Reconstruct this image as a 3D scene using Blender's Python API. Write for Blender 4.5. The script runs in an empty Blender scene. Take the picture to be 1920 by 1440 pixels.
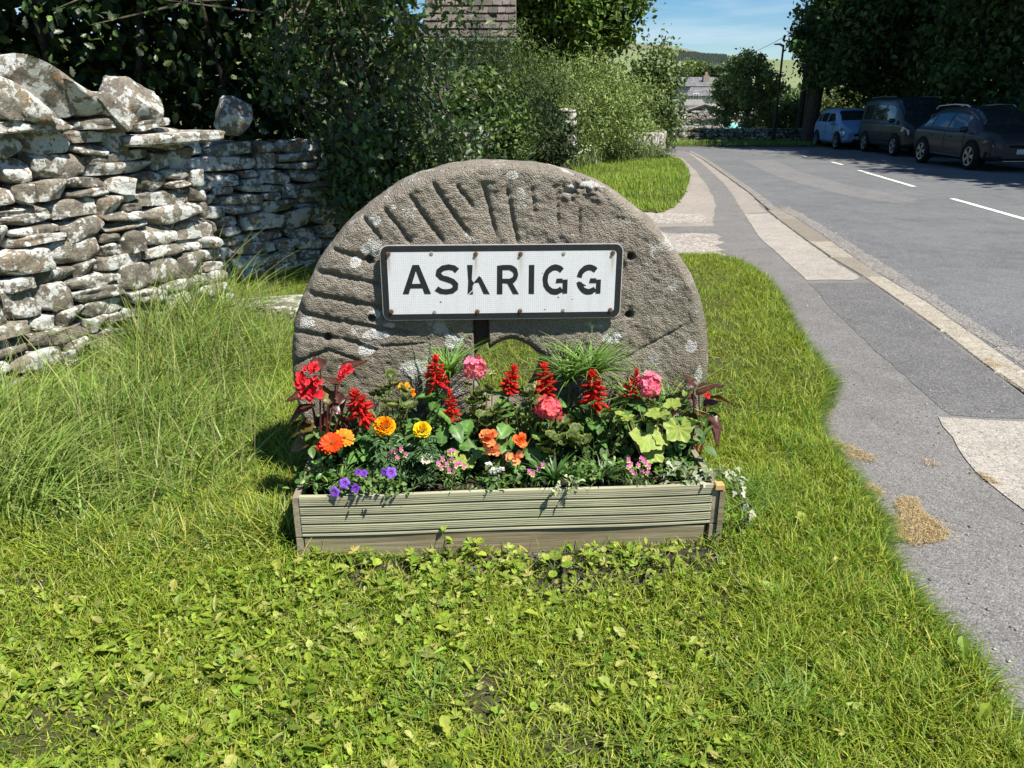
import bpy, math, random
import numpy as np
from mathutils import Vector, Matrix, noise as mnoise
from mathutils.geometry import tessellate_polygon

rng = np.random.default_rng(7)
random.seed(7)
R = math.radians
sc = bpy.context.scene
col = sc.collection

# ------------------------------------------------------------------ camera, sky, sun, exposure
H = 1.5
PITCH = R(19.83)
FPX = 1442.0
cam_d = bpy.data.cameras.new('camera')
cam = bpy.data.objects.new('camera', cam_d)
col.objects.link(cam)
cam.location = (0, 0, H)
cam.rotation_euler = (math.pi / 2 - PITCH, 0, 0)
cam_d.sensor_width = 36
cam_d.lens = FPX / 1920 * 36
cam_d.clip_start = 0.05
cam_d.clip_end = 9000
sc.camera = cam

SUN = Vector((0.50, -0.40, 1.0)).normalized()       # towards the sun
sun_el = math.asin(SUN.z)
sun_az = math.atan2(SUN.x, SUN.y)                    # clockwise from +Y

world = bpy.data.worlds.new('World')
sc.world = world
world.use_nodes = True
wn = world.node_tree
wn.nodes.clear()
wo = wn.nodes.new('ShaderNodeOutputWorld')
wb = wn.nodes.new('ShaderNodeBackground')
sky = wn.nodes.new('ShaderNodeTexSky')
sky.sky_type = 'NISHITA'
sky.sun_disc = False
sky.sun_elevation = sun_el
sky.sun_rotation = sun_az
sky.altitude = 200
sky.air_density = 1.0
sky.dust_density = 0.25
sky.ozone_density = 4.0
wb.inputs['Strength'].default_value = 0.05
wtc = wn.nodes.new('ShaderNodeTexCoord')
wmap = wn.nodes.new('ShaderNodeMapping')
wmap.inputs['Scale'].default_value = (1.5, 1.5, 14)
wns = wn.nodes.new('ShaderNodeTexNoise')
wns.inputs['Scale'].default_value = 1.6
wns.inputs['Detail'].default_value = 5
wns.inputs['Roughness'].default_value = 0.55
wr = wn.nodes.new('ShaderNodeMapRange')
wr.inputs['From Min'].default_value = 0.50
wr.inputs['From Max'].default_value = 0.74
wr.inputs['To Max'].default_value = 0.6
wmix = wn.nodes.new('ShaderNodeMix')
wmix.data_type = 'RGBA'
wmix.inputs[7].default_value = (9.5, 10.3, 11.3, 1)
wn.links.new(wtc.outputs['Generated'], wmap.inputs[0])
wn.links.new(wmap.outputs[0], wns.inputs['Vector'])
wn.links.new(wns.outputs['Fac'], wr.inputs['Value'])
wn.links.new(wr.outputs[0], wmix.inputs[0])
whs = wn.nodes.new('ShaderNodeHueSaturation')
whs.inputs['Saturation'].default_value = 1.35
whs.inputs['Value'].default_value = 1.3
wn.links.new(sky.outputs[0], whs.inputs['Color'])
wn.links.new(whs.outputs[0], wmix.inputs[6])
wn.links.new(wmix.outputs[2], wb.inputs['Color'])
wn.links.new(wb.outputs[0], wo.inputs[0])

sun_d = bpy.data.lights.new('sun', 'SUN')
sun_d.energy = 5.0
sun_d.angle = R(0.53)
sun_d.color = (1.0, 0.955, 0.88)
sun = bpy.data.objects.new('sun', sun_d)
col.objects.link(sun)
sun.rotation_euler = SUN.to_track_quat('Z', 'Y').to_euler()
sun.location = (10, -8, 30)

sc.view_settings.view_transform = 'Standard'
sc.view_settings.look = 'None'
sc.view_settings.exposure = 0.92
sc.view_settings.gamma = 1
sc.view_settings.use_curve_mapping = False
sc.render.engine = 'CYCLES'
sc.cycles.max_bounces = 6
sc.cycles.diffuse_bounces = 3
sc.cycles.glossy_bounces = 2
sc.cycles.transmission_bounces = 4
sc.cycles.transparent_max_bounces = 4
sc.cycles.use_denoising = True
sc.cycles.caustics_reflective = False
sc.cycles.caustics_refractive = False

# ------------------------------------------------------------------ rays through photograph pixels (1920 x 1440)
_cp, _sp = math.cos(PITCH), math.sin(PITCH)
def ray(px, py):
    a = (px - 960) / FPX
    b = (720 - py) / FPX
    return Vector((a, _cp + b * _sp, -_sp + b * _cp))
def G(px, py, z=0.0):
    d = ray(px, py)
    t = (z - H) / d.z
    return Vector((d.x * t, d.y * t, z))
def PY(px, py, Y):
    d = ray(px, py)
    t = Y / d.y
    return Vector((d.x * t, Y, H + d.z * t))

# frame of the millstone and the planter: U to the right, V away from the camera
YAW = R(3.8)
U = Vector((math.cos(YAW), math.sin(YAW), 0))
V = Vector((-math.sin(YAW), math.cos(YAW), 0))
O = Vector((0, 2.86, 0))
def PV(px, py, v):
    """point on the vertical plane v metres behind the stone's face"""
    p0 = O + V * v
    d = ray(px, py)
    c = Vector((0, 0, H))
    t = (p0 - c).dot(V) / d.dot(V)
    return c + d * t
def UVZ(u, v, z):
    return O + U * u + V * v + Vector((0, 0, z))
def loc(p):
    q = p - O
    return (q.dot(U), q.dot(V), q.z)

# ------------------------------------------------------------------ scene helpers
def tag(o, label=None, cat=None, group=None, kind=None):
    if label: o['label'] = label
    if cat: o['category'] = cat
    if group: o['group'] = group
    if kind: o['kind'] = kind
    return o
def empty(name, loc=(0, 0, 0), rz=0.0, label=None, cat=None, group=None):
    o = bpy.data.objects.new(name, None)
    o.empty_display_size = 0.1
    o.location = loc
    o.rotation_euler = (0, 0, rz)
    col.objects.link(o)
    return tag(o, label, cat, group)
def link(name, mesh, parent=None, mat=None, M=None):
    if mat is not None and len(mesh.materials) == 0:
        mesh.materials.append(mat)
    o = bpy.data.objects.new(name, mesh)
    col.objects.link(o)
    if parent is not None:
        o.parent = parent
    if M is not None:
        o.matrix_local = M
    return o

class MB:
    """collects polygons, then links them as ONE mesh"""
    def __init__(s):
        s.v = []; s.c = []; s.f = []; s.n = 0
    def add(s, v, f, c=(0.5, 0.5, 0.5)):
        """v (n,3); f: (m,k) array or list of such arrays; c rgb or (n,3)"""
        v = np.asarray(v, dtype=np.float32).reshape(-1, 3)
        c = np.asarray(c, dtype=np.float32)
        if c.ndim == 1:
            c = np.tile(c, (len(v), 1))
        if isinstance(f, np.ndarray): f = [f]
        elif len(f) and not isinstance(f[0], np.ndarray):
            d = {}
            for q in f: d.setdefault(len(q), []).append(q)
            f = [np.array(x) for x in d.values()]
        s.v.append(v); s.c.append(c)
        for a in f:
            s.f.append(np.asarray(a, dtype=np.int64) + s.n)
        s.n += len(v)
        return s
    def arrays(s):
        return np.concatenate(s.v), np.concatenate(s.c)
    def mesh(s, name, smooth=False):
        v, c = s.arrays()
        me = bpy.data.meshes.new(name)
        loops = np.concatenate([a.ravel() for a in s.f])
        tot = np.concatenate([np.full(len(a), a.shape[1]) for a in s.f])
        start = np.concatenate([[0], np.cumsum(tot)[:-1]])
        me.vertices.add(len(v)); me.vertices.foreach_set('co', v.ravel())
        me.loops.add(len(loops)); me.loops.foreach_set('vertex_index', loops.astype(np.int32))
        me.polygons.add(len(tot)); me.polygons.foreach_set('loop_start', start.astype(np.int32))
        me.polygons.foreach_set('use_smooth', np.full(len(tot), smooth))
        at = me.color_attributes.new('col', 'FLOAT_COLOR', 'POINT')
        at.data.foreach_set('color', np.concatenate([c, np.ones((len(c), 1), np.float32)], 1).ravel())
        me.update(calc_edges=True)
        return me
    def build(s, name, mat, parent=None, smooth=False, M=None):
        return link(name, s.mesh(name, smooth), parent, mat, M)

def rotm(yaw, pitch, roll):
    """(n,3,3): Rz(yaw) Rx(pitch) Ry(roll)"""
    yaw, pitch, roll = np.broadcast_arrays(np.asarray(yaw, float), np.asarray(pitch, float), np.asarray(roll, float))
    cy, sy, cp, sp, cr, sr = np.cos(yaw), np.sin(yaw), np.cos(pitch), np.sin(pitch), np.cos(roll), np.sin(roll)
    z = np.zeros_like(cy); o = np.ones_like(cy)
    A = np.stack([cy, -sy, z, sy, cy, z, z, z, o], -1).reshape(-1, 3, 3)
    B = np.stack([o, z, z, z, cp, -sp, z, sp, cp], -1).reshape(-1, 3, 3)
    C = np.stack([cr, z, sr, z, o, z, -sr, z, cr], -1).reshape(-1, 3, 3)
    return A @ B @ C
def scatter(mb, tmpl, pos, rot, size, colr, cvar=None):
    """many copies of a template (verts, faces) into one MB"""
    tv, tf = tmpl[0], tmpl[1]
    n = len(pos)
    if n == 0: return
    size = np.asarray(size, float)
    if size.ndim == 1: size = np.repeat(size[:, None], 3, 1)
    v = np.einsum('nij,nkj->nki', rot, tv[None] * size[:, None, :]) + pos[:, None, :]
    k = len(tv)
    c = np.repeat(colr[:, None, :], k, 1)
    if len(tmpl) > 2: c = c * tmpl[2][None, :, None]
    fs = [(f[None] + (np.arange(n) * k)[:, None, None]).reshape(-1, f.shape[1]) for f in tf]
    mb.add(v.reshape(-1, 3), fs, c.reshape(-1, 3))
def pal(n, cols, jit=0.12, w=None):
    cols = np.array(cols, float)
    i = rng.choice(len(cols), n, p=w)
    c = cols[i]
    return np.clip(c * (1 + rng.normal(0, jit, (n, 1))) * (1 + rng.normal(0, jit * .4, (n, 3))), 0.002, 1)

def tube(mb, pts, rad, k=7, c=(0.1, 0.08, 0.06), cap=True):
    pts = [Vector(p) for p in pts]
    vs = []
    up = Vector((0.13, 0.31, 0.94))
    for i, p in enumerate(pts):
        t = (pts[min(i + 1, len(pts) - 1)] - pts[max(i - 1, 0)]).normalized()
        a = t.cross(up)
        if a.length < 1e-3: a = t.cross(Vector((1, 0, 0)))
        a.normalize(); b = t.cross(a)
        r = rad[i] if hasattr(rad, '__len__') else rad
        for j in range(k):
            w = 2 * math.pi * j / k
            vs.append(p + a * (math.cos(w) * r) + b * (math.sin(w) * r))
    f = []
    for i in range(len(pts) - 1):
        for j in range(k):
            f.append((i * k + j, i * k + (j + 1) % k, (i + 1) * k + (j + 1) % k, (i + 1) * k + j))
    if cap:
        f.append(tuple(range((len(pts) - 1) * k, len(pts) * k)))
        f.append(tuple(range(k - 1, -1, -1)))
    mb.add([tuple(q) for q in vs], f, c)
def box(mb, lo, hi, c=(0.5, 0.5, 0.5), bev=0.0):
    x0, y0, z0 = lo; x1, y1, z1 = hi
    if bev <= 0:
        v = [(x0, y0, z0), (x1, y0, z0), (x1, y1, z0), (x0, y1, z0), (x0, y0, z1), (x1, y0, z1), (x1, y1, z1), (x0, y1, z1)]
        f = [(3, 2, 1, 0), (4, 5, 6, 7), (0, 1, 5, 4), (1, 2, 6, 5), (2, 3, 7, 6), (3, 0, 4, 7)]
    else:
        b = bev
        v = []
        for z, i in ((z0, b), (z0 + b, 0), (z1 - b, 0), (z1, b)):
            v += [(x0 + i, y0 + i, z), (x1 - i, y0 + i, z), (x1 - i, y1 - i, z), (x0 + i, y1 - i, z)]
        f = [(3, 2, 1, 0), (12, 13, 14, 15)]
        for l in range(3):
            for j in range(4):
                f.append((l * 4 + j, l * 4 + (j + 1) % 4, l * 4 + 4 + (j + 1) % 4, l * 4 + 4 + j))
    mb.add(v, f, c)
def prism(mb, poly, z0, z1, c=(0.5, 0.5, 0.5), axis=None):
    """extrude a flat polygon [(a,b)..]; axis: function (a,b,h)->xyz"""
    ax = axis or (lambda a, b, h: (a, b, h))
    n = len(poly)
    v = [ax(a, b, z0) for a, b in poly] + [ax(a, b, z1) for a, b in poly]
    tri = tessellate_polygon([[Vector((a, b, 0)) for a, b in poly]])
    f = [tuple(t) for t in tri] + [tuple(i + n for i in reversed(t)) for t in tri]
    f += [(i, (i + 1) % n, n + (i + 1) % n, n + i) for i in range(n)]
    mb.add(v, f, c)
def inpoly(P, poly):
    x, y = P[:, 0], P[:, 1]
    r = np.zeros(len(P), bool)
    n = len(poly)
    for i in range(n):
        x0, y0 = poly[i][0], poly[i][1]; x1, y1 = poly[(i + 1) % n][0], poly[(i + 1) % n][1]
        if y0 == y1: continue
        c = ((y0 > y) != (y1 > y)) & (x < (x1 - x0) * (y - y0) / (y1 - y0) + x0)
        r ^= c
    return r
def vnoise(P, scale, seed=0):
    """cheap smooth value noise on (n,2) or (n,3) points, 0..1"""
    P = np.asarray(P, float) * scale + seed * 17.31
    I = np.floor(P).astype(np.int64); F = P - I
    F = F * F * (3 - 2 * F)
    d = P.shape[1]
    out = np.zeros(len(P))
    for k in range(2 ** d):
        o = np.array([(k >> j) & 1 for j in range(d)])
        q = I + o
        h = q[:, 0] * 374761393 + q[:, 1] * 668265263 + (q[:, 2] * 2147483647 if d > 2 else 0) + seed * 1013
        h = (h ^ (h >> 13)) * 1274126177
        h = (h ^ (h >> 16)) & 0xffffff
        w = np.prod(np.where(o[None] == 1, F, 1 - F), 1)
        out += w * h / 0xffffff
    return out
def fbm(P, scale, oct=4, seed=0):
    a = 0.5; s = 0; t = 0
    for i in range(oct):
        s = s + a * vnoise(P, scale * 2 ** i, seed + i); t += a; a *= .5
    return s / t
def wmesh(o):
    return o

# ------------------------------------------------------------------ materials
def newmat(name):
    m = bpy.data.materials.new(name)
    m.use_nodes = True
    nt = m.node_tree
    b = nt.nodes['Principled BSDF']
    return m, nt, b
def N(nt, t, **kw):
    n = nt.nodes.new(t)
    for k, v in kw.items():
        if k in n.inputs: n.inputs[k].default_value = v
        else: setattr(n, k, v)
    return n
def L(nt, a, b): nt.links.new(a, b)
def mix(nt, fac, a, b, blend='MIX'):
    m = nt.nodes.new('ShaderNodeMix'); m.data_type = 'RGBA'; m.blend_type = blend
    for i, x in ((0, fac), (6, a), (7, b)):
        if hasattr(x, 'is_linked') or hasattr(x, 'links'): nt.links.new(x, m.inputs[i])
        elif isinstance(x, (int, float)): m.inputs[i].default_value = x
        else: m.inputs[i].default_value = (*x, 1)
    return m.outputs[2]
def ramp(nt, x, a, b, lo=0.0, hi=1.0):
    r = nt.nodes.new('ShaderNodeMapRange')
    r.inputs['From Min'].default_value = a; r.inputs['From Max'].default_value = b
    r.inputs['To Min'].default_value = lo; r.inputs['To Max'].default_value = hi
    nt.links.new(x, r.inputs['Value'])
    return r.outputs[0]
def noise(nt, vec, scale, detail=4, rough=0.55, w=None):
    n = nt.nodes.new('ShaderNodeTexNoise')
    n.inputs['Scale'].default_value = scale; n.inputs['Detail'].default_value = detail; n.inputs['Roughness'].default_value = rough
    if vec is not None: nt.links.new(vec, n.inputs['Vector'])
    return n.outputs['Fac']
def gpos(nt):
    return nt.nodes.new('ShaderNodeNewGeometry').outputs['Position']
def math_(nt, op, a, b=None):
    m = nt.nodes.new('ShaderNodeMath'); m.operation = op
    for i, x in enumerate((a, b)):
        if x is None: continue
        if isinstance(x, (int, float)): m.inputs[i].default_value = x
        else: nt.links.new(x, m.inputs[i])
    return m.outputs[0]
def bump(nt, b, h, strength=0.5, dist=0.01):
    n = nt.nodes.new('ShaderNodeBump')
    n.inputs['Strength'].default_value = strength; n.inputs['Distance'].default_value = dist
    nt.links.new(h, n.inputs['Height'])
    nt.links.new(n.outputs[0], b.inputs['Normal'])
def cattr(nt, name='col'):
    a = nt.nodes.new('ShaderNodeAttribute'); a.attribute_name = name
    return a.outputs['Color']

def m_leaf(name, trans=0.35, rough=0.45, spec=0.35, tint=(1.25, 1.35, 0.6), vein=0):
    m, nt, b = newmat(name)
    c = cattr(nt)
    n = noise(nt, gpos(nt), 60 if not vein else vein, 3)
    c2 = mix(nt, 1.0, c, mix(nt, ramp(nt, n, .3, .7), (0.8, 0.8, 0.8), (1.2, 1.2, 1.15)), 'MULTIPLY')
    L(nt, c2, b.inputs['Base Color'])
    b.inputs['Roughness'].default_value = rough
    b.inputs['Specular IOR Level'].default_value = spec
    t = nt.nodes.new('ShaderNodeBsdfTranslucent')
    L(nt, mix(nt, 1.0, c2, tint, 'MULTIPLY'), t.inputs[0])
    s = nt.nodes.new('ShaderNodeMixShader'); s.inputs[0].default_value = trans
    L(nt, b.outputs[0], s.inputs[1]); L(nt, t.outputs[0], s.inputs[2])
    L(nt, s.outputs[0], nt.nodes['Material Output'].inputs[0])
    return m
def m_col(name, rough=0.6, spec=0.3, metal=0.0, coat=0.0, nscale=0, namp=0.1, bumpd=0):
    m, nt, b = newmat(name)
    c = cattr(nt)
    if nscale:
        n = noise(nt, gpos(nt), nscale, 5)
        c = mix(nt, 1.0, c, mix(nt, ramp(nt, n, .25, .75), (1 - namp,) * 3, (1 + namp,) * 3), 'MULTIPLY')
        if bumpd: bump(nt, b, n, .8, bumpd)
    L(nt, c, b.inputs['Base Color'])
    b.inputs['Roughness'].default_value = rough
    b.inputs['Specular IOR Level'].default_value = spec
    b.inputs['Metallic'].default_value = metal
    b.inputs['Coat Weight'].default_value = coat
    b.inputs['Coat Roughness'].default_value = 0.06
    return m

MT = {}
MT['leaf'] = m_leaf('leaf', .25, .5, .25)
MT['leaf_far'] = m_leaf('leaf_far', .2, .55, .2)
MT['leaf_gloss'] = m_leaf('leaf_gloss', .18, .42, .35)
MT['leaf_bronze'] = m_leaf('leaf_bronze', .25, .36, .45, (1.6, .9, .7))
MT['grass'] = m_leaf('grass', .30, .5, .25, (1.2, 1.25, .4))
MT['petal'] = m_leaf('petal', .3, .5, .2, (1.1, 1.0, 1.0), 0)
MT['dry'] = m_leaf('dry_grass', .15, .7, .15, (1.1, 1.0, .8))
MT['bark'] = m_col('bark', .9, .1, nscale=18, namp=.5, bumpd=.02)
MT['plain'] = m_col('plain', .6, .3)
MT['matte'] = m_col('matte', .9, .1, nscale=9, namp=.25)
MT['metal'] = m_col('metal', .35, .5, metal=.9)
MT['rust'] = m_col('rust', .8, .3, metal=.2, nscale=300, namp=.5)

def m_stone(name, base=((.25, .215, .165), (.135, .118, .095)), lich=(.516, .560), lichc=(.64, .64, .59), orange=.004, sc=1.0, moss=.0):
    m, nt, b = newmat(name)
    p = gpos(nt)
    oi = nt.nodes.new('ShaderNodeObjectInfo')
    add = nt.nodes.new('ShaderNodeVectorMath'); add.operation = 'MULTIPLY_ADD'
    cx = nt.nodes.new('ShaderNodeCombineXYZ')
    for i in range(3): L(nt, oi.outputs['Random'], cx.inputs[i])
    L(nt, cx.outputs[0], add.inputs[0]); add.inputs[1].default_value = (37, 23, 11); L(nt, p, add.inputs[2])
    q = add.outputs[0]
    big = noise(nt, q, 6 * sc, 4)
    fine = noise(nt, q, 55 * sc, 6, .7)
    grain = noise(nt, p, 260 * sc, 2, .6)
    c = mix(nt, ramp(nt, big, .35, .65), base[0], base[1])
    c = mix(nt, ramp(nt, oi.outputs['Random'], .6, 1.0, 0, .65), c, (.26, .185, .11))
    tone = ramp(nt, oi.outputs['Random'], 0, .5, .75, 1.2)
    tv = nt.nodes.new('ShaderNodeVectorMath'); tv.operation = 'SCALE'
    L(nt, c, tv.inputs[0]); L(nt, tone, tv.inputs['Scale']); c = tv.outputs[0]
    c = mix(nt, ramp(nt, fine, .4, .72), c, (.09, .085, .07))
    c = mix(nt, ramp(nt, noise(nt, q, 21 * sc, 4, .6), .48, .64, 0, .5), c, (.32, .30, .245))
    # crusts of pale lichen with a clear rim
    ln = noise(nt, q, 9 * sc, 3, .5)
    ln2 = noise(nt, q, 34 * sc, 3, .6)
    s = math_(nt, 'ADD', math_(nt, 'MULTIPLY', ln, .9), math_(nt, 'MULTIPLY', ln2, .55))
    s = math_(nt, 'SUBTRACT', s, .225)
    s = math_(nt, 'ADD', s, ramp(nt, oi.outputs['Random'], 0, 1, -.035, .06))
    lm = ramp(nt, s, lich[0], lich[1], 0, .92)
    lc = mix(nt, ramp(nt, fine, .35, .65), lichc, tuple(x * .72 for x in lichc))
    c = mix(nt, lm, c, lc)
    on = noise(nt, q, 15 * sc, 2, .5)
    om = ramp(nt, on, .70 - orange, .73 - orange)
    c = mix(nt, math_(nt, 'MULTIPLY', om, .8), c, (.45, .20, .03))
    if moss:
        mn = noise(nt, p, 8, 4)
        c = mix(nt, ramp(nt, mn, .6 - moss, .68 - moss), c, (.05, .07, .015))
    L(nt, c, b.inputs['Base Color'])
    b.inputs['Roughness'].default_value = .92
    b.inputs['Specular IOR Level'].default_value = .15
    h = math_(nt, 'ADD', math_(nt, 'MULTIPLY', big, 1.2), math_(nt, 'ADD', math_(nt, 'MULTIPLY', fine, .55), math_(nt, 'MULTIPLY', grain, .12)))
    h = math_(nt, 'ADD', h, math_(nt, 'MULTIPLY', lm, .05))
    bump(nt, b, h, .9, .025)
    return m
MT['wallstone'] = m_stone('wall_stone')
MT['wallstone_dark'] = m_stone('wall_stone_painted_shade', lich=(.56, .61), base=((.22, .20, .16), (.12, .11, .09)), orange=0, moss=.08)  # shade put into a darker base colour, plus moss and less lichen
MT['core'] = m_col('wall_core', .95, .05, nscale=30, namp=.5, bumpd=.02)

def m_mill():
    m, nt, b = newmat('gritstone')
    p = gpos(nt)
    grit = nt.nodes.new('ShaderNodeTexVoronoi'); grit.inputs['Scale'].default_value = 190; L(nt, p, grit.inputs['Vector'])
    gd = grit.outputs['Distance']; gc = grit.outputs['Color']
    big = noise(nt, p, 3.2, 4)
    mid = noise(nt, p, 14, 5, .65)
    fine = noise(nt, p, 95, 4, .7)
    c = mix(nt, ramp(nt, big, .35, .65), (.235, .203, .160), (.155, .135, .109))
    c = mix(nt, ramp(nt, mid, .5, .72), c, (.29, .265, .22))
    c = mix(nt, ramp(nt, fine, .45, .75, 0, .7), c, (.12, .10, .08))
    sep = nt.nodes.new('ShaderNodeSeparateColor'); L(nt, gc, sep.inputs[0])
    c = mix(nt, ramp(nt, sep.outputs[0], .0, 1.0, 0, .35), c, (.42, .37, .30))
    # brownish green film low on the stone
    gn = noise(nt, p, 5, 3)
    sp = nt.nodes.new('ShaderNodeSeparateXYZ'); L(nt, p, sp.inputs[0])
    low = math_(nt, 'MULTIPLY', ramp(nt, gn, .38, .6), ramp(nt, sp.outputs[2], .9, .45, 0, .7))
    c = mix(nt, low, c, (.13, .12, .065))
    # pale lichen: mapped patches (attribute) plus a few natural ones
    a = cattr(nt)
    sa = nt.nodes.new('ShaderNodeSeparateColor'); L(nt, a, sa.inputs[0])
    e = math_(nt, 'ADD', sa.outputs[0], math_(nt, 'MULTIPLY', math_(nt, 'SUBTRACT', mid, .5), 1.3))
    e = math_(nt, 'ADD', e, math_(nt, 'MULTIPLY', math_(nt, 'SUBTRACT', fine, .5), .5))
    lm = ramp(nt, e, .50, .57, 0, .85)
    c = mix(nt, lm, c, (.50, .49, .45))
    nl = noise(nt, p, 7.5, 3, .5)
    nm = ramp(nt, math_(nt, 'ADD', nl, math_(nt, 'MULTIPLY', math_(nt, 'SUBTRACT', fine, .5), .25)), .665, .69, 0, .7)
    c = mix(nt, nm, c, (.45, .44, .40))
    L(nt, c, b.inputs['Base Color'])
    # damp dark stain (attribute green)
    c2 = mix(nt, math_(nt, 'MULTIPLY', sa.outputs[1], .75), c, (.075, .06, .05))
    L(nt, c2, b.inputs['Base Color'])
    b.inputs['Roughness'].default_value = .93
    b.inputs['Specular IOR Level'].default_value = .12
    h = math_(nt, 'ADD', math_(nt, 'MULTIPLY', gd, -.9), math_(nt, 'ADD', math_(nt, 'MULTIPLY', fine, 1.0), math_(nt, 'MULTIPLY', mid, 1.6)))
    bump(nt, b, h, 1.0, .0065)
    return m
MT['mill'] = m_mill()

def m_asphalt(name, base, dark, warm=0.0, scale=1.0, light=(.34, .32, .29), spk=.7, orand=0):
    m, nt, b = newmat(name)
    p = gpos(nt)
    v = nt.nodes.new('ShaderNodeTexVoronoi'); v.inputs['Scale'].default_value = 150 * scale; L(nt, p, v.inputs['Vector'])
    sep = nt.nodes.new('ShaderNodeSeparateColor'); L(nt, v.outputs['Color'], sep.inputs[0])
    big = noise(nt, p, .55, 4, .6); mid = noise(nt, p, 4.5, 5, .65); fine = noise(nt, p, 70, 3, .7)
    c = mix(nt, ramp(nt, big, .35, .65), base, dark)
    c = mix(nt, ramp(nt, mid, .35, .7, 0, .45), c, tuple(x * 1.5 for x in base))
    c = mix(nt, ramp(nt, sep.outputs[0], .55, 1.0, 0, spk), c, light)
    c = mix(nt, ramp(nt, sep.outputs[1], .6, 1.0, 0, .7), c, tuple(x * .35 for x in base))
    c = mix(nt, ramp(nt, fine, .5, .8, 0, .5), c, tuple(x * .5 for x in base))
    if orand:
        oi = nt.nodes.new('ShaderNodeObjectInfo'); c = mix(nt, ramp(nt, oi.outputs['Random'], .35, .9, 0, orand), c, tuple(x * .5 for x in dark))
    sn = noise(nt, p, 1.7, 6, .7); c = mix(nt, ramp(nt, sn, .52, .74, 0, .35), c, tuple(x * .55 for x in dark))
    L(nt, c, b.inputs['Base Color'])
    b.inputs['Roughness'].default_value = .85
    b.inputs['Specular IOR Level'].default_value = .3
    h = math_(nt, 'ADD', math_(nt, 'MULTIPLY', v.outputs['Distance'], -1.0), math_(nt, 'MULTIPLY', fine, .6))
    bump(nt, b, h, .7, .005)
    return m
MT['road'] = m_asphalt('road_asphalt', (.122, .126, .130), (.085, .088, .093), scale=.8, spk=.45)
MT['pave'] = m_asphalt('pavement_asphalt', (.155, .146, .138), (.122, .116, .112), scale=1.0, spk=.5)
MT['pave_warm'] = m_asphalt('old_pavement', (.27, .235, .20), (.20, .175, .15), scale=.8, light=(.42, .38, .33))
MT['patch'] = m_asphalt('concrete_patch', (.30, .275, .235), (.25, .228, .195), scale=.7, light=(.5, .46, .4), spk=.5)
MT['gravel'] = m_asphalt('gravel', (.27, .24, .21), (.19, .17, .15), scale=.35, light=(.55, .5, .44), spk=.9)
MT['kerb'] = m_asphalt('kerb_stone', (.31, .275, .22), (.25, .22, .17), scale=.5, light=(.50, .45, .37), spk=.5, orand=.75)
MT['paint'] = m_asphalt('road_paint', (.72, .70, .62), (.62, .60, .54), scale=.6, light=(.8, .8, .75), spk=.3)

def m_soil(name, a, b_, scale=40):
    m, nt, b = newmat(name)
    p = gpos(nt)
    big = noise(nt, p, 2.2, 4, .6); mid = noise(nt, p, 14, 5, .7); fine = noise(nt, p, scale * 3, 4, .75)
    c = mix(nt, ramp(nt, big, .35, .65), a, b_)
    c = mix(nt, ramp(nt, mid, .35, .65, 0, .5), c, tuple(x * 1.7 for x in b_))
    c = mix(nt, ramp(nt, fine, .45, .7, 0, .8), c, tuple(x * .35 for x in a))
    L(nt, c, b.inputs['Base Color'])
    b.inputs['Roughness'].default_value = .95; b.inputs['Specular IOR Level'].default_value = .1
    bump(nt, b, math_(nt, 'ADD', mid, math_(nt, 'MULTIPLY', fine, .5)), .9, .02)
    return m
MT['turf'] = m_soil('turf_base', (.055, .075, .018), (.075, .07, .03))
MT['soil'] = m_soil('dark_soil', (.040, .031, .023), (.055, .044, .032))
MT['field'] = m_soil('field', (.13, .16, .06), (.16, .18, .085), 8)

def m_wood(name, c0, c1, green=.0, axis=0):
    m, nt, b = newmat(name)
    tc = nt.nodes.new('ShaderNodeTexCoord')
    mp = nt.nodes.new('ShaderNodeMapping')
    s = [60, 60, 60]; s[axis] = 2.2
    mp.inputs['Scale'].default_value = s
    L(nt, tc.outputs['Object'], mp.inputs[0])
    n1 = noise(nt, mp.outputs[0], 1.0, 5, .6)
    mp2 = nt.nodes.new('ShaderNodeMapping'); s2 = [9, 9, 9]; s2[axis] = 1.2
    mp2.inputs['Scale'].default_value = s2; L(nt, tc.outputs['Object'], mp2.inputs[0])
    n2 = noise(nt, mp2.outputs[0], 1.0, 4, .6)
    c = mix(nt, ramp(nt, n1, .3, .7), c0, c1)
    c = mix(nt, ramp(nt, n2, .45, .7, 0, .6), c, tuple(x * .55 for x in c1))
    if green: c = mix(nt, ramp(nt, n2, .55, .3, 0, green), c, (.30, .33, .19))
    L(nt, c, b.inputs['Base Color'])
    b.inputs['Roughness'].default_value = .85; b.inputs['Specular IOR Level'].default_value = .15
    bump(nt, b, math_(nt, 'ADD', n1, math_(nt, 'MULTIPLY', n2, 1.0)), .8, .004)
    return m
MT['decking'] = m_wood('decking', (.46, .43, .29), (.32, .31, .20), .7)
MT['oldwood'] = m_wood('weathered_wood', (.27, .215, .13), (.125, .10, .06), .3)
MT['wood_end'] = m_wood('fresh_wood', (.50, .31, .13), (.42, .26, .11), 0, 2)

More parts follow.
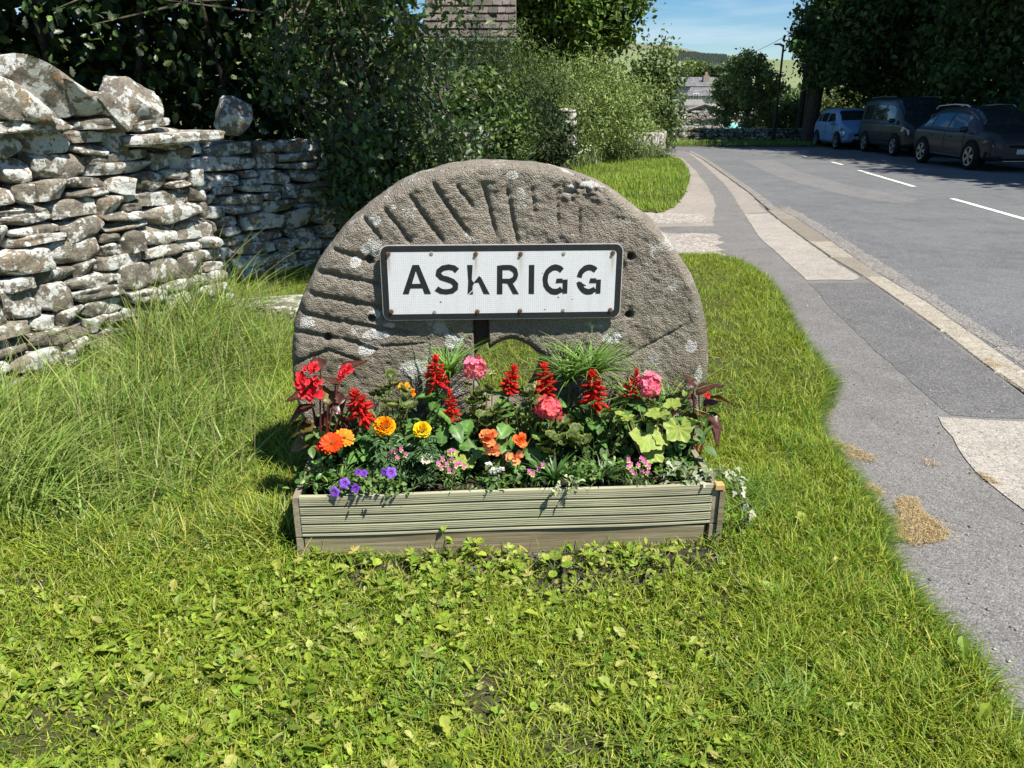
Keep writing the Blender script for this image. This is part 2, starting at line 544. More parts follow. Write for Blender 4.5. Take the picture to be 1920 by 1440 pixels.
# ------------------------------------------------------------------ ground, road, pavement, lawns
ROADZ = -0.06
def proj(P):
    """world (n,3) -> photograph pixels"""
    P = np.asarray(P, float)
    x, y, z = P[:, 0], P[:, 1], P[:, 2] - H
    dpt = y * _cp - z * _sp
    b = y * _sp + z * _cp
    return 960 + FPX * x / dpt, 720 - FPX * b / dpt
def gz(X, Y):
    X = np.asarray(X, float); Y = np.asarray(Y, float)
    t = np.clip((Y - 38) / 22, 0, 1); t = t * t * (3 - 2 * t)
    return -0.12 - 3.6 * t
xs = np.unique(np.concatenate([np.linspace(-500, 500, 41), np.linspace(-30, 40, 36)]))
ys = np.unique(np.concatenate([np.linspace(-80, 500, 30), np.linspace(30, 70, 21)]))
XX, YY = np.meshgrid(xs, ys)
def gridfaces(nx, ny):
    i = np.arange(ny - 1)[:, None] * nx + np.arange(nx - 1)[None]
    i = i.ravel()
    return np.stack([i, i + 1, i + nx + 1, i + nx], 1)
mb = MB(); mb.add(np.stack([XX.ravel(), YY.ravel(), gz(XX, YY).ravel()], 1), gridfaces(len(xs), len(ys)))
tag(mb.build('ground', MT['field'], smooth=True), kind='structure')

# hills: rings of distance times bearings, ridge line read off the photograph
rid = [(-400, 70), (400, 60), (1000, 72), (1226, 82), (1268, 88), (1315, 98.5), (1357, 103), (1442, 112), (1481, 113), (1700, 112), (2300, 100)]
az = np.linspace(-1.5, 1.5, 241)
ridx, ridy = np.array([a for a, b in rid]), np.array([b for a, b in rid])
def ridge_el(a):
    # elevation of the ridge along bearing a: match the pixel column at the horizon row
    px = 960 + FPX * np.tan(np.clip(a, -1.05, 1.05)) * (1 / (_cp + .36 * _sp)) * (_cp + .0)  # near enough at this height
    px = 960 + FPX * np.tan(np.clip(a, -1.05, 1.05)) / (_cp + .43 * _sp) * 1.0 * (1.0) if False else 960 + FPX * np.tan(np.clip(a, -1.05, 1.05)) * (1.0 * (_cp + .43 * _sp))
    py = np.interp(px, ridx, ridy)
    b = (720 - py) / FPX; aa = (px - 960) / FPX
    return (-_sp + b * _cp) / np.sqrt(aa ** 2 + (_cp + b * _sp) ** 2)
ds = np.array([330, 420, 520, 640, 780, 930, 1080, 1230, 1380, 1500, 1620, 1800, 2100])
hf = np.array([0, .03, .09, .19, .33, .49, .64, .78, .91, 1.0, 1.0, .9, .7])
A, D = np.meshgrid(az, ds)
el = ridge_el(A)
HZ = -4 + (np.interp(D, ds, hf)) * (H + el * 1500 + 4)
nzs = fbm(np.stack([D.ravel() * np.sin(A.ravel()), D.ravel() * np.cos(A.ravel())], 1), 1 / 260, 3, 5).reshape(A.shape)
HZ = HZ + (nzs - .5) * 22 * np.interp(D, [330, 600, 1300, 1500], [0, 1, .6, 0])
P = np.stack([D * np.sin(A), D * np.cos(A), HZ], -1).reshape(-1, 3)
cn = fbm(P[:, :2], 1 / 90, 3, 9)
c = np.where((P[:, 2:3] > 70), np.array([[.165, .165, .11]]), np.array([[.155, .185, .09]])) * (0.8 + .4 * cn[:, None])  # grass colours paled so the distance haze sits in the colour
mb = MB(); mb.add(P, gridfaces(len(az), len(ds)), c)
MT['hill'] = m_col('hill_grass', .95, .05, nscale=.02, namp=.15)
tag(mb.build('hills', MT['hill'], smooth=True), kind='structure')

def flat(name, poly, z, mat, parent=None, wob=0.0):
    pts = [(p[0], p[1]) for p in poly]
    if wob:
        out = []
        for i in range(len(pts)):
            a = Vector(pts[i]); b = Vector(pts[(i + 1) % len(pts)])
            k = max(1, min(40, int((b - a).length / .12)))
            for j in range(k):
                q = a.lerp(b, j / k)
                out.append((q.x + random.gauss(0, wob), q.y + random.gauss(0, wob)))
        pts = out
    tri = tessellate_polygon([[Vector((a, b, 0)) for a, b in pts]])
    f = []
    for t in tri:
        a, b, c_ = [Vector(pts[i]) for i in t]
        f.append(t if (b - a).cross(c_ - a) > 0 else tuple(reversed(t)))
    mb = MB(); mb.add([(a, b, z) for a, b in pts], f)
    return mb.build(name, mat, parent)

KR = [G(*p) for p in [(1294, 282), (1330, 301), (1369, 327), (1425, 365), (1455, 391), (1500, 414), (1624, 500), (1669, 528), (1740, 569), (1815, 622), (1875, 657), (1920, 695)]]
KL = [G(*p) for p in [(1286, 283), (1322, 303), (1358, 328), (1412, 367), (1440, 399), (1503, 447), (1572, 496), (1632, 529), (1697, 577), (1760, 622), (1813, 663), (1920, 746)]]
kr = sorted([(p.y, p.x) for p in KR] + [(1.5, 2.83), (-6, 2.3)])
kl = sorted([(p.y, p.x) for p in KL] + [(1.5, 2.60), (-6, 2.07)])
xR = lambda y: float(np.interp(y, [a for a, b in kr], [b for a, b in kr]))
xL = lambda y: float(np.interp(y, [a for a, b in kl], [b for a, b in kl]))
yt = max(kr)[0]
ysamp = [-6, -2, 1.5, 3, 4, 5, 6, 7, 8, 9, 10, 12, 14, 16, 18, 20, 22, 24, 26, 28, yt]
road = [(xR(y), y) for y in ysamp] + [(xR(yt) - 2.5, yt + .7), (-8, yt + 1.5), (-8, 34.5), (4, 33.6), (10, 33.2), (15.6, 33.2), (15.4, 25), (14.2, 17), (11.4, 5), (10.9, -6)]
road_o = flat('road', road, ROADZ, MT['road'])
tag(road_o, kind='structure')
# broken white centre line
for a, b in (((1610, 319.5), (1714, 350)), ((1785, 372.5), (1930, 413.5))):
    p, q = G(*a, ROADZ), G(*b, ROADZ)
    d = (q - p).normalized(); n = Vector((-d.y, d.x, 0)) * .055
    mbp = MB()
    k = 24; vs = []
    for i in range(k + 1):
        m_ = p.lerp(q, i / k)
        vs.append(m_ + n * (1 + random.uniform(-.12, .08))); vs.append(m_ - n * (1 + random.uniform(-.12, .08)))
    mbp.add([(v.x, v.y, ROADZ + .004) for v in vs], [(2 * i, 2 * i + 2, 2 * i + 3, 2 * i + 1) for i in range(k)])
    mbp.build('centre_line_dash', MT['paint'], road_o)
for a, b in (((1501, 291.5), (1514, 294.5)), ((1560, 304), (1580, 309))):
    p, q = G(*a, ROADZ), G(*b, ROADZ)
    d = (q - p).normalized(); n = Vector((-d.y, d.x, 0)) * .05
    mbp = MB(); mbp.add([(v.x, v.y, ROADZ + .004) for v in (p + n, p - n, q - n, q + n)], [(0, 1, 2, 3)])
    mbp.build('centre_line_dash', MT['paint'], road_o)
# resurfaced strips on the road
def rpatch(pts, mat, name='resurfaced_strip', z=ROADZ + .002):
    return flat(name, [G(*p, ROADZ) for p in pts], z, mat, road_o, .01)
MT['road_pale'] = m_asphalt('worn_road', (.150, .149, .147), (.118, .118, .117), scale=.8, spk=.5)
rpatch([(1392, 300), (1450, 300), (1500, 322), (1600, 350), (1720, 372), (1700, 384), (1600, 370), (1500, 345), (1440, 325)], MT['road_pale'])
MT['road_edge'] = m_asphalt('road_edge', (.19, .175, .16), (.14, .132, .125), scale=.5, spk=.8)
rpatch([(1458, 391), (1480, 388), (1550, 428), (1670, 503), (1780, 573), (1925, 664), (1925, 694), (1876, 656), (1816, 620), (1741, 567), (1671, 526), (1626, 498), (1502, 412)], MT['road_edge'])

# pavement
pv = [(xL(y) + .02, y) for y in ysamp] + [(xL(yt) - 2.2, yt + .5), (3, 26), (0, 16), (-.5, 8), (-.5, -6)]
pave = flat('pavement', pv, 0.0, MT['pave'])
tag(pave, kind='structure')
def ppatch(name, pts, z, mat, wob=.012):
    return flat(name, [G(*p) for p in pts], z, mat, pave, wob)
ppatch('old_surface', [(1300, 287), (1322, 303.5), (1356, 328), (1410, 367), (1436, 398), (1395, 401), (1378, 372), (1358, 345), (1334, 322), (1312, 303), (1290, 286)], .002, MT['pave_warm'])
ppatch('old_surface', [(1236, 286), (1280, 296), (1302, 318), (1328, 350), (1342, 384), (1338, 404), (1335, 425), (1180, 425), (1180, 395), (1236, 395), (1270, 380), (1280, 340), (1268, 306)], .002, MT['pave_warm'])
ppatch('concrete_patch', [(1396, 402), (1442, 400.5), (1505, 448), (1574, 497), (1612, 522), (1600, 526), (1560, 525), (1511, 526), (1470, 486), (1425, 447)], .004, MT['patch'], .006)
ppatch('concrete_patch', [(1758, 783), (1935, 794), (1990, 1000), (1925, 962), (1828, 884)], .004, MT['patch'], .006)
ppatch('gravel_strip', [(1130, 402), (1190, 400), (1260, 400), (1325, 402), (1330, 417), (1250, 420), (1130, 422)], .004, MT['gravel'], .035)
ppatch('gravel_strip', [(1130, 440), (1240, 437), (1340, 438), (1352, 452), (1350, 470), (1363, 482), (1250, 484), (1130, 484)], .004, MT['gravel'], .035)
MT['pave_dark'] = m_asphalt('newer_asphalt', (.115, .112, .112), (.088, .087, .088), scale=1.1, spk=.55)
ppatch('newer_asphalt', [(1520, 532), (1600, 531), (1632, 531), (1697, 579), (1760, 624), (1813, 665), (1925, 750), (1925, 785), (1780, 780), (1600, 620), (1548, 568)], .002, MT['pave_dark'], .008)

# kerb stones, one by one
MT['far_kerb'] = m_asphalt('far_kerb', (.20, .18, .155), (.15, .135, .12), scale=.6)
kerb = empty('kerb', (0, 0, 0)); tag(kerb, kind='structure')
y = 1.2; ks = []
jts = [G(*p).y for p in [(1447, 395), (1635, 520), (1720, 573), (1790, 622), (1900, 700)]]
jts = sorted(jts)
cuts = [-1.5, -.6, .3, 1.2, 2.1, 3.0] + [j for j in jts if j > 3.3]
while cuts[-1] < yt - 1: cuts.append(cuts[-1] + random.uniform(.8, 1.05))
cuts = sorted(cuts)
for i in range(len(cuts) - 1):
    a, b = cuts[i] + .008, cuts[i + 1] - .008
    if b - a > 1.3:
        continue
k2 = []
for i in range(len(cuts) - 1):
    n = max(1, round((cuts[i + 1] - cuts[i]) / .95))
    for j in range(n): k2.append((cuts[i] + (cuts[i + 1] - cuts[i]) * j / n, cuts[i] + (cuts[i + 1] - cuts[i]) * (j + 1) / n))
for a, b in k2:
    a += .012; b -= .012
    w = .0
    top = .012 + random.uniform(-.004, .004)
    if a > 12: top = .016
    P4 = [(xL(a) + .015, a), (xR(a) + w, a), (xR(b) + w, b), (xL(b) + .015, b)]
    if a > 12:
        P4 = [(xR(a) - .16, a), (xR(a), a), (xR(b), b), (xR(b) - .16, b)]
    mbk = MB()
    e = .012
    lo = [(x, y, -.3) for x, y in P4]
    cx = sum(p[0] for p in P4) / 4; cy = sum(p[1] for p in P4) / 4
    mid = [(x, y, top - e) for x, y in P4]
    hi = [(x + (cx - x) / abs(cx - x) * e, y + (cy - y) / abs(cy - y) * e, top) for x, y in P4]
    v = lo + mid + hi
    f = [(0, 1, 5, 4), (1, 2, 6, 5), (2, 3, 7, 6), (3, 0, 4, 7), (4, 5, 9, 8), (5, 6, 10, 9), (6, 7, 11, 10), (7, 4, 8, 11), (8, 9, 10, 11)]
    mbk.add(v, f)
    mbk.build('kerb_stone', MT['kerb'] if a < 11.5 else MT['far_kerb'], kerb)
# broken mortar beside the kerb
mbg = MB()
for i in range(len(ysamp) - 1): pass

# lawns
LN = [G(*p) for p in [(1255, 480), (1340, 481), (1380, 490), (1412, 507), (1442, 532), (1462, 562), (1476, 592), (1500, 640), (1530, 680), (1560, 722), (1548, 752), (1526, 790), (1537, 830), (1570, 872), (1605, 920), (1640, 965), (1654, 1010), (1651, 1045), (1682, 1090), (1722, 1145), (1782, 1205), (1832, 1270), (1870, 1330), (1905, 1395), (1925, 1440)]]
LN = [(p.x, p.y) for p in LN] + [(1.32, .6), (1.3, -2.5), (-7, -2.5), (-7, 9.5), (-1.2, 8.2), (.6, 8.2)]
LF = [(1200, 296), (1238, 291), (1275, 303), (1290, 318), (1293, 333), (1286, 362), (1268, 388), (1240, 401), (1205, 398), (1150, 392), (1060, 375), (1000, 372), (950, 345), (985, 312), (1060, 300), (1130, 297)]
LF = [(p.x, p.y) for p in (G(*q) for q in LF)]
def lawn_mesh(name, poly, step, zt, mat):
    pa = np.array(poly)
    x = np.arange(pa[:, 0].min() - step, pa[:, 0].max() + step, step)
    y = np.arange(pa[:, 1].min() - step, pa[:, 1].max() + step, step)
    X, Y = np.meshgrid(x, y)
    P = np.stack([X.ravel(), Y.ravel()], 1)
    ins = inpoly(P, poly)
    z = np.where(ins, zt + (fbm(P, 3.0, 3, 2) - .5) * .05, -.05)
    if name == 'near_lawn': z = np.where(inpoly(P, SOIL), -.03, z)
    f = gridfaces(len(x), len(y))
    keep = ins[f].any(1)
    mb = MB(); mb.add(np.stack([P[:, 0], P[:, 1], z], 1), f[keep])
    o = mb.build(name, mat, smooth=True)
    tag(o, kind='structure')
    return o
# bare earth in front of the planter
soil_px = [(600, 1048), (700, 1055), (800, 1050), (900, 1040), (1000, 1032), (1200, 1028), (1330, 1025), (1345, 1050), (1320, 1080), (1260, 1078), (1210, 1110), (1150, 1096), (1090, 1132), (1030, 1112), (960, 1090), (900, 1085), (850, 1062), (780, 1092), (730, 1072), (680, 1110), (620, 1080)]
SOIL = [(p.x, p.y) for p in (G(*q, .02) for q in soil_px)]
lawn_mesh('near_lawn', LN, .05, .018, MT['turf'])
lawn_mesh('far_lawn', LF, .12, .03, MT['turf'])
# verge beyond the road
VG = [(3.0, 33.7), (10, 33.3), (15.8, 33.3), (15.8, 37.2), (9, 37.2), (2.0, 37.4)]
lawn_mesh('far_verge', VG, .4, .0, MT['turf'])
VR = [(11.5, -6), (12.0, 5), (14.6, 17), (15.8, 25), (15.9, 33.3), (30, 33), (30, -6)]
lawn_mesh('right_verge', VR, .5, .0, MT['turf'])

pa = np.array(SOIL)
x = np.arange(pa[:, 0].min() - .02, pa[:, 0].max() + .02, .012); yv = np.arange(pa[:, 1].min() - .02, pa[:, 1].max() + .05, .012)
X, Y = np.meshgrid(x, yv); P = np.stack([X.ravel(), Y.ravel()], 1)
ins = inpoly(P, SOIL)
z = np.where(ins, .008 + (fbm(P, 14, 4, 3) - .5) * .045, -.03)
f = gridfaces(len(x), len(yv)); mbs = MB(); mbs.add(np.stack([P[:, 0], P[:, 1], z], 1), f[ins[f].any(1)])
tag(mbs.build('bare_soil', MT['soil'], smooth=True), kind='structure')
# crumbs of earth and bits of litter on it
mbc = MB(); n = 9000
P = rng.uniform(pa.min(0) - .06, pa.max(0) + .05, (n, 2)); P = P[inpoly(P + rng.normal(0, .03, P.shape), SOIL)]; n = len(P)
tv = np.array([(1, 0, 0), (.2, 1, .1), (-1, .1, 0), (-.1, -1, 0), (.1, 0, .9)], float); tf = [np.array([(0, 1, 4), (1, 2, 4), (2, 3, 4), (3, 0, 4)])]
scatter(mbc, (tv, tf), np.concatenate([P, np.full((n, 1), .008)], 1), rotm(rng.uniform(0, 6.3, n), rng.normal(0, .3, n), 0), rng.uniform(.002, .009, n) ** 1.0, pal(n, [(.05, .04, .03), (.035, .028, .02), (.075, .06, .045), (.12, .10, .07)]))
tag(mbc.build('soil_crumbs', MT['matte']), kind='stuff')

# loose grit along the kerb and pavement
mbg = MB()
n = 4200
yy = rng.uniform(2.6, 13, n)
off = np.abs(rng.normal(0, .22, n))
xx = np.array([xR(v) for v in yy]) + off
zz = np.full(n, ROADZ + .004)
xx2 = rng.uniform(.9, 3.2, 500); yy2 = rng.uniform(1.2, 7, 500)
ok = (~inpoly(np.stack([xx2, yy2], 1), LN)) & (xx2 < np.array([xL(v) for v in yy2]))
pos = np.concatenate([np.stack([xx, yy, zz], 1), np.stack([xx2, yy2, np.full(500, .004)], 1)[ok]])
tv = np.array([(1, 0, 0), (0, 1, 0), (-1, 0, 0), (0, -1, 0), (0, 0, .8)], float); tf = [np.array([(0, 1, 4), (1, 2, 4), (2, 3, 4), (3, 0, 4)])]
scatter(mbg, (tv, tf), pos, rotm(rng.uniform(0, 6.3, len(pos)), 0, 0), rng.uniform(.003, .008, len(pos)), pal(len(pos), [(.28, .25, .21), (.15, .145, .14), (.36, .34, .30), (.22, .18, .14)]))
tag(mbg.build('loose_grit', MT['matte']), kind='stuff')

# ------------------------------------------------------------------ millstone
def pl2(px, py, v=0.0):
    u, _, z = loc(PV(px, py, v)); return (u, z)
uL = pl2(545, 700)[0]; uR = pl2(1329, 700)[0]
MR = (uR - uL) / 2; MU = (uR + uL) / 2
MZ = pl2(940, 304)[1] - MR
hl = pl2(886, 700)[0]; hr = pl2(1019, 700)[0]; ht = pl2(950, 641)[1]
HR = (hr - hl) / 2; HU = (hl + hr) / 2; HZc = ht - HR
TH = 0.19
grooves = [((808, 340), (880, 444), 11), ((764, 362), (834, 459), 11), ((716, 385), (773, 459), 10), ((678, 408), (717, 449), 10), ((856, 345), (888, 390), 9),
           ((905, 343), (930, 440), 10), ((949, 345), (970, 455), 9), ((997, 350), (1003, 400), 7), ((1043, 360), (1047, 430), 6), ((1086, 368), (1087, 445), 6),
           ((620, 467), (700, 491), 10), ((587, 509), (720, 534), 11), ((572, 549), (725, 580), 11), ((556, 585), (640, 604), 11), ((640, 604), (780, 627), 10), ((548, 622), (640, 636), 10), ((640, 636), (710, 658), 9), ((710, 650), (800, 645), 6),
           ((552, 684), (616, 657), 10), ((616, 657), (680, 680), 7), ((838, 612), (862, 634), 7), ((1158, 680), (1292, 606), 6)]
gr = []
for a, b, w in grooves:
    A_, B_ = pl2(*a), pl2(*b); gr.append((np.array(A_), np.array(B_), w / 420.0 * .42))
holes = [pl2(*p) for p in ((692, 487), (697, 598), (613, 634), (1183, 481), (1180, 590))]
lic = [(700, 467, 26, 15), (667, 492, 11, 10), (575, 605, 17, 16), (778, 690, 36, 20), (703, 412, 14, 11), (738, 388, 7, 6), (700, 590, 14, 8), (686, 658, 18, 12), (1296, 650, 15, 14),
       (1075, 690, 18, 9), (700, 628, 30, 10), (1148, 634, 20, 10), (683, 520, 6, 4), (960, 330, 16, 10), (1310, 700, 9, 20), (850, 640, 22, 16), (730, 610, 12, 6), (1110, 345, 22, 8), (640, 690, 12, 8)]
lic = [(*pl2(a, b), c_ / 430.0, d_ / 430.0) for a, b, c_, d_ in lic]
dam = (*pl2(1100, 352), .12, .05)
nr, nt_ = 150, 680
th = np.linspace(0, 2 * math.pi, nt_, endpoint=False)
rr = np.linspace(0, 1, nr)
TH2, RR = np.meshgrid(th, rr)
# the hole sits a little off the centre: blend from the hole's rim to the outer rim
outer = MR * (1 + .006 * np.sin(3 * TH2 + 1) + .004 * np.sin(7 * TH2) + .010 * (fbm(np.stack([np.cos(th) * 2, np.sin(th) * 2], 1), 3, 3, 4)[None] - .5))
hole_r = HR * (1 + .05 * np.sin(2 * TH2 + .4) + .03 * np.sin(5 * TH2))
xo, zo = MU + outer * np.cos(TH2), MZ + outer * np.sin(TH2)
xi, zi = HU + hole_r * np.cos(TH2), HZc + hole_r * np.sin(TH2)
UU = (xi * (1 - RR) + xo * RR).ravel(); ZZ = (zi * (1 - RR) + zo * RR).ravel()
P2 = np.stack([UU, ZZ], 1)
hgt = (fbm(P2, 5, 3, 11) - .5) * .022 + (fbm(P2, 22, 3, 15) - .5) * .009 + (fbm(P2, 60, 3, 12) - .5) * .010
# worn, rounded ribs between the furrows
for a, b, w in gr:
    ab = b - a; t = np.clip(((P2 - a) @ ab) / (ab @ ab), 0, 1)
    q = P2 - (a + t[:, None] * ab)
    q = q + ((fbm(P2, 18, 2, 3) - .5) * .005)[:, None]
    side = (q[:, 0] * ab[1] - q[:, 1] * ab[0]) / np.linalg.norm(ab)
    dd = np.linalg.norm(q, axis=1)
    fade = np.clip(np.minimum(t, 1 - t) * 8 + .25, 0, 1)
    asym = np.where(side * 1.0 > 0, 1.6, .9)
    hgt -= .0135 * fade * np.exp(-(dd / (w * .62)) ** 4) * (w / .011)
    hgt -= .0065 * fade * np.exp(-(dd / (w * 1.7 * asym)) ** 2) * (w / .013)
for hx, hz in holes:
    dd = np.hypot(P2[:, 0] - hx, P2[:, 1] - hz)
    hgt -= .05 * np.clip((.016 - dd) / .006, 0, 1)
dmg = np.exp(-(((P2[:, 0] - dam[0]) / dam[2]) ** 2 + ((P2[:, 1] - dam[1]) / dam[3]) ** 2) ** 1.5)
hgt += dmg * ((fbm(P2, 60, 3, 21) - .5) * .06 - .008)
# keyway cut above the eye
kx0, kz0 = pl2(888, 640)[0], pl2(888, 640)[1]
kx1 = pl2(918, 640)[0]; kzt = pl2(900, 560)[1]
kd = np.minimum(np.minimum(P2[:, 0] - kx0, kx1 - P2[:, 0]), kzt - P2[:, 1])
kin = np.clip(kd / .006, 0, 1) * (P2[:, 1] > HZc)
hgt = hgt * (1 - kin) - kin * .11
# rounded arris at the outer and the inner rim
ro = np.hypot(P2[:, 0] - MU, P2[:, 1] - MZ)
dr = MR - ro
hgt -= .028 * np.clip(1 - dr / .035, 0, 1.4) ** 2
ri = RR.ravel() * (MR - HR)
hgt -= .030 * np.clip(1 - ri / .03, 0, 1) ** 2
L_ = np.zeros(len(P2))
for x, z, a, b in lic:
    L_ = np.maximum(L_, 1.05 * np.exp(-(((P2[:, 0] - x) / a) ** 2 + ((P2[:, 1] - z) / b) ** 2) * 1.25))
L_ = np.maximum(L_, .42 * np.clip(1 - dr / .05, 0, 1) * (P2[:, 1] > MZ))
L_ = np.maximum(L_, dmg * .55 * (fbm(P2, 30, 2, 8) > .5))
st = np.clip((np.exp(-((P2[:, 0] - dam[0] + .02) / .10) ** 2) * np.clip((dam[1] + .06 - P2[:, 1]) / .1, 0, 1) * np.clip((P2[:, 1] - dam[1] + .35) / .3, 0, 1)), 0, 1) * fbm(P2 * [4, 1], 12, 3, 6)
cc = np.stack([L_, st * .8, np.zeros_like(L_)], 1)
def mill_pt(u, v, z):
    return O.x + U.x * u + V.x * v, O.y + U.y * u + V.y * v, z
def uvz(u, v, z):
    return np.stack([O.x + U.x * u + V.x * v, O.y + U.y * u + V.y * v, z], 1)
mbm = MB()
fr = uvz(UU, -hgt, ZZ)
i = (np.arange(nr - 1)[:, None] * nt_ + np.arange(nt_)[None]); j = (np.arange(nr - 1)[:, None] * nt_ + (np.arange(nt_)[None] + 1) % nt_)
f = np.stack([i, j, j + nt_, i + nt_], -1).reshape(-1, 4)
mbm.add(fr, f[:, ::-1], cc)
# outer rim, back and eye wall
def ring(n_of, first, c_):
    pass
ns = 9
ks_ = np.linspace(0, 1, ns)
for (cu, cz, rad, base, sgn) in ((xo[0] if False else None, None, None, -1, 1), (None, None, None, 0, -1)):
    idx = (nr - 1) * nt_ + np.arange(nt_) if base == -1 else np.arange(nt_)
    u0, z0, v0 = UU[idx], ZZ[idx], -hgt[idx]
    rows = []
    for k in ks_:
        v_ = v0 * (1 - k) + TH * k
        cU, cZ = (MU, MZ) if base == -1 else (HU, HZc)
        nn = fbm(np.stack([u0 * 1.0, z0 * 1.0, v_], 1), 14, 3, 31) - .5
        bul = sgn * .010 * math.sin(math.pi * k) + nn * .016 * (0 if k in (0,) else 1)
        if base == -1: bul = bul - .02 * max(0, k - .85) / .15
        s_ = 1 + bul / np.hypot(u0 - cU, z0 - cZ)
        rows.append(uvz(cU + (u0 - cU) * s_, v_, cZ + (z0 - cZ) * s_))
    vv = np.concatenate(rows)
    ii = (np.arange(ns - 1)[:, None] * nt_ + np.arange(nt_)[None]); jj = (np.arange(ns - 1)[:, None] * nt_ + (np.arange(nt_)[None] + 1) % nt_)
    ff = np.stack([ii, jj, jj + nt_, ii + nt_], -1).reshape(-1, 4)
    crim = np.tile([[.42 if base == -1 else .1, 0, 0]], (len(vv), 1))
    mbm.add(vv, ff[:, ::-1] if base == -1 else ff, crim)
    if base == -1: back_o = rows[-1]
    else: back_i = rows[-1]
ii = np.arange(nt_); jj = (ii + 1) % nt_
mbm.add(np.concatenate([back_i, back_o]), np.stack([ii, jj, jj + nt_, ii + nt_], 1), (0.1, 0, 0))
mill = mbm.build('millstone', MT['mill'], smooth=True)
tag(mill, 'large round gritstone millstone with radial grooves standing upright behind the flower planter', 'millstone')

# ------------------------------------------------------------------ village sign
SV = -0.026            # plate plane in front of the stone
sc_ = [pl2(708, 460, SV), pl2(1168, 456, SV), pl2(1164, 597, SV), pl2(722, 600, SV)]
u0 = (sc_[0][0] + sc_[3][0]) / 2; u1 = (sc_[1][0] + sc_[2][0]) / 2
z1 = (sc_[0][1] + sc_[1][1]) / 2; z0 = (sc_[2][1] + sc_[3][1]) / 2
SW, SH_ = u1 - u0, z1 - z0
roll = math.atan2((sc_[1][1] - sc_[0][1]) + (sc_[2][1] - sc_[3][1]), 2 * SW)
sign = empty('village_sign', UVZ((u0 + u1) / 2, SV, (z0 + z1) / 2), YAW, 'white rectangular village name sign with black border lettered ASKRIGG, bolted across the millstone', 'sign')
sign.rotation_euler = (0, -roll * .5, YAW)
def rrect(w, h, r, k=7):
    p = []
    for cx, cy, a0 in ((w / 2 - r, h / 2 - r, 0), (-w / 2 + r, h / 2 - r, 90), (-w / 2 + r, -h / 2 + r, 180), (w / 2 - r, -h / 2 + r, 270)):
        for i in range(k + 1):
            a = R(a0 + 90 * i / k); p.append((cx + r * math.cos(a), cy + r * math.sin(a)))
    return p
FR = lambda a, b, h: (a, -h, b)     # sign face looks along -Y of the sign
def m_plate():
    m, nt, b = newmat('reflective_white_sheet')
    tc = nt.nodes.new('ShaderNodeTexCoord'); p = tc.outputs['Object']
    v = nt.nodes.new('ShaderNodeTexVoronoi'); v.inputs['Scale'].default_value = 130; v.inputs['Randomness'].default_value = .15; L(nt, p, v.inputs['Vector'])
    mp = nt.nodes.new('ShaderNodeMapping'); mp.inputs['Scale'].default_value = (22, 22, 3); L(nt, p, mp.inputs[0])
    st = noise(nt, mp.outputs[0], 1.0, 4)
    dn = noise(nt, p, 30, 5, .7)
    c = mix(nt, ramp(nt, v.outputs['Distance'], .25, .55), (.66, .67, .67), (.54, .55, .56))
    c = mix(nt, ramp(nt, st, .5, .8, 0, .35), c, (.40, .39, .34))
    c = mix(nt, ramp(nt, dn, .62, .75, 0, .4), c, (.33, .33, .28))
    a = cattr(nt); sa = nt.nodes.new('ShaderNodeSeparateColor'); L(nt, a, sa.inputs[0])
    c = mix(nt, math_(nt, 'MULTIPLY', sa.outputs[0], ramp(nt, st, .2, .6, .5, 1.0)), c, (.30, .20, .10))
    L(nt, c, b.inputs['Base Color']); b.inputs['Roughness'].default_value = .38; b.inputs['Specular IOR Level'].default_value = .4
    return m
MT['plate'] = m_plate()
def m_black():
    m, nt, b = newmat('black_vinyl')
    dn = noise(nt, gpos(nt), 90, 5, .7)
    L(nt, mix(nt, ramp(nt, dn, .5, .8, 0, .25), (.012, .013, .015), (.07, .075, .08)), b.inputs['Base Color']); b.inputs['Roughness'].default_value = .42
    return m
MT['black'] = m_black()
# backing plate
mbx = MB(); prism(mbx, rrect(SW, SH_, .030), -.004, 0.0, (.4, .38, .3), FR); mbx.build('plate', MT['plate'], sign)
# face as a fine grid so the rust runs keep their own shape
gw, gh = SW - .020, SH_ - .020
nx, nz = 240, 70
gx, gzv = np.meshgrid(np.linspace(-gw / 2, gw / 2, nx), np.linspace(-gh / 2, gh / 2, nz))
def s2(px, py):
    u, z = pl2(px, py, SV)
    du, dz = u - (u0 + u1) / 2, z - (z0 + z1) / 2
    a = roll * .5
    return du * math.cos(a) + dz * math.sin(a), -du * math.sin(a) + dz * math.cos(a)
bolts = [(728, 476, 1), (809, 475, 0), (892, 476, 1), (976, 476, 1), (1057, 475, 0), (1149, 474, 1), (734, 584, 1), (815, 585, 0), (895, 584, 1), (975, 583, 1), (1056, 581, 0), (1144, 581, 1)]
rust = np.zeros(gx.shape)
for a, b, k in bolts:
    x, z = s2(a, b)
    if k:
        ln = .09 if b < 500 else .02
        s = np.exp(-((gx - x) / .006) ** 2) * np.clip((z + .004 - gzv) / .01, 0, 1) * np.clip(1 - (z - gzv) / ln, 0, 1)
        rust = np.maximum(rust, s * (.95 if a in (728, 892, 1149) else .55))
        rust = np.maximum(rust, .7 * np.exp(-(((gx - x) ** 2 + (gzv - z) ** 2) / .009 ** 2)))
mbx = MB(); f = gridfaces(nx, nz)
keep = np.ones(len(f), bool)
cx = gx.ravel()[f].mean(1); cz = gzv.ravel()[f].mean(1)
rcut = .030
cornr = (np.abs(cx) > gw / 2 - rcut + .008) & (np.abs(cz) > gh / 2 - rcut + .008) & (np.hypot(np.abs(cx) - gw / 2 + rcut, np.abs(cz) - gh / 2 + rcut) > rcut)
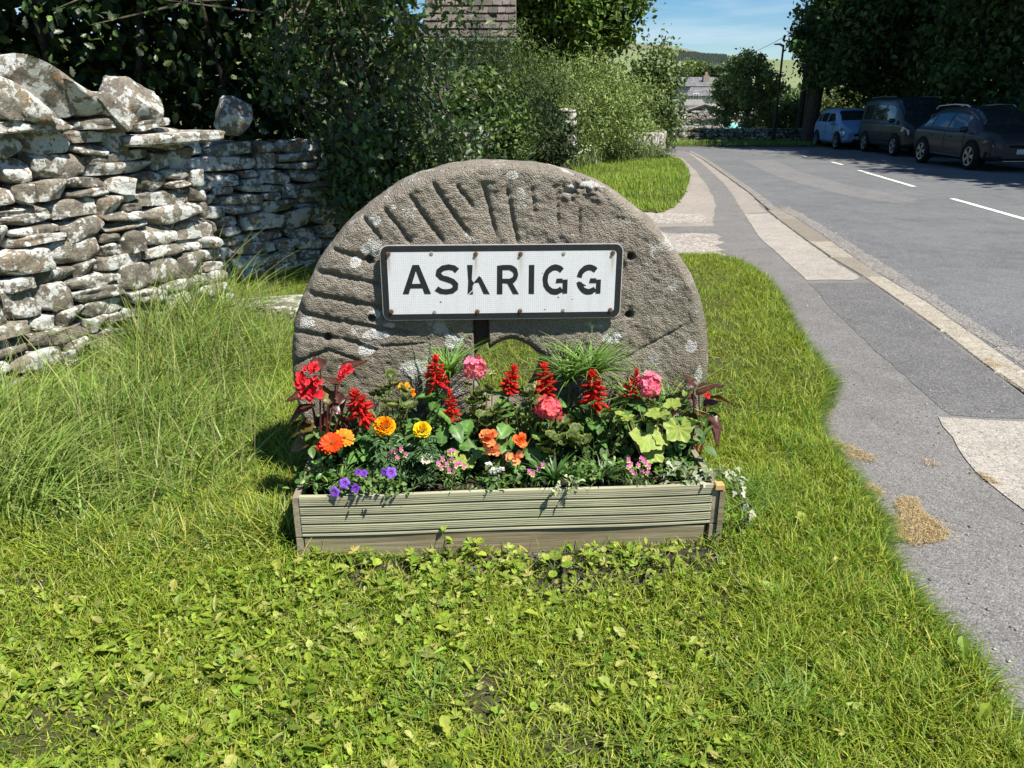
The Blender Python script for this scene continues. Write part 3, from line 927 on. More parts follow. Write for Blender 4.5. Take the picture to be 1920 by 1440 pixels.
mbx.add(np.stack([gx.ravel(), np.full(gx.size, -.0012), gzv.ravel()], 1), f[~cornr], np.stack([rust.ravel(), rust.ravel() * 0, rust.ravel() * 0], 1))
mbx.build('face', MT['plate'], sign)
# black border ring
mbx = MB(); o_ = rrect(SW - .006, SH_ - .006, .028); i_ = rrect(SW - .050, SH_ - .050, .013)
n = len(o_); v = [FR(a, b, .0018) for a, b in o_] + [FR(a, b, .0018) for a, b in i_] + [FR(a, b, 0) for a, b in o_] + [FR(a, b, 0) for a, b in i_]
f = []
for k in range(n):
    k1 = (k + 1) % n
    f += [(k, k1, n + k1, n + k), (2 * n + k, 2 * n + k1, k1, k), (n + k, n + k1, 3 * n + k1, 3 * n + k)]
mbx.add(v, f); mbx.build('border', MT['black'], sign)
# letters as flat raised shapes
def seg(p, q, w):
    p, q = Vector(p), Vector(q); d = (q - p).normalized(); n = Vector((-d.y, d.x)) * w / 2
    return [tuple(p + n), tuple(p - n), tuple(q - n), tuple(q + n)]
def arc(cx, cy, rx, ry, a0, a1, w, k=16):
    o, i = [], []
    for t in range(k + 1):
        a = R(a0 + (a1 - a0) * t / k)
        o.append((cx + (rx) * math.cos(a), cy + (ry) * math.sin(a))); i.append((cx + (rx - w) * math.cos(a), cy + (ry - w) * math.sin(a)))
    return o + i[::-1]
def letter(px0, px1, polys, kind):
    ya, yb = 551.5, 496.5
    x0, zb = s2(px0, ya); x1, zt = s2(px1, yb)
    w_, h_ = x1 - x0, zt - zb
    g = MB(); lay = 0
    for P_ in polys:
        pts = [(x0 + a * w_, zb + b * h_) for a, b in P_]
        # slightly ragged cut edges
        pts = [(a + random.gauss(0, .0005), b + random.gauss(0, .0005)) for a, b in pts]
        prism(g, pts, .0008, .0021 + lay * .0001, (0, 0, 0), FR); lay += 1
    g.build('letter', MT['black'], sign)
def L_A():
    return [[(0, 0), (.22, 0), (.58, 1), (.39, 1)], [(.78, 0), (1, 0), (.61, 1), (.43, 1)], [(.26, .20), (.74, .20), (.70, .36), (.31, .36)]]
def L_I(): return [[(0, .01), (1, 0), (1, 1), (0, 1)]]
def L_R():
    return [[(0, 0), (.25, 0), (.25, 1), (0, .98)], [(.25, 1), (.60, 1), (.60, .83), (.25, .83)], [(.25, .53), (.60, .53), (.60, .36), (.25, .38)], arc(.60, .68, .36, .32, 90, -90, .20, 12), [(.45, .40), (.70, .40), (1.0, 0), (.73, 0)]]
def L_K():
    return [[(0, 0), (.22, .16), (.24, .44), (.20, .50), (.24, 1), (.0, 1), (.02, .45)], [(.05, 0), (.23, 0), (.23, .12)], [(.28, .40), (.52, .62), (.60, .58), (1.0, 0), (.73, 0), (.50, .40)], [(.24, .30), (.30, .38), (.24, .44)]]
def L_S():
    # stroke along a smooth S path
    pts = [(.94, .80), (.80, .90), (.60, .925), (.36, .90), (.20, .80), (.17, .68), (.30, .57), (.52, .51), (.74, .44), (.86, .33), (.84, .20), (.70, .10), (.48, .075), (.26, .10), (.08, .20)]
    pts = [Vector(p) for p in pts]
    a, b = [], []
    for i, p in enumerate(pts):
        t = (pts[min(i + 1, len(pts) - 1)] - pts[max(i - 1, 0)]); t = Vector((t.x * .8, t.y)).normalized()
        n = Vector((-t.y / .8, t.x)) * .095
        a.append(tuple(p + n)); b.append(tuple(p - n))
    return [a + b[::-1]]
def L_G(cut=False):
    a = [arc(.50, .5, .50, .52, 48, 312, .2, 30)]
    if cut:
        a = [arc(.50, .5, .50, .52, 48, 168, .2, 16), arc(.50, .5, .50, .52, 192, 312, .2, 16), [(0.0, .38), (.22, .28), (.40, .30), (.1, .44)]]
    a += [[(.80, .02), (1.0, .02), (1.0, .50), (.80, .50)], [(.52, .38), (.80, .38), (.80, .54), (.56, .54)]]
    return a
letter(755, 806, L_A(), 'A')
letter(815, 860, L_S(), 'S')
letter(877, 918, L_K(), 'K')
letter(932, 973, L_R(), 'R')
letter(991, 1002, L_I(), 'I')
letter(1017, 1065, L_G(), 'G')
letter(1080, 1128, L_G(True), 'G')
# bolts
def bolt(x, z, rusty):
    g = MB()
    r = .0085 if rusty else .0075
    k = 6 if rusty else 12
    prism(g, [(x + r * math.cos(2 * math.pi * t / 14), z + r * math.sin(2 * math.pi * t / 14)) for t in range(14)], .001, .0030, (.16, .11, .07) if rusty else (.42, .45, .36), FR)
    r2 = r * .68
    prism(g, [(x + r2 * math.cos(2 * math.pi * t / k + .3), z + r2 * math.sin(2 * math.pi * t / k + .3)) for t in range(k)], .002, .0085 if rusty else .0042, (.10, .065, .04) if rusty else (.25, .27, .22), FR)
    g.build('bolt', MT['rust'], sign)
for a, b, k in bolts: bolt(*s2(a, b), k)
# small chips of lost sheeting
for a, b, w_ in ((827, 566, .006), (1047, 557, .005), (1073, 561, .003), (1022, 580, .004), (1017, 512, .003)):
    x, z = s2(a, b); g = MB()
    prism(g, [(x + w_ * math.cos(t) * random.uniform(.5, 1.1), z + w_ * .5 * math.sin(t) * random.uniform(.5, 1.1)) for t in np.linspace(0, 6.28, 8)[:-1]], .0008, .0020, (.10, .09, .07), FR)
    g.build('chip', MT['matte'], sign)
# dark brown bar behind the sign, seen in the keyway
g = MB(); box(g, (kx0 + .004 - (u0 + u1) / 2, .060, loc(PV(900, 636, 0))[2] - (z0 + z1) / 2), (kx1 - .004 - (u0 + u1) / 2, .11, .0), (.05, .035, .028)); g.build('keyway_bar', MT['rust'], sign)

# ------------------------------------------------------------------ planter
FV = -0.49
fl = loc(PV(560, 933, FV)); frt = loc(PV(1338, 908, FV)); bl = loc(PV(570, 1050, FV)); brt = loc(PV(1338, 1027, FV))
PU0, PU1 = fl[0], frt[0]
PZ1 = (fl[2] + frt[2]) / 2
zmid = (loc(PV(566, 1008, FV))[2] + loc(PV(1338, 982, FV))[2]) / 2
BV = FV + .43
pl = empty('flower_planter', UVZ((PU0 + PU1) / 2, FV, 0), YAW, 'rectangular timber planter box of ribbed boards full of flowers in front of the millstone', 'planter')
W2 = (PU1 - PU0) / 2
# ribbed upper front board: a profile drawn along the board
def ribs(z0, z1):
    h = z1 - z0; out = [(z1, .018), (z1, .0), (z1 - .012 * 1, -.0)]
    z = z1 - .013
    def g(dz, d):
        nonlocal z
        out.append((z, 0)); out.append((z - dz * .12, d)); out.append((z - dz * .88, d)); out.append((z - dz, 0)); z -= dz
    unit = (h - .018) / 4
    for k in range(4):
        zs = z
        for j in range(3):
            g(unit * .095, .0065); z -= unit * .115
        z += unit * .02
        g(unit * .28, .020)
        z -= unit * .02
        z = zs - unit
    out.append((z0 + .002, 0)); out.append((z0, .003)); out.append((z0, .018))
    return out
prof = ribs(zmid + .003, PZ1)
g = MB(); nxs = 30
vs = []
for i in range(nxs + 1):
    t = i / nxs; x = -W2 + 2 * W2 * t
    sag = .0025 * math.sin(t * 9) + .003 * math.sin(t * math.pi)
    for z, d in prof: vs.append((x, d + .0015 * math.sin(t * 7), z - sag))
k = len(prof)
f = [(i * k + j, i * k + j + 1, (i + 1) * k + j + 1, (i + 1) * k + j) for i in range(nxs) for j in range(k - 1)]
f += [tuple(range(k)), tuple(reversed(range(nxs * k, nxs * k + k)))]
g.add(vs, f); g.build('ribbed_front_board', MT['decking'], pl)
g = MB(); vs = []
for i in range(nxs + 1):
    t = i / nxs; x = -W2 + .004 + (2 * W2 - .022) * t
    top = zmid - .006 + .006 * math.sin(t * math.pi * 1.1) - .003 * math.sin(t * 13); d = .006 + .002 * math.sin(t * 11)
    for z, dd in ((top, .03), (top, d + .003), (top - .004, d), (top - .03, d + .001), (top - .06, d - .001), (-.03, d), (-.03, .03)): vs.append((x, dd, z))
k = 7
f = [(i * k + j, i * k + j + 1, (i + 1) * k + j + 1, (i + 1) * k + j) for i in range(nxs) for j in range(k - 1)] + [tuple(range(k)), tuple(reversed(range(nxs * k, nxs * k + k)))]
g.add(vs, f); g.build('lower_front_board', MT['oldwood'], pl)
D_ = .43
MT['oldwood_y'] = m_wood('weathered_wood_side', (.30, .25, .17), (.19, .16, .11), .2, 1)
for sx in (-1, 1):
    x0 = sx * (W2 + .001) if sx > 0 else -W2 - .021
    for za, zb in ((-.02, zmid - .004), (zmid, PZ1 - .002)):
        g = MB(); x0b = (W2 + .001) if sx > 0 else (-W2 - .024)
        box(g, (x0b, .004, za), (x0b + .023, D_, zb), bev=.002); g.build('side_board', MT['oldwood_y'], pl)
    g = MB(); box(g, (sx * (W2 - .035) - .03, .024, -.05), (sx * (W2 - .035) + .03, .075, PZ1 - .03), bev=.003); g.build('corner_post', MT['oldwood'], pl)
g = MB(); box(g, (-W2, D_ - .001, -.02), (W2, D_ + .02, PZ1 - .01), bev=.002); g.build('back_board', MT['oldwood'], pl)
# outer end plates at both ends
g = MB(); box(g, (W2 + .025, -.006, -.03), (W2 + .045, .05, PZ1 - .022), bev=.003); g.build('end_batten', MT['oldwood'], pl)
g = MB(); box(g, (W2 + .006, -.010, PZ1 - .02), (W2 + .038, .02, PZ1 + .003), (.5, .3, .12), bev=.003); g.build('corner_block', MT['wood_end'], pl)
# soil in the box
SOILZ = PZ1 - .045
x = np.linspace(-W2 + .002, W2 - .002, 120); yv = np.linspace(.02, D_ - .002, 44)
X, Y = np.meshgrid(x, yv); P = np.stack([X.ravel(), Y.ravel()], 1)
g = MB(); g.add(np.stack([P[:, 0], P[:, 1], SOILZ + (fbm(P, 22, 4, 3) - .5) * .035], 1), gridfaces(len(x), len(yv)))
g.build('compost', MT['soil'], pl, smooth=True)

# ------------------------------------------------------------------ drystone walls
def stone_mesh(name, k=5, seed=0, sq=3.2, rough=.10, cuts=4, cut=(.98, 1.25)):
    r = random.Random(seed)
    g = np.linspace(-1, 1, k)
    vmap = {}; vs = []; fs = []
    def vid(p):
        key = tuple(round(x, 4) for x in p)
        if key not in vmap: vmap[key] = len(vs); vs.append(key)
        return vmap[key]
    for ax in range(3):
        for s in (-1, 1):
            for i in range(k - 1):
                for j in range(k - 1):
                    q = []
                    for a, b in ((g[i], g[j]), (g[i + 1], g[j]), (g[i + 1], g[j + 1]), (g[i], g[j + 1])):
                        p = [0, 0, 0]; p[ax] = s; p[(ax + 1) % 3] = a; p[(ax + 2) % 3] = b; q.append(vid(p))
                    fs.append(q if s > 0 else q[::-1])
    P = np.array(vs, float)
    n = (np.abs(P) ** sq).sum(1) ** (1 / sq)
    P = P / n[:, None] * 1.0
    # broken corners: a few cutting planes, then noise
    for _ in range(cuts):
        d = np.array([r.gauss(0, 1) for _ in range(3)]); d /= np.linalg.norm(d)
        lim = r.uniform(*cut)
        h = P @ d
        lim = lim * np.abs(d).sum()
        P -= np.maximum(h - lim, 0)[:, None] * d
    P += (np.stack([fbm(P + 9 * a + seed, 1.3, 3, seed + a) for a in range(3)], 1) - .5) * rough * 3.2
    P += (np.stack([fbm(P + 5 * a + seed, 4.5, 2, seed + a) for a in range(3)], 1) - .5) * rough * 1.0
    P[:, 2] += P[:, 0] * r.uniform(-.12, .12)
    mb = MB(); mb.add(P * .5, np.array(fs))
    me = mb.mesh(name, True)
    me.polygons.foreach_set('use_smooth', np.full(len(me.polygons), True))
    try:
        me.set_sharp_from_angle(angle=R(28))
    except Exception: pass
    return me
STONES = {}
for m in ('wallstone', 'wallstone_dark'):
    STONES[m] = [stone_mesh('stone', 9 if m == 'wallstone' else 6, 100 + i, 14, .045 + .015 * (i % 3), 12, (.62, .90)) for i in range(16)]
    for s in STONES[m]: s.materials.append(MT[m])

def drystone(root, A, B, z0, ztop, mat, hrange=(.07, .14), wrange=(.14, .42), depth=.26, name='stone', face=1, endcut=None, maxn=300, batter=0.07, startcut=None, dropout=0, wild=1.0):
    A = Vector((A[0], A[1], 0)); B = Vector((B[0], B[1], 0))
    D = (B - A); Ln = D.length; D.normalize(); Nn = Vector((D.y, -D.x, 0)) * face
    z = z0; cnt = 0
    yaw = math.atan2(D.y, D.x)
    hmax = max(ztop(0), ztop(Ln), ztop(Ln / 2))
    row = 0
    while z < hmax - .02:
        h = random.uniform(*hrange) * (1.15 if z < .45 else 1.0)
        s = -random.uniform(0, .2)
        e = Ln if endcut is None else endcut(z)
        while s < e:
            w = random.uniform(*wrange)
            if random.random() < .15: w *= 1.4
            w = min(w, max(e - s, .10))
            if e - s - w < .08: w = e - s
            sm = s + w / 2
            if z + h * .5 < ztop(min(max(sm, 0), Ln)) and random.random() > dropout:
                proud = random.gauss(0, .017 * wild) - (z - z0) * batter
                parts = [(z, h)]
                if h > .10 and random.random() < .28:
                    t = random.uniform(.4, .6); parts = [(z, h * t), (z + h * t, h * (1 - t))]
                for zz, hh in parts:
                    me = random.choice(STONES[mat])
                    c = A + D * sm + Nn * (proud - depth / 2 + random.gauss(0, .004)) + Vector((0, 0, zz + hh / 2))
                    M = Matrix.Translation(c) @ Matrix.Rotation(yaw + random.gauss(0, .06 * wild), 4, 'Z') @ Matrix.Rotation(random.gauss(0, .045 * wild), 4, 'Y') @ Matrix.Rotation(random.gauss(0, .05), 4, 'X')
                    M = M @ Matrix.Diagonal((w * 1.0 * random.choice((-1, 1)), depth * random.uniform(.9, 1.1), hh * 1.03, 1))
                    if M.determinant() < 0: M = M @ Matrix.Diagonal((-1, 1, 1, 1))
                    o = link(name, me, root); o.matrix_world = M; o.matrix_basis = root.matrix_world.inverted() @ M if False else M
                    cnt += 1
                    if cnt >= maxn: return cnt
            s += w
        z += h; row += 1
    return cnt
def place(name, me, root, c, yaw, tilt, pitch, size):
    M = Matrix.Translation(c) @ Matrix.Rotation(yaw, 4, 'Z') @ Matrix.Rotation(tilt, 4, 'Y') @ Matrix.Rotation(pitch, 4, 'X') @ Matrix.Diagonal((*size, 1))
    o = link(name, me, root); o.matrix_basis = M
    return o
def corebox(root, A, B, z0, z1, depth, inset, face=1, name='wall_core'):
    A = Vector((A[0], A[1], 0)); B = Vector((B[0], B[1], 0)); D = (B - A).normalized(); Nn = Vector((D.y, -D.x, 0)) * face
    a = A - Nn * inset; b = B - Nn * inset; c = B - Nn * depth; d = A - Nn * depth
    bt = Nn * -(z1 - z0) * .07
    v = [(p.x, p.y, z0) for p in (a, b, c, d)] + [((p + bt).x, (p + bt).y, z1) for p in (a, b)] + [(p.x, p.y, z1) for p in (c, d)]
    f = [(0, 1, 5, 4), (1, 2, 6, 5), (2, 3, 7, 6), (3, 0, 4, 7), (4, 5, 6, 7), (3, 2, 1, 0)]
    mb = MB(); mb.add(v, f, (.05, .042, .033)); return mb.build(name, MT['core'], root)

# near wall, receding along the left of the lawn
WA = G(0, 748); WE = G(452, 592)
WD = (WE - WA).normalized()
W0 = WA - WD * .5
LW = (WE - W0).length
step_s = (PY(322, 230, 4.85) - W0).dot(WD)
s_cap = 1.0
def px_to_s(px, z):
    # distance along the wall where its face is seen in column px at height z
    best = min(np.linspace(0, LW, 400), key=lambda s: abs(proj([(*(W0 + WD * s).xy, z)])[0][0] - px))
    return float(best)
s_step = px_to_s(322, 1.4)
random.seed(21)
near = empty('drystone_wall', (0, 0, 0), 0, 'tall sunlit drystone wall at left, pale with lichen, topped by big leaning cap stones', 'stone wall')
def zt1(s): return 1.40 if s < s_step else 1.27
endc = lambda z: LW - .13 * z - .02
n1 = drystone(near, W0, WE, -.02, zt1, 'wallstone', (.065, .145), (.13, .38), .30, endcut=endc, maxn=290, wild=1.2)
WN = Vector((WD.y, -WD.x, 0))
corebox(near, W0, WE - WD * .22, -.1, 1.25, .55, .12)
# far (end) face of the wall towards the stile
ycap = math.atan2(WD.y, WD.x)
CAPS = [stone_mesh('stone', 10, 300 + i, 12, .06, 16, (.55, .82)) for i in range(5)]
for m_ in CAPS: m_.materials.append(MT['wallstone'])
caps = [(-10, 188, .40, .34, .17, -.5), (50, 186, .40, .40, .16, -.55), (112, 178, .42, .44, .20, -.5), (170, 190, .36, .44, .17, -.62), (212, 205, .26, .40, .13, -.9), (-80, 190, .4, .4, .18, -.5)]
for px, py, a, b, c_, t in caps:
    s = px_to_s(px, 1.5); p = W0 + WD * s - WN * .22
    q = proj([(p.x, p.y, 1.5)])
    # height from the row
    zz = 1.5 + (proj([(p.x, p.y, 1.5)])[1][0] - py) / 1442 * p.y * 1.05
    place('cap_stone', CAPS[len(near.children) % 5], near, Vector((p.x, p.y, zz)), ycap + random.gauss(0, .1), -t * .9, random.gauss(0, .1), (a * 1.15, .52, c_ * 1.15))
ball = stone_mesh('stone', 9, 777, 3.4, .07, 8, (.5, .7)); ball.materials.append(MT['wallstone'])
s = px_to_s(275, 1.5); p = W0 + WD * s - WN * .16
place('cap_stone', ball, near, Vector((p.x, p.y, 1.49)), ycap, .35, 0, (.34, .40, .34))
for px, w_ in ((10, .34), (100, .3), (190, .28), (290, .26)):
    s = px_to_s(px, 1.42); p = W0 + WD * s - WN * .2
    place('cap_stone', random.choice(STONES['wallstone']), near, Vector((p.x, p.y, 1.40)), ycap, random.gauss(0, .08), 0, (w_, .42, .07))
# the thin ledge slab on the lower shoulder
s = (px_to_s(262, 1.3) + px_to_s(400, 1.3)) / 2; p = W0 + WD * s - WN * .12
slab = stone_mesh('slab', 8, 55, 7, .05); slab.materials.append(MT['wallstone'])
place('ledge_slab', slab, near, Vector((p.x, p.y, 1.305)), ycap, -.02, 0, (.80, .42, .075))
# stones turning the end of the wall
random.seed(5)
e2 = WE - WN * .55
A2 = WE - WD * .02
z = -.02; 
while z < 1.25:
    h = random.uniform(.07, .13); w = random.uniform(.2, .32)
    c = WE - WD * (.13 * z + .16) - WN * (.07 * z + .30)
    place('stone', random.choice(STONES['wallstone']), near, Vector((c.x, c.y, z + h / 2)), ycap + math.pi / 2 + random.gauss(0, .08), random.gauss(0, .03), 0, (.52, .3, h * 1.08)); z += h

# second wall, turning towards the back
B0 = G(440, 592); B0 = Vector((-2.72, 6.75, 0))
BD = Vector((.73, .68, 0)).normalized(); B1 = B0 + BD * 2.6
BN = Vector((BD.y, -BD.x, 0))
w2 = empty('drystone_wall', (0, 0, 0), 0, 'dark half shaded drystone wall behind the millstone, partly under hanging oak leaves', 'stone wall')
random.seed(11)
n2 = drystone(w2, B0, B1, -.02, lambda s: 1.25 - .02 * s, 'wallstone', (.06, .15), (.16, .45), .30, maxn=230, batter=.05, wild=1.3)
corebox(w2, B0, B1, -.1, 1.2, .5, .13)
bl_ = PY(436, 205, 7.0)
b_o = place('boulder', ball, None, Vector((bl_.x, bl_.y, 1.41)), .8, .3, 0, (.28, .28, .33))
tag(b_o, 'rounded grey boulder sitting on top of the dark wall under the leaves', 'boulder')
fs = G(505, 572, .12)
m_ = stone_mesh('slab', 8, 91, 8, .03); m_.materials.append(MT['wallstone'])
slb = place('stone_slab', m_, None, Vector((fs.x, fs.y + .05, .07)), .25, .02, 0, (.62, .42, .14))
tag(slb, 'flat pale stone slab lying at the foot of the dark wall beside the millstone', 'stone slab')
# third run, mostly hidden by ivy, and the gate pillar at its end
random.seed(12)
w3 = empty('drystone_wall', (0, 0, 0), 0, 'overgrown drystone wall glimpsed through shrubs between millstone and far lawn', 'stone wall')
C0 = B1 + Vector((.02, .35, 0)); C1 = Vector((.15, 17.5, 0))
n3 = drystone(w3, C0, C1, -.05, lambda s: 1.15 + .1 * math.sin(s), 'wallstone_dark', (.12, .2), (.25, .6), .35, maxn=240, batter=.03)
corebox(w3, C0, C1, -.1, 1.1, .5, .1)
pil = empty('gate_pillar', (0, 0, 0), 0, 'short sunlit stone gate pillar beside the dark ivy mound at the far lawn', 'pillar')
pp = PY(1059, 285, 21.3)
z = -.05
while z < 1.22:
    h = random.uniform(.13, .2)
    for dx in (-.14, .14):
        place('stone', random.choice(STONES['wallstone']), pil, Vector((pp.x + dx, 21.3, z + h / 2)), random.gauss(0, .1), 0, 0, (.30, .5, h * 1.06))
    z += h
place('cap_stone', ball, pil, Vector((pp.x, 21.3, z + .04)), .3, 0, 0, (.5, .5, .16))
# low curved wall with pale upright copings
lw = empty('curved_wall', (0, 0, 0), 0, 'low curved wall with pale lichen covered upright copings beyond the far lawn', 'stone wall')
arcp = [PY(px, 268, Y) for px, Y in ((1142, 23.6), (1165, 24.6), (1190, 25.6), (1212, 26.2), (1228, 26.6), (1238, 27.6))]
for a, b in zip(arcp[:-1], arcp[1:]):
    a = Vector((a.x, a.y, 0)); b = Vector((b.x, b.y, 0)); d = b - a
    n = max(2, int(d.length / .17))
    yw = math.atan2(d.y, d.x)
    for i in range(n):
        c = a + d * (i + .5) / n
        place('coping_stone', random.choice(STONES['wallstone']), lw, Vector((c.x, c.y, .52 + random.gauss(0, .02))), yw, random.gauss(.1, .1), 0, (.14, .42, .36))
    for zz in (-.05, .1, .23):
        n = max(1, int(d.length / .4))
        for i in range(n):
            c = a + d * (i + .5) / n
            place('stone', random.choice(STONES['wallstone']), lw, Vector((c.x, c.y, zz + .06)), yw + random.gauss(0, .05), 0, 0, (d.length / n * 1.05, .4, .17))
# wall on the far side of the road
random.seed(14)
w4 = empty('drystone_wall', (0, 0, 0), 0, 'long low dark drystone wall on the far side of the road behind the lamp post', 'stone wall')
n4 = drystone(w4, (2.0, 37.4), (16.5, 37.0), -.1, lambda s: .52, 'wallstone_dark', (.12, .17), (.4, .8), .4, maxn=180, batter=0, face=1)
corebox(w4, (2.0, 37.4), (16.5, 37.0), -.3, .5, .5, .1)
print('stones', n1, n2, n3, n4)

# ------------------------------------------------------------------ buildings
def quadmat(mb, a, b, c, d, col_): mb.add([tuple(a), tuple(b), tuple(c), tuple(d)], [(0, 1, 2, 3)], col_)
MT['slate'] = m_col('slate', .7, .3, nscale=1.5, namp=.3)
MT['rubble'] = m_stone('rubble', ((.33, .30, .25), (.20, .18, .15)), (.50, .56), sc=.5, orange=0)
MT['render'] = m_col('pale_wall', .9, .1, nscale=3, namp=.15)
MT['glass'] = m_col('window_glass', .08, .6)

def slates(mb, P0, du, dv, nu, nv, colr, lift=.02, jit=.12):
    """rows of overlapping slates from eave P0 along du, up the slope dv; each slate its own plate"""
    P0, du, dv = Vector(P0), Vector(du), Vector(dv)
    nrm = du.cross(dv).normalized()
    su, sv = du / nu, dv / nv
    v = []; f = []; c = []
    for j in range(nv):
        off = (j % 2) * .5
        i = -off
        while i < nu:
            w = random.uniform(.75, 1.25)
            a = max(0, i); b = min(nu, i + w)
            if b - a > .05:
                p = P0 + su * (a + .03) + sv * j + nrm * (lift + random.uniform(0, lift * .6)); q = P0 + su * (b - .03) + sv * j + nrm * (lift + random.uniform(0, lift * .6))
                r_ = P0 + su * (b - .03) + sv * (j + 1.15) + nrm * .004; s_ = P0 + su * (a + .03) + sv * (j + 1.15) + nrm * .004
                p2 = p - nrm * lift * .9; q2 = q - nrm * lift * .9
                k = len(v); v += [tuple(x) for x in (p, q, r_, s_, p2, q2)]; f += [(k, k + 1, k + 2, k + 3), (k + 4, k + 5, k + 1, k)]
                t = random.gauss(1, jit); c += [tuple(max(.01, x * t) for x in colr)] * 6
            i += w
    mb.add(v, f, np.array(c))

# stone-slated house glimpsed through the trees (top centre)
random.seed(3)
hs = empty('stone_house', (0, 0, 0), 0, 'stone house whose stone slate roof shows through the dark trees at the top', 'house')
Yh = 22.0
e0 = PY(790, 72, Yh); e1 = PY(968, 60, Yh)
zE = e0.z
x0, x1 = e0.x, e1.x + .0
ridge_dy, ridge_dz = 3.6, 3.0
g = MB(); box(g, (x0 + .1, Yh + .15, -.1), (x1 - .1, Yh + 7, zE), (.34, .30, .24)); g.build('wall', MT['rubble'], hs)
rf = MB(); quadmat(rf, (x0, Yh, zE), (x1, Yh, zE), (x1, Yh + ridge_dy, zE + ridge_dz), (x0, Yh + ridge_dy, zE + ridge_dz), (.2, .18, .15))
quadmat(rf, (x1, Yh + 2 * ridge_dy, zE), (x0, Yh + 2 * ridge_dy, zE), (x0, Yh + ridge_dy, zE + ridge_dz), (x1, Yh + ridge_dy, zE + ridge_dz), (.2, .18, .15))
rfo = rf.build('roof', MT['matte'], hs)
nu = 9
for j in range(14):
    g = MB(); slates(g, Vector((x0, Yh, zE)) + Vector((0, ridge_dy, ridge_dz)) * j / 14, (x1 - x0, 0, 0), Vector((0, ridge_dy, ridge_dz)) / 14, nu, 1, (.105, .09, .078), .05, .25)
    g.build('slate_course', MT['matte'], rfo)
g = MB(); tube(g, [(x0 - .05, Yh - .08, zE - .05), (x1 + .1, Yh - .08, zE - .05)], .06, 8, (.12, .12, .12)); g.build('gutter', MT['plain'], hs)
g = MB(); tube(g, [(x1 - .35, Yh + 1.3, zE + .9), (x1 - .35, Yh + 1.3, zE + 1.7)], .08, 8, (.6, .58, .52)); g.build('flue', MT['plain'], hs)

# barn with a stone gable across the road
bn = empty('stone_barn', (0, 0, 0), 0, 'low stone barn with its rubble gable towards the road behind the far wall', 'barn')
Yb = 50.0
pk = PY(1321, 199, Yb); lf = PY(1251, 221, Yb); rt = PY(1398, 235, Yb)
gl = PY(1268, 262, Yb)
zb0 = -3.0
xl_, xr_ = PY(1245, 222, Yb).x, 2 * pk.x - PY(1245, 222, Yb).x
ze_ = lf.z
g = MB(); prism(g, [(xl_, zb0), (xr_, zb0), (xr_, ze_), (pk.x, pk.z - .05), (xl_, ze_)][::-1], Yb, Yb + .5, (.3, .27, .22), lambda a, b, h: (a, h, b)); g.build('gable_wall', MT['core'], bn)
# gable stones: individually proud courses, joined
gst = 0
z = -.45
while z < pk.z - .1 and gst < 300:
    h = random.uniform(.13, .20)
    t = 0 if z < ze_ else (z + h - ze_) / (pk.z - ze_)
    a, b = xl_ + (pk.x - xl_) * t + .05, xr_ + (pk.x - xr_) * t - .05
    s = a
    while s < b:
        w = random.uniform(.3, .65); w = min(w, b - s)
        if w > .1:
            place('stone', random.choice(STONES['wallstone']), bn, Vector((s + w / 2, Yb - .05, z + h / 2)), random.gauss(0, .05), random.gauss(0, .03), 0, (w * .98, .22 + random.uniform(-.05, .05), h * .98)); gst += 1
        s += w
    z += h
def roofplane(a, b, c, d, colr, nm='roof', par=None, mat='slate', nu=14, nv=9):
    g = MB(); quadmat(g, a, b, c, d, tuple(x * .7 for x in colr)); o = g.build(nm, MT['matte'], par)
    g = MB(); slates(g, a, Vector(b) - Vector(a), Vector(d) - Vector(a), nu, nv, colr, .03, .12)
    s = g.build('slates', MT[mat], o); s['kind'] = 'stuff'
    return o
dpth = 9
roofplane((xl_ - .3, Yb + dpth, ze_ - .1), (xl_ - .3, Yb - .08, ze_ - .1), (pk.x, Yb - .08, pk.z + .05), (pk.x, Yb + dpth, pk.z + .05), (.17, .16, .15), par=bn)
roofplane((xr_ + .3, Yb - .08, ze_ - .1), (xr_ + .3, Yb + dpth, ze_ - .1), (pk.x, Yb + dpth, pk.z + .05), (pk.x, Yb - .08, pk.z + .05), (.17, .16, .15), par=bn)
for sx, xe in ((-1, xl_ - .3), (1, xr_ + .3)):
    g = MB(); tube(g, [(xe, Yb - .16, ze_ - .08), (pk.x, Yb - .16, pk.z + .08)], .09, 4, (.22, .20, .17)); g.build('verge_coping', MT['matte'], bn)
# flat white fascia on the left verge
g = MB(); a = PY(1250, 222, Yb - .5); b = PY(1272, 213, Yb - .5); tube(g, [(a.x, Yb - .55, a.z), (b.x, Yb - .55, b.z)], .07, 4, (.75, .74, .70)); g.build('fascia', MT['plain'], bn)
# string course
g = MB(); a = PY(1296, 219, Yb - .3); b = PY(1345, 219, Yb - .3); box(g, (a.x, Yb - .3, a.z - .12), (b.x + .3, Yb - .2, a.z - .04), (.14, .13, .11)); g.build('ledge', MT['matte'], bn)

# long outbuilding behind the barn on the right
ob = empty('outbuilding', (0, 0, 0), 0, 'long low stone outbuilding with slate roof running right behind the barn', 'outbuilding')
Yo = 60
a = PY(1330, 203, Yo); b = PY(1475, 203, Yo)
g = MB(); box(g, (a.x, Yo, -3.6), (b.x, Yo + 5, a.z - .9), (.34, .31, .26)); g.build('wall', MT['rubble'], ob)
roofplane((a.x - .2, Yo - .3, a.z - 1.0), (b.x + .2, Yo - .3, a.z - 1.0), (b.x + .2, Yo + 2.5, a.z + .1), (a.x - .2, Yo + 2.5, a.z + .1), (.2, .195, .19), par=ob, nu=24, nv=8)

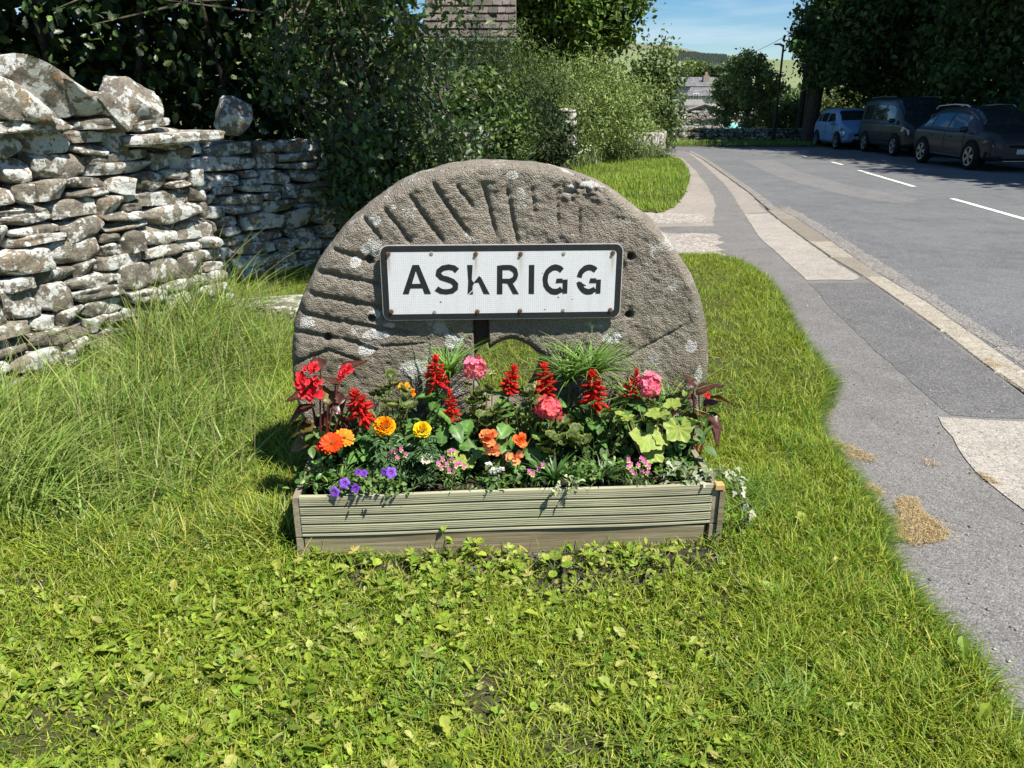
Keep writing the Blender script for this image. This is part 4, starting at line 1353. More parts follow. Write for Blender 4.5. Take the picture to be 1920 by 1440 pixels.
# corrugated shed roof
cs = empty('corrugated_shed', (0, 0, 0), 0, 'shed with pale corrugated sheet roof seen above the barn ridge', 'shed')
Yc = 68
a = PY(1262, 202, Yc); b = PY(1334, 187, Yc + 3); z1_ = b.z
x0c, x1c = PY(1262, 202, Yc).x, PY(1334, 202, Yc).x
nr_ = 34; v = []; zlo = a.z - .3
for i in range(nr_ * 2 + 1):
    x = x0c + (x1c - x0c) * i / (nr_ * 2); hgt_ = .06 * (i % 2)
    v += [(x, Yc, zlo + hgt_), (x, Yc + 3.5, z1_ + hgt_)]
g = MB(); g.add(v, [(2 * i, 2 * i + 2, 2 * i + 3, 2 * i + 1) for i in range(nr_ * 2)], (.42, .41, .37)); g.build('roof', MT['matte'], cs)
g = MB(); box(g, (x0c + .1, Yc + .1, -4), (x1c - .1, Yc + 3.4, zlo - .05), (.3, .27, .22)); g.build('wall', MT['rubble'], cs)

# village house with slate roofs
vh = empty('slate_roofed_house', (0, 0, 0), 0, 'distant grey house with a long slate roof, chimney and small white framed window', 'house')
Yv = 95
a = PY(1274, 162, Yv); b = PY(1362, 162, Yv); t = PY(1281, 145, Yv + 5)
g = MB(); box(g, (a.x, Yv + .3, -4), (b.x, Yv + 9, a.z), (.30, .28, .25)); g.build('wall', MT['rubble'], vh)
roofplane((a.x - .2, Yv, a.z), (b.x, Yv, a.z), (b.x, Yv + 5, t.z), (a.x - .2, Yv + 5, t.z), (.185, .18, .185), par=vh, nu=26, nv=9)
c_ = PY(1325, 150, Yv + 2); g = MB(); box(g, (c_.x - .35, Yv + 2.1, c_.z - 1.0), (c_.x + .35, Yv + 2.9, c_.z + .5), (.25, .22, .18)); box(g, (c_.x - .15, Yv + 2.3, c_.z + .5), (c_.x + .15, Yv + 2.6, c_.z + .9), (.3, .2, .13)); g.build('chimney', MT['matte'], vh)
# gabled wing with the window
Yw = 86
a = PY(1288, 178, Yw); b = PY(1340, 178, Yw); p = PY(1318, 163, Yw)
g = MB(); box(g, (a.x, Yw, -4), (b.x + .6, Yw + 6, a.z - .0), (.27, .27, .25)); g.build('wing_wall', MT['rubble'], vh)
roofplane((a.x - .3, Yw - .3, a.z - .1), (b.x + .8, Yw - .3, a.z - .1), (b.x + .8, Yw + 3, p.z), (p.x - .6, Yw + 3, p.z), (.17, .165, .165), par=vh, nu=10, nv=6)
wc = PY(1305, 180, Yw - .02); wz = PY(1305, 186, Yw).z; wt = PY(1305, 176, Yw).z
g = MB()
x0w, x1w = PY(1301, 180, Yw).x, PY(1309, 180, Yw).x
for q in ((x0w - .08, Yw - .06, wz - .08, x1w + .08, wz), (x0w - .08, Yw - .06, wt, x1w + .08, wt + .08), (x0w - .08, Yw - .06, wz, x0w, wt), (x1w, Yw - .06, wz, x1w + .08, wt), ((x0w + x1w) / 2 - .03, Yw - .055, wz, (x0w + x1w) / 2 + .03, wt)):
    box(g, (q[0], q[1], q[2]), (q[3], Yw + .02, q[4]), (.72, .73, .72))
wf = g.build('window_frame', MT['plain'], vh)
g = MB(); box(g, (x0w, Yw - .03, wz), (x1w, Yw + .01, wt), (.12, .15, .2)); g.build('pane', MT['glass'], wf)
# shed roof glimpsed behind the blue car
sh = empty('timber_shed', (0, 0, 0), 0, 'pale roofed timber shed glimpsed between the trunk and the blue car', 'shed')
Ys = 44
a = PY(1530, 222, Ys); b = PY(1560, 198, Ys); b2 = PY(1566, 222, Ys)
g = MB(); box(g, (a.x - 1, Ys, -.6), (b2.x - .1, Ys + 3, a.z - .05), (.30, .27, .21)); g.build('wall', MT['render'], sh)
v = []
for i in range(17):
    x_ = i / 16
    v += [(a.x - 1.0 + x_ * (b2.x - a.x + 1.1), Ys - .2, a.z + .04 * (i % 2)), (a.x - 1.4 + x_ * (b2.x - a.x + 1.1), Ys + 2.4, b.z + .04 * (i % 2))]
g = MB(); g.add(v, [(2 * i, 2 * i + 2, 2 * i + 3, 2 * i + 1) for i in range(16)], (.40, .38, .34)); g.build('roof', MT['matte'], sh)
# blue-green tarpaulin heap by the barn
tp = PY(1374, 241, 44); r_ = random.Random(4)
g = MB(); k = 9; v = []
for j in range(k):
    for i in range(k):
        uu, vv_ = i / (k - 1) * 2 - 1, j / (k - 1) * 2 - 1
        v.append((tp.x + uu * .55, 44 + vv_ * .5, tp.z - .25 + .55 * max(0, 1 - uu * uu * .8 - vv_ * vv_ * .9) + r_.uniform(-.04, .04)))
g.add(v, gridfaces(k, k), (.16, .42, .40)); tag(g.build('tarpaulin', MT['plain']), 'small turquoise tarpaulin heap beyond the far wall in front of the barn', 'tarpaulin')
# white marker post on the verge
a = G(1263, 259, 0); a = PY(1263, 259, 36.2)
g = MB(); tube(g, [(a.x, 36.2, -.05), (a.x, 36.2, .38)], .035, 6, (.6, .6, .56)); g.build('post', MT['plain']).name = 'marker_post'
tag(bpy.data.objects['marker_post'], 'short pale marker post on the verge in front of the far wall', 'post')

# street lamp
lp = G(1451, 262, 0); Yl = 36.6
base = PY(1451, 250, Yl); top = PY(1467, 84, Yl)
lamp = empty('street_lamp', (base.x, Yl, -.1), 0, 'slim black street lamp standing in front of the light tree across the road', 'street lamp')
hz = top.z + .1
g = MB(); tube(g, [(0, 0, 0), (0, 0, 1.1)], .085, 10, (.02, .02, .022)); g.build('base', MT['plain'], lamp)
g = MB(); tube(g, [(0, 0, 1.05), (0, 0, hz)], [.055, .042], 10, (.02, .02, .022)); g.build('post', MT['plain'], lamp)
g = MB(); tube(g, [(.02, 0, hz - .05), (-.16, -.0, hz + .02), (-.30, 0, hz + .03)], [.04, .05, .03], 8, (.03, .03, .032)); box(g, (-.40, -.07, hz - .01), (-.12, .07, hz + .05), (.25, .26, .27), bev=.012); g.build('lantern', MT['plain'], lamp)
# overhead wire
a = PY(1340, 103, 60); b = PY(1500, 52, 34)
g = MB(); k = 16; pts = []
for i in range(k + 1):
    t_ = i / k; q = a.lerp(b, t_); q.z -= .5 * math.sin(math.pi * t_); pts.append(q)
tube(g, pts, .012, 4, (.05, .05, .05))
tag(g.build('overhead_wire', MT['plain']), 'thin overhead wire crossing the sky from the right trees to the village', 'wire')

# ------------------------------------------------------------------ leaf templates (length along +Y from the stalk, unit long)
def T(v, f, shade=None):
    d = {}
    for q in f: d.setdefault(len(q), []).append(q)
    return (np.array(v, float), [np.array(x) for x in d.values()])
def fold(out, mid, zf=.12, curl=.15):
    """leaf from half outline [(x,y)], mirrored, folded along a midrib and drooping to the tip"""
    v = []; f = []
    n = len(mid)
    for y in mid: v.append((0, y, -curl * y * y))
    for x, y in out: v.append((x, y, zf * x * 2 - curl * y * y))
    for x, y in out: v.append((-x, y, zf * x * 2 - curl * y * y))
    m = len(out)
    # fan strips
    for s, off in ((1, n), (-1, n + m)):
        pts = list(range(off, off + m))
        # walk both chains
        i = j = 0
        chain_m = list(range(n))
        while i < n - 1 or j < m - 1:
            if j >= m - 1 or (i < n - 1 and v[chain_m[i + 1]][1] <= v[pts[j + 1]][1]):
                t = (chain_m[i], pts[j], chain_m[i + 1]); i += 1
            else:
                t = (chain_m[i], pts[j], pts[j + 1]); j += 1
            f.append(t if s > 0 else t[::-1])
    return T(v, f)
DIAM = T([(0, 0, 0), (.32, .5, .08), (0, 1, -.1), (-.32, .5, .08)], [(0, 1, 2), (0, 2, 3)])
OVATE = fold([(.0, 0), (.25, .22), (.30, .5), (.18, .8), (0, 1)], [0, .35, .7, 1])
LANCE = fold([(.0, 0), (.10, .25), (.12, .5), (.07, .8), (0, 1)], [0, .4, .75, 1], .2, .35)
OAK = fold([(.0, 0), (.16, .16), (.11, .24), (.30, .42), (.19, .50), (.34, .68), (.20, .76), (.14, .95), (0, 1)], [0, .24, .5, .76, 1], .12, .2)
JAG = fold([(.0, 0), (.05, .2), (.16, .3), (.08, .36), (.22, .5), (.12, .58), (.26, .74), (.2, .92), (0, 1)], [0, .36, .58, .8, 1], .22, .45)
ROUND = T([(0, 0, 0)] + [(.5 * math.sin(a) * (1 + .06 * (i % 2)), .5 - .5 * math.cos(a) * (1 + .04 * (i % 2)), .06 * (i % 2) + .05) for i, a in enumerate(np.linspace(.35, 2 * math.pi - .35, 12))] + [(0, .5, -.03)],
          [(13, i, i + 1) for i in range(0, 12)] + [(13, 12, 0)])
_v = [(0, 0, 0)]; _f = []
for k, a in enumerate((-1.0, 0, 1.0)):
    b = len(_v)
    for x, y, z in ((-.14, .28, 0), (-.26, .48, .05), (-.16, .60, .02), (-.20, .78, .0), (0, .66, .03), (.05, .9, -.06), (.12, .64, .03), (.22, .72, 0), (.18, .5, .04), (.14, .26, 0)):
        x *= .85
        _v.append((x * math.cos(a) + y * math.sin(a) * .85, (y * math.cos(a) - x * math.sin(a)) * (1 if k == 1 else .85), z))
    _f += [(0, b + i, b + i + 1) for i in range(9)][::1]
CUT = T(_v, [t[::-1] for t in _f])
def clover():
    v = []; f = []
    for a in (0, 2.09, 4.19):
        b = len(v)
        for x, y in ((0, 0), (.26, .22), (.28, .46), (0, .5), (-.28, .46), (-.26, .22)):
            v.append((x * math.cos(a) - y * math.sin(a), x * math.sin(a) + y * math.cos(a), .05 * abs(x)))
        f.append((b, b + 1, b + 2, b + 3)); f.append((b, b + 3, b + 4, b + 5))
    return T(v, f)
CLOVER = clover()
def blade_t(seg, w, lean, curl):
    v = []; f = []
    for i in range(seg + 1):
        t = i / seg
        y = lean * t + curl * t * t; z = t * (1 - .35 * (lean + curl) * t)
        ww = w * (1 - t ** 1.6)
        if i < seg: v += [(-ww, y, z), (ww, y, z)]
        else: v.append((0, y, z))
    for i in range(seg - 1): f.append((2 * i, 2 * i + 1, 2 * i + 3, 2 * i + 2))
    f.append((2 * seg - 2, 2 * seg - 1, 2 * seg))
    return T(v, f)

def inspace(n, poly, zf=0.02):
    pa = np.array(poly); lo, hi = pa.min(0), pa.max(0)
    out = []
    while sum(len(o) for o in out) < n:
        P = rng.uniform(lo, hi, (n * 2, 2)); out.append(P[inpoly(P, poly)])
    return np.concatenate(out)[:n]
def visible(P, m=80):
    px, py = proj(np.concatenate([P, np.zeros((len(P), 1))], 1))
    return (px > -m) & (px < 1920 + m) & (py < 1440 + m * 2) & (P[:, 1] > 0.9)

GR_Y = [(.235, .29, .026), (.30, .345, .036), (.18, .25, .02), (.37, .37, .08)]
GR_G = [(.115, .21, .014), (.15, .25, .018), (.08, .165, .012), (.19, .26, .03)]
GR_D = [(.30, .26, .12), (.38, .34, .18), (.22, .18, .09)]

# ---- planter footprint to keep clear
planter_fp = [tuple((O + U * a + V * b).xy) for a, b in ((PU0 - .03, FV - .01), (PU1 + .05, FV - .01), (PU1 + .05, FV + .47), (PU0 - .03, FV + .47))]
mill_fp = [tuple((O + U * a + V * b).xy) for a, b in ((MU - .68, -.01), (MU + .68, -.01), (MU + .68, TH + .01), (MU - .68, TH + .01))]

def grass_patch(name, P, hts, pals, kinds, widths, pitch=.5, mat='grass', label=None, z=.02, w=None, seglist=None):
    mb = MB()
    n = len(P)
    kd = rng.integers(0, len(kinds), n)
    c = pal(n, pals, .16, w)
    for k, tm in enumerate(kinds):
        m = kd == k
        q = P[m]
        if len(q) == 0: continue
        h = hts[m]
        s = np.stack([widths[m] / .5, h, h], 1)
        s[:, 0] = widths[m]
        rot = rotm(rng.uniform(0, 2 * math.pi, len(q)), rng.normal(0, pitch * .5, len(q)), rng.normal(0, .3, len(q)))
        scatter(mb, tm, np.concatenate([q, np.full((len(q), 1), z)], 1) if q.shape[1] == 2 else q, rot, s, c[m])
    o = mb.build(name, MT[mat]); tag(o, kind='stuff')
    return o
# zones in the near lawn ------------------------------------------------
px_of = lambda P: proj(np.concatenate([P, np.full((len(P), 1), .02)], 1))
def density(P):
    px, py = px_of(P)
    right = np.clip((px - (1330 + 0 * py)) / 120, 0, 1)
    return px, py, right
base = LN
# a) short turf everywhere
def turf(n, ymin, ymax):
    poly = [(-4.5, ymin), (3, ymin), (3, ymax), (-4.5, ymax)]
    P = inspace(n, poly)
    P = P[inpoly(P, LN) & visible(P)]
    P = P[~inpoly(P, planter_fp) & ~inpoly(P, mill_fp)]
    return P
P = np.concatenate([turf(170000, 1.1, 2.3), turf(150000, 2.3, 3.6), turf(150000, 3.6, 8.2)])
px, py, rt_ = density(P)
inS = inpoly(P, SOIL)
wear = fbm(P, 2.6, 3, 77)       # thin, dry places
keep = np.where(inS, rng.random(len(P)) < .12, rng.random(len(P)) < np.where(rt_ > .5, 1, .70 + .3 * (wear > .45)))
brown = np.exp(-(((px - 905) / 50) ** 2 + ((py - 1290) / 50) ** 2)) + np.exp(-(((px - 1080) / 90) ** 2 + ((py - 1400) / 40) ** 2)) + np.exp(-(((px - 900) / 40) ** 2 + ((py - 1350) / 60) ** 2)) + .8 * np.exp(-(((px - 60) / 80) ** 2 + ((py - 1090) / 40) ** 2))
keep &= rng.random(len(P)) > .75 * brown
P = P[keep]; rt_ = rt_[keep]; px = px[keep]; py = py[keep]
h = np.where(rt_ > .5, rng.uniform(.035, .075, len(P)), rng.uniform(.018, .055, len(P)))
h *= np.where(py < 800, 1.25, 1.0) * (.45 + 1.15 * fbm(P, 8.0, 2, 44))
K1 = [blade_t(2, 1, .35, .25), blade_t(2, 1, .7, .3), blade_t(2, 1, -.1, .5), blade_t(2, 1, 1.1, .3)]
c = pal(len(P), GR_Y + GR_G, .16)
gv = fbm(P, 1.7, 3, 51)[:, None]
yel = np.clip((gv - .38) * 3, 0, 1) * (1 - .35 * (rt_[:, None] > .5))
c = c * (1 - yel * .5) + pal(len(P), [GR_Y[1], GR_Y[0]], .16) * yel * .5
mb = MB(); kd = rng.integers(0, 4, len(P))
for k, tm in enumerate(K1):
    m = kd == k; q = P[m]
    s = np.stack([rng.uniform(.0014, .0028, m.sum()), h[m], h[m]], 1)
    scatter(mb, tm, np.concatenate([q, np.full((len(q), 1), .022)], 1), rotm(rng.uniform(0, 6.3, len(q)), rng.normal(0, .25, len(q)), rng.normal(0, .35, len(q))), s, c[m])
# strands of cut dry grass lying in the sward
Q = turf(30000, 1.1, 3.2); qx, qy, _ = density(Q)
br = .22 + np.exp(-(((qx - 905) / 60) ** 2 + ((qy - 1290) / 60) ** 2)) + np.exp(-(((qx - 1080) / 110) ** 2 + ((qy - 1400) / 50) ** 2)) + np.exp(-(((qx - 1260) / 180) ** 2 + ((qy - 1260) / 120) ** 2)) * .8 + np.exp(-(((qx - 900) / 40) ** 2 + ((qy - 1350) / 60) ** 2)) + .9 * np.exp(-(((qx - 60) / 110) ** 2 + ((qy - 1090) / 50) ** 2)) + .6 * (fbm(Q, 5, 2, 3) > .62)
Q = Q[(rng.random(len(Q)) < np.clip(br, .05, 1)) & ~inpoly(Q, SOIL)]
STRAW = T([(-.5, 0, 0), (.5, 0, 0), (.4, .5, .12), (-.4, .5, .12), (0, 1, 0)], [(0, 1, 2, 3), (3, 2, 4)])
ln = rng.uniform(.015, .05, len(Q))
scatter(mb, STRAW, np.concatenate([Q, rng.uniform(.022, .034, (len(Q), 1))], 1), rotm(rng.uniform(0, 6.3, len(Q)), rng.normal(0, .25, len(Q)), rng.normal(0, .6, len(Q))), np.stack([rng.uniform(.0016, .003, len(Q)), ln, ln], 1), pal(len(Q), [(.36, .30, .17), (.46, .40, .24), (.24, .19, .11), (.33, .35, .15)], .2))
tag(mb.build('lawn_grass', MT['grass']), kind='stuff')
print('turf', len(P), len(Q))

# b) broad leaved weeds in the foreground
def weeds(n, ymin, ymax, clump=True):
    P = turf(n, ymin, ymax); px, py, r = density(P)
    d = fbm(P, 1.9, 3, 90)
    pw = py + 260 * (fbm(P, 3.1, 3, 61) - .5); zone = .82 * np.clip((pw - 930) / 200, 0, 1) * np.clip((1470 + 120 * (d - .5) - px) / 200, 0, 1)
    zone = np.maximum(zone, .30 * (py > 900) * (px < 560))
    zone = np.maximum(zone, .14)
    s = inpoly(P, SOIL)
    k = rng.random(len(P)) < zone * np.where(s, .66, np.clip((d - .30) * 3, .12, 1))
    k &= rng.random(len(P)) > .8 * (np.exp(-(((px - 905) / 50) ** 2 + ((py - 1290) / 50) ** 2)) + np.exp(-(((px - 1080) / 80) ** 2 + ((py - 1400) / 35) ** 2)))
    return P[k]
WC = [(.225, .30, .033), (.275, .34, .045), (.18, .26, .028), (.33, .35, .09), (.13, .20, .025), (.21, .29, .03)]
mb = MB()
for tm, n, s0, s1, z0_, z1_, pt in ((JAG, 6500, .028, .066, .012, .035, .5), (OVATE, 20000, .010, .027, .015, .05, .7), (OVATE, 1100, .028, .045, .02, .045, .6), (LANCE, 7000, .025, .06, .01, .04, .6), (CUT, 11000, .02, .043, .02, .06, .5), (CLOVER, 13000, .011, .020, .02, .05, .4), (ROUND, 2600, .010, .022, .02, .045, .45), (OAK, 6500, .02, .040, .015, .05, .65)):
    P = weeds(n, 1.1, 2.7)
    k = len(P)
    # leaves gather round plant centres
    cen = P[rng.integers(0, k, max(1, k // 5))]
    P = cen[rng.integers(0, len(cen), k)] + rng.normal(0, .028, (k, 2))
    ok = inpoly(P, LN) & ~inpoly(P, planter_fp); P = P[ok]; k = len(P)
    scatter(mb, tm, np.concatenate([P, rng.uniform(z0_, z1_, (k, 1))], 1), rotm(rng.uniform(0, 6.3, k), rng.normal(.25, pt, k), rng.normal(0, .35, k)), rng.uniform(s0, s1, k), pal(k, WC, .14))
# stalks under the leaves
P = weeds(6000, 1.1, 2.7); k = len(P)
scatter(mb, blade_t(2, 1, .6, .4), np.concatenate([P, np.full((k, 1), .015)], 1), rotm(rng.uniform(0, 6.3, k), 0, rng.normal(0, .4, k)), np.stack([rng.uniform(.001, .002, k), rng.uniform(.03, .08, k), rng.uniform(.03, .06, k)], 1), pal(k, [(.25, .28, .10), (.20, .26, .06)], .15))
tag(mb.build('lawn_weeds', MT['grass']), kind='stuff')

# c) tall grass on the left, along the wall
TG = [(.13, .215, .03), (.18, .26, .045), (.22, .30, .06), (.085, .15, .025), (.31, .33, .11)]
tall_px = [(-60, 1010), (160, 1010), (330, 960), (480, 900), (520, 800), (545, 700), (560, 600), (440, 585), (200, 660), (-60, 760)]
TP = [(p.x, p.y) for p in (G(*q) for q in tall_px)]
P = inspace(19000, TP)
d = fbm(P, 2.3, 2, 13); px, py = px_of(P)
P = P[rng.random(len(P)) < np.clip((d - .25) * 2.2, .25, 1)]
px, py = px_of(P)
h = rng.uniform(.08, .27, len(P)) * (.35 + 1.25 * fbm(P, 4.5, 2, 41)) * np.where(px < 300, 1.25, 1.0) * np.clip((600 - px) / 270 + .25, .38, 1.15) * np.clip(1.25 - (py - 700) / 420, .45, 1.2)
wallward = np.clip((760 - py) / 150, 0, 1); h *= (1 + .55 * wallward) * np.where(px < 260, np.clip(.35 + (py - 740) / 130, .3, 1), 1)
lush = rng.random(len(P)) < .16
h[lush] *= 1.55
KT = [blade_t(6, 1, .25, .55), blade_t(6, 1, .5, .9), blade_t(6, 1, .1, .35), blade_t(6, 1, .9, .6)]
mb = MB(); kd = rng.integers(0, 4, len(P)); c = pal(len(P), TG, .16)
for k, tm in enumerate(KT):
    m = kd == k; q = P[m]
    s = np.stack([rng.uniform(.0022, .0052, m.sum()), h[m], h[m]], 1)
    scatter(mb, tm, np.concatenate([q, np.full((len(q), 1), .01)], 1), rotm(rng.normal(-.5, 1.9, len(q)), rng.normal(0, .15, len(q)), rng.normal(0, .2, len(q))), s, c[m])
# broad arching blades at the very left
P2 = inspace(260, [(p.x, p.y) for p in (G(*q) for q in [(-80, 860), (60, 860), (140, 960), (60, 1010), (-80, 1010)])])
h2 = rng.uniform(.30, .50, len(P2))
for tm in KT[:2]:
    m = rng.random(len(P2)) < .5
    scatter(mb, tm, np.concatenate([P2[m], np.full((m.sum(), 1), .01)], 1), rotm(rng.normal(-1.2, .9, m.sum()), rng.normal(0, .1, m.sum()), 0), np.stack([rng.uniform(.004, .007, m.sum()), h2[m] * .8, h2[m]], 1), pal(m.sum(), [(.20, .29, .06), (.25, .33, .08)], .1))
# medium sward between the tall grass and the planter
P3 = inspace(16000, [(p.x, p.y) for p in (G(*q) for q in [(150, 1010), (560, 1040), (560, 640), (450, 620), (520, 900), (300, 980)])] )
P3 = np.concatenate([P3, inspace(9000, [(p.x, p.y) for p in (G(*q) for q in [(-60, 1010), (200, 1010), (560, 960), (590, 1120), (200, 1160), (-60, 1140)])])])
P3 = P3[~inpoly(P3, planter_fp) & ~inpoly(P3, mill_fp)]
_, py3 = px_of(P3); P3 = P3[rng.random(len(P3)) < np.clip((1075 + 160 * (fbm(P3, 3.5, 3, 19) - .5) - py3) / 110, 0, 1)]
h3 = rng.uniform(.05, .13, len(P3)) * (.4 + 1.2 * fbm(P3, 6, 2, 42)); kd = rng.integers(0, 4, len(P3)); c = pal(len(P3), TG + GR_Y, .16)
for k, tm in enumerate([blade_t(4, 1, .3, .6), blade_t(4, 1, .8, .6), blade_t(4, 1, .1, .4), blade_t(4, 1, 1.1, .5)]):
    m = kd == k; q = P3[m]
    scatter(mb, tm, np.concatenate([q, np.full((len(q), 1), .012)], 1), rotm(rng.uniform(0, 6.3, len(q)), rng.normal(0, .2, len(q)), 0), np.stack([rng.uniform(.0016, .0036, m.sum()), h3[m], h3[m]], 1), c[m])
# seed stalks
P4 = inspace(620, TP); h4 = rng.uniform(.32, .62, len(P4))
scatter(mb, blade_t(6, 1, .12, .22), np.concatenate([P4, np.full((len(P4), 1), .01)], 1), rotm(rng.uniform(0, 6.3, len(P4)), 0, 0), np.stack([np.full(len(P4), .0011), h4, h4], 1), pal(len(P4), [(.34, .31, .16), (.26, .28, .12)], .1))
tag(mb.build('tall_grass', MT['grass']), kind='stuff')

# d) leaning fringe of longer grass along the pavement edge
mb = MB()
edge = LN[:25]
pts = []
for a, b in zip(edge[:-1], edge[1:]):
    l_ = math.dist(a, b); n = int(l_ * 1600 / max(1, .25 * a[1]))
    t = rng.random(n)[:, None]
    pts.append(np.array(a) * (1 - t) + np.array(b) * t)
P = np.concatenate(pts); P = P + np.stack([-np.abs(rng.normal(0, .05, len(P))) + .012, rng.normal(0, .03, len(P))], 1)
h = rng.uniform(.03, .085, len(P))
scatter(mb, blade_t(3, 1, .7, .7), np.concatenate([P, np.full((len(P), 1), .005)], 1), rotm(rng.normal(-1.57, .8, len(P)), 0, 0), np.stack([rng.uniform(.0013, .0026, len(P)), h, h * .8], 1), pal(len(P), [(.09, .16, .02), (.13, .20, .03), (.18, .22, .05), (.07, .12, .02)], .18))
# a few longer tufts on the right of the planter
for cx_, cy_, n in ((1395, 930, 200), (1420, 960, 160), (1360, 1000, 120), (1500, 860, 90), (1460, 1330, 110), (1330, 760, 80), (820, 1300, 60), (1200, 1420, 50)):
    q = G(cx_, cy_); P = np.array([q.x, q.y]) + rng.normal(0, .06, (n, 2)); P = P[~inpoly(P, planter_fp)]; n = len(P)
    h = rng.uniform(.06, .15, n)
    scatter(mb, blade_t(4, 1, .5, .6), np.concatenate([P, np.full((n, 1), .01)], 1), rotm(rng.uniform(0, 6.3, n), 0, 0), np.stack([rng.uniform(.002, .0035, n), h, h], 1), pal(n, [(.13, .22, .03), (.10, .18, .025), (.17, .25, .05)], .14))
tag(mb.build('edge_grass', MT['grass']), kind='stuff')

# e) far lawn
P = inspace(60000, LF); px, py = px_of(P)
h = rng.uniform(.04, .14, len(P)) * (.4 + 1.3 * fbm(P, 1.6, 3, 23))
edge_c = pal(len(P), [(.16, .25, .025), (.21, .30, .035), (.11, .19, .02), (.26, .30, .06)], .16) * (.7 + .6 * fbm(P, .9, 3, 29))[:, None]
mb = MB()
scatter(mb, blade_t(1, 1, .4, .3), np.concatenate([P, np.full((len(P), 1), .02)], 1), rotm(rng.uniform(0, 6.3, len(P)), rng.normal(0, .3, len(P)), 0), np.stack([rng.uniform(.004, .008, len(P)), h, h], 1), edge_c)
P = inspace(9000, VG); h = rng.uniform(.08, .2, len(P))
scatter(mb, blade_t(1, 1, .4, .3), np.concatenate([P, np.full((len(P), 1), .0)], 1), rotm(rng.uniform(0, 6.3, len(P)), 0, 0), np.stack([rng.uniform(.014, .022, len(P)), h, h], 1), pal(len(P), [(.16, .24, .04), (.20, .25, .06)], .15))
tag(mb.build('distant_grass', MT['leaf_far']), kind='stuff')

# f) dried clippings on the pavement
def heap(name, pts, n, label):
    poly = [(p.x, p.y) for p in (G(*q) for q in pts)]
    P = inspace(n, poly)
    extra = P[rng.integers(0, n, n // 9)] + rng.normal(0, .035, (n // 9, 2))
    P = np.concatenate([P, extra]); k = len(P)
    cen = np.array(poly).mean(0)
    ln = rng.uniform(.008, .024, k)
    mb = MB(); scatter(mb, STRAW, np.concatenate([P, rng.uniform(.004, .014, (k, 1))], 1), rotm(rng.uniform(0, 6.3, k), rng.normal(0, .22, k), rng.normal(0, .5, k)), np.stack([rng.uniform(.001, .0018, k), ln, ln], 1), pal(k, [(.46, .35, .17), (.36, .26, .12), (.55, .44, .25), (.27, .18, .08)], .15))
    tag(mb.build(name, MT['dry']), kind='stuff')
heap('dried_clippings', [(1640, 960), (1690, 975), (1676, 948), (1690, 934), (1722, 938), (1728, 962), (1760, 982), (1783, 1003), (1765, 1018), (1715, 1026), (1672, 1010), (1655, 990)], 5200, '')
heap('dried_clippings', [(1530, 822), (1575, 830), (1610, 845), (1645, 862), (1636, 870), (1590, 862), (1560, 850), (1538, 845)], 1900, '')
heap('dried_clippings', [(1545, 735), (1570, 740), (1552, 790), (1535, 822), (1526, 822), (1524, 790)], 900, '')
heap('dried_clippings', [(1605, 905), (1640, 912), (1658, 928), (1630, 934), (1608, 925)], 900, '')
heap('dried_clippings', [(1722, 858), (1752, 870), (1768, 876), (1735, 874)], 120, '')
heap('dried_clippings', [(1828, 885), (1862, 900), (1882, 912), (1850, 906)], 260, '')
heap('dried_clippings', [(1845, 672), (1880, 690), (1868, 694), (1845, 684)], 500, '')
heap('dried_clippings', [(1450, 376), (1478, 388), (1496, 402), (1470, 396)], 400, '')

# ------------------------------------------------------------------ trees and shrubs
def crown_pts(n, c, r, nclump, cr, low=-1.0, seed=0, shell=.55):
    """leaf points gathered in clumps spread through an ellipsoid"""
    u = rng.normal(0, 1, (nclump, 3)); u /= np.linalg.norm(u, axis=1)[:, None]
    u[:, 2] = np.where(u[:, 2] < low, -u[:, 2], u[:, 2])
    rad = rng.uniform(shell, 1.0, nclump) ** .7
    rad *= .82 + .36 * vnoise(u * 3 + seed, 1.0, seed)
    cc = np.array(c) + u * rad[:, None] * np.array(r)
    k = rng.integers(0, nclump, n)
    size = rng.uniform(.6, 1.3, nclump)
    p = cc[k] + rng.normal(0, 1, (n, 3)) * (cr * size[k])[:, None] * np.array([1, 1, .7])
    tone = rng.uniform(.75, 1.25, nclump)[k]
    return p, cc, tone
def foliage(mb, pts, size, colr, tmpl, up=.6):
    n = len(pts)
    scatter(mb, tmpl, pts, rotm(rng.uniform(0, 6.3, n), rng.normal(-.2, up, n), rng.normal(0, up, n)), size, colr)
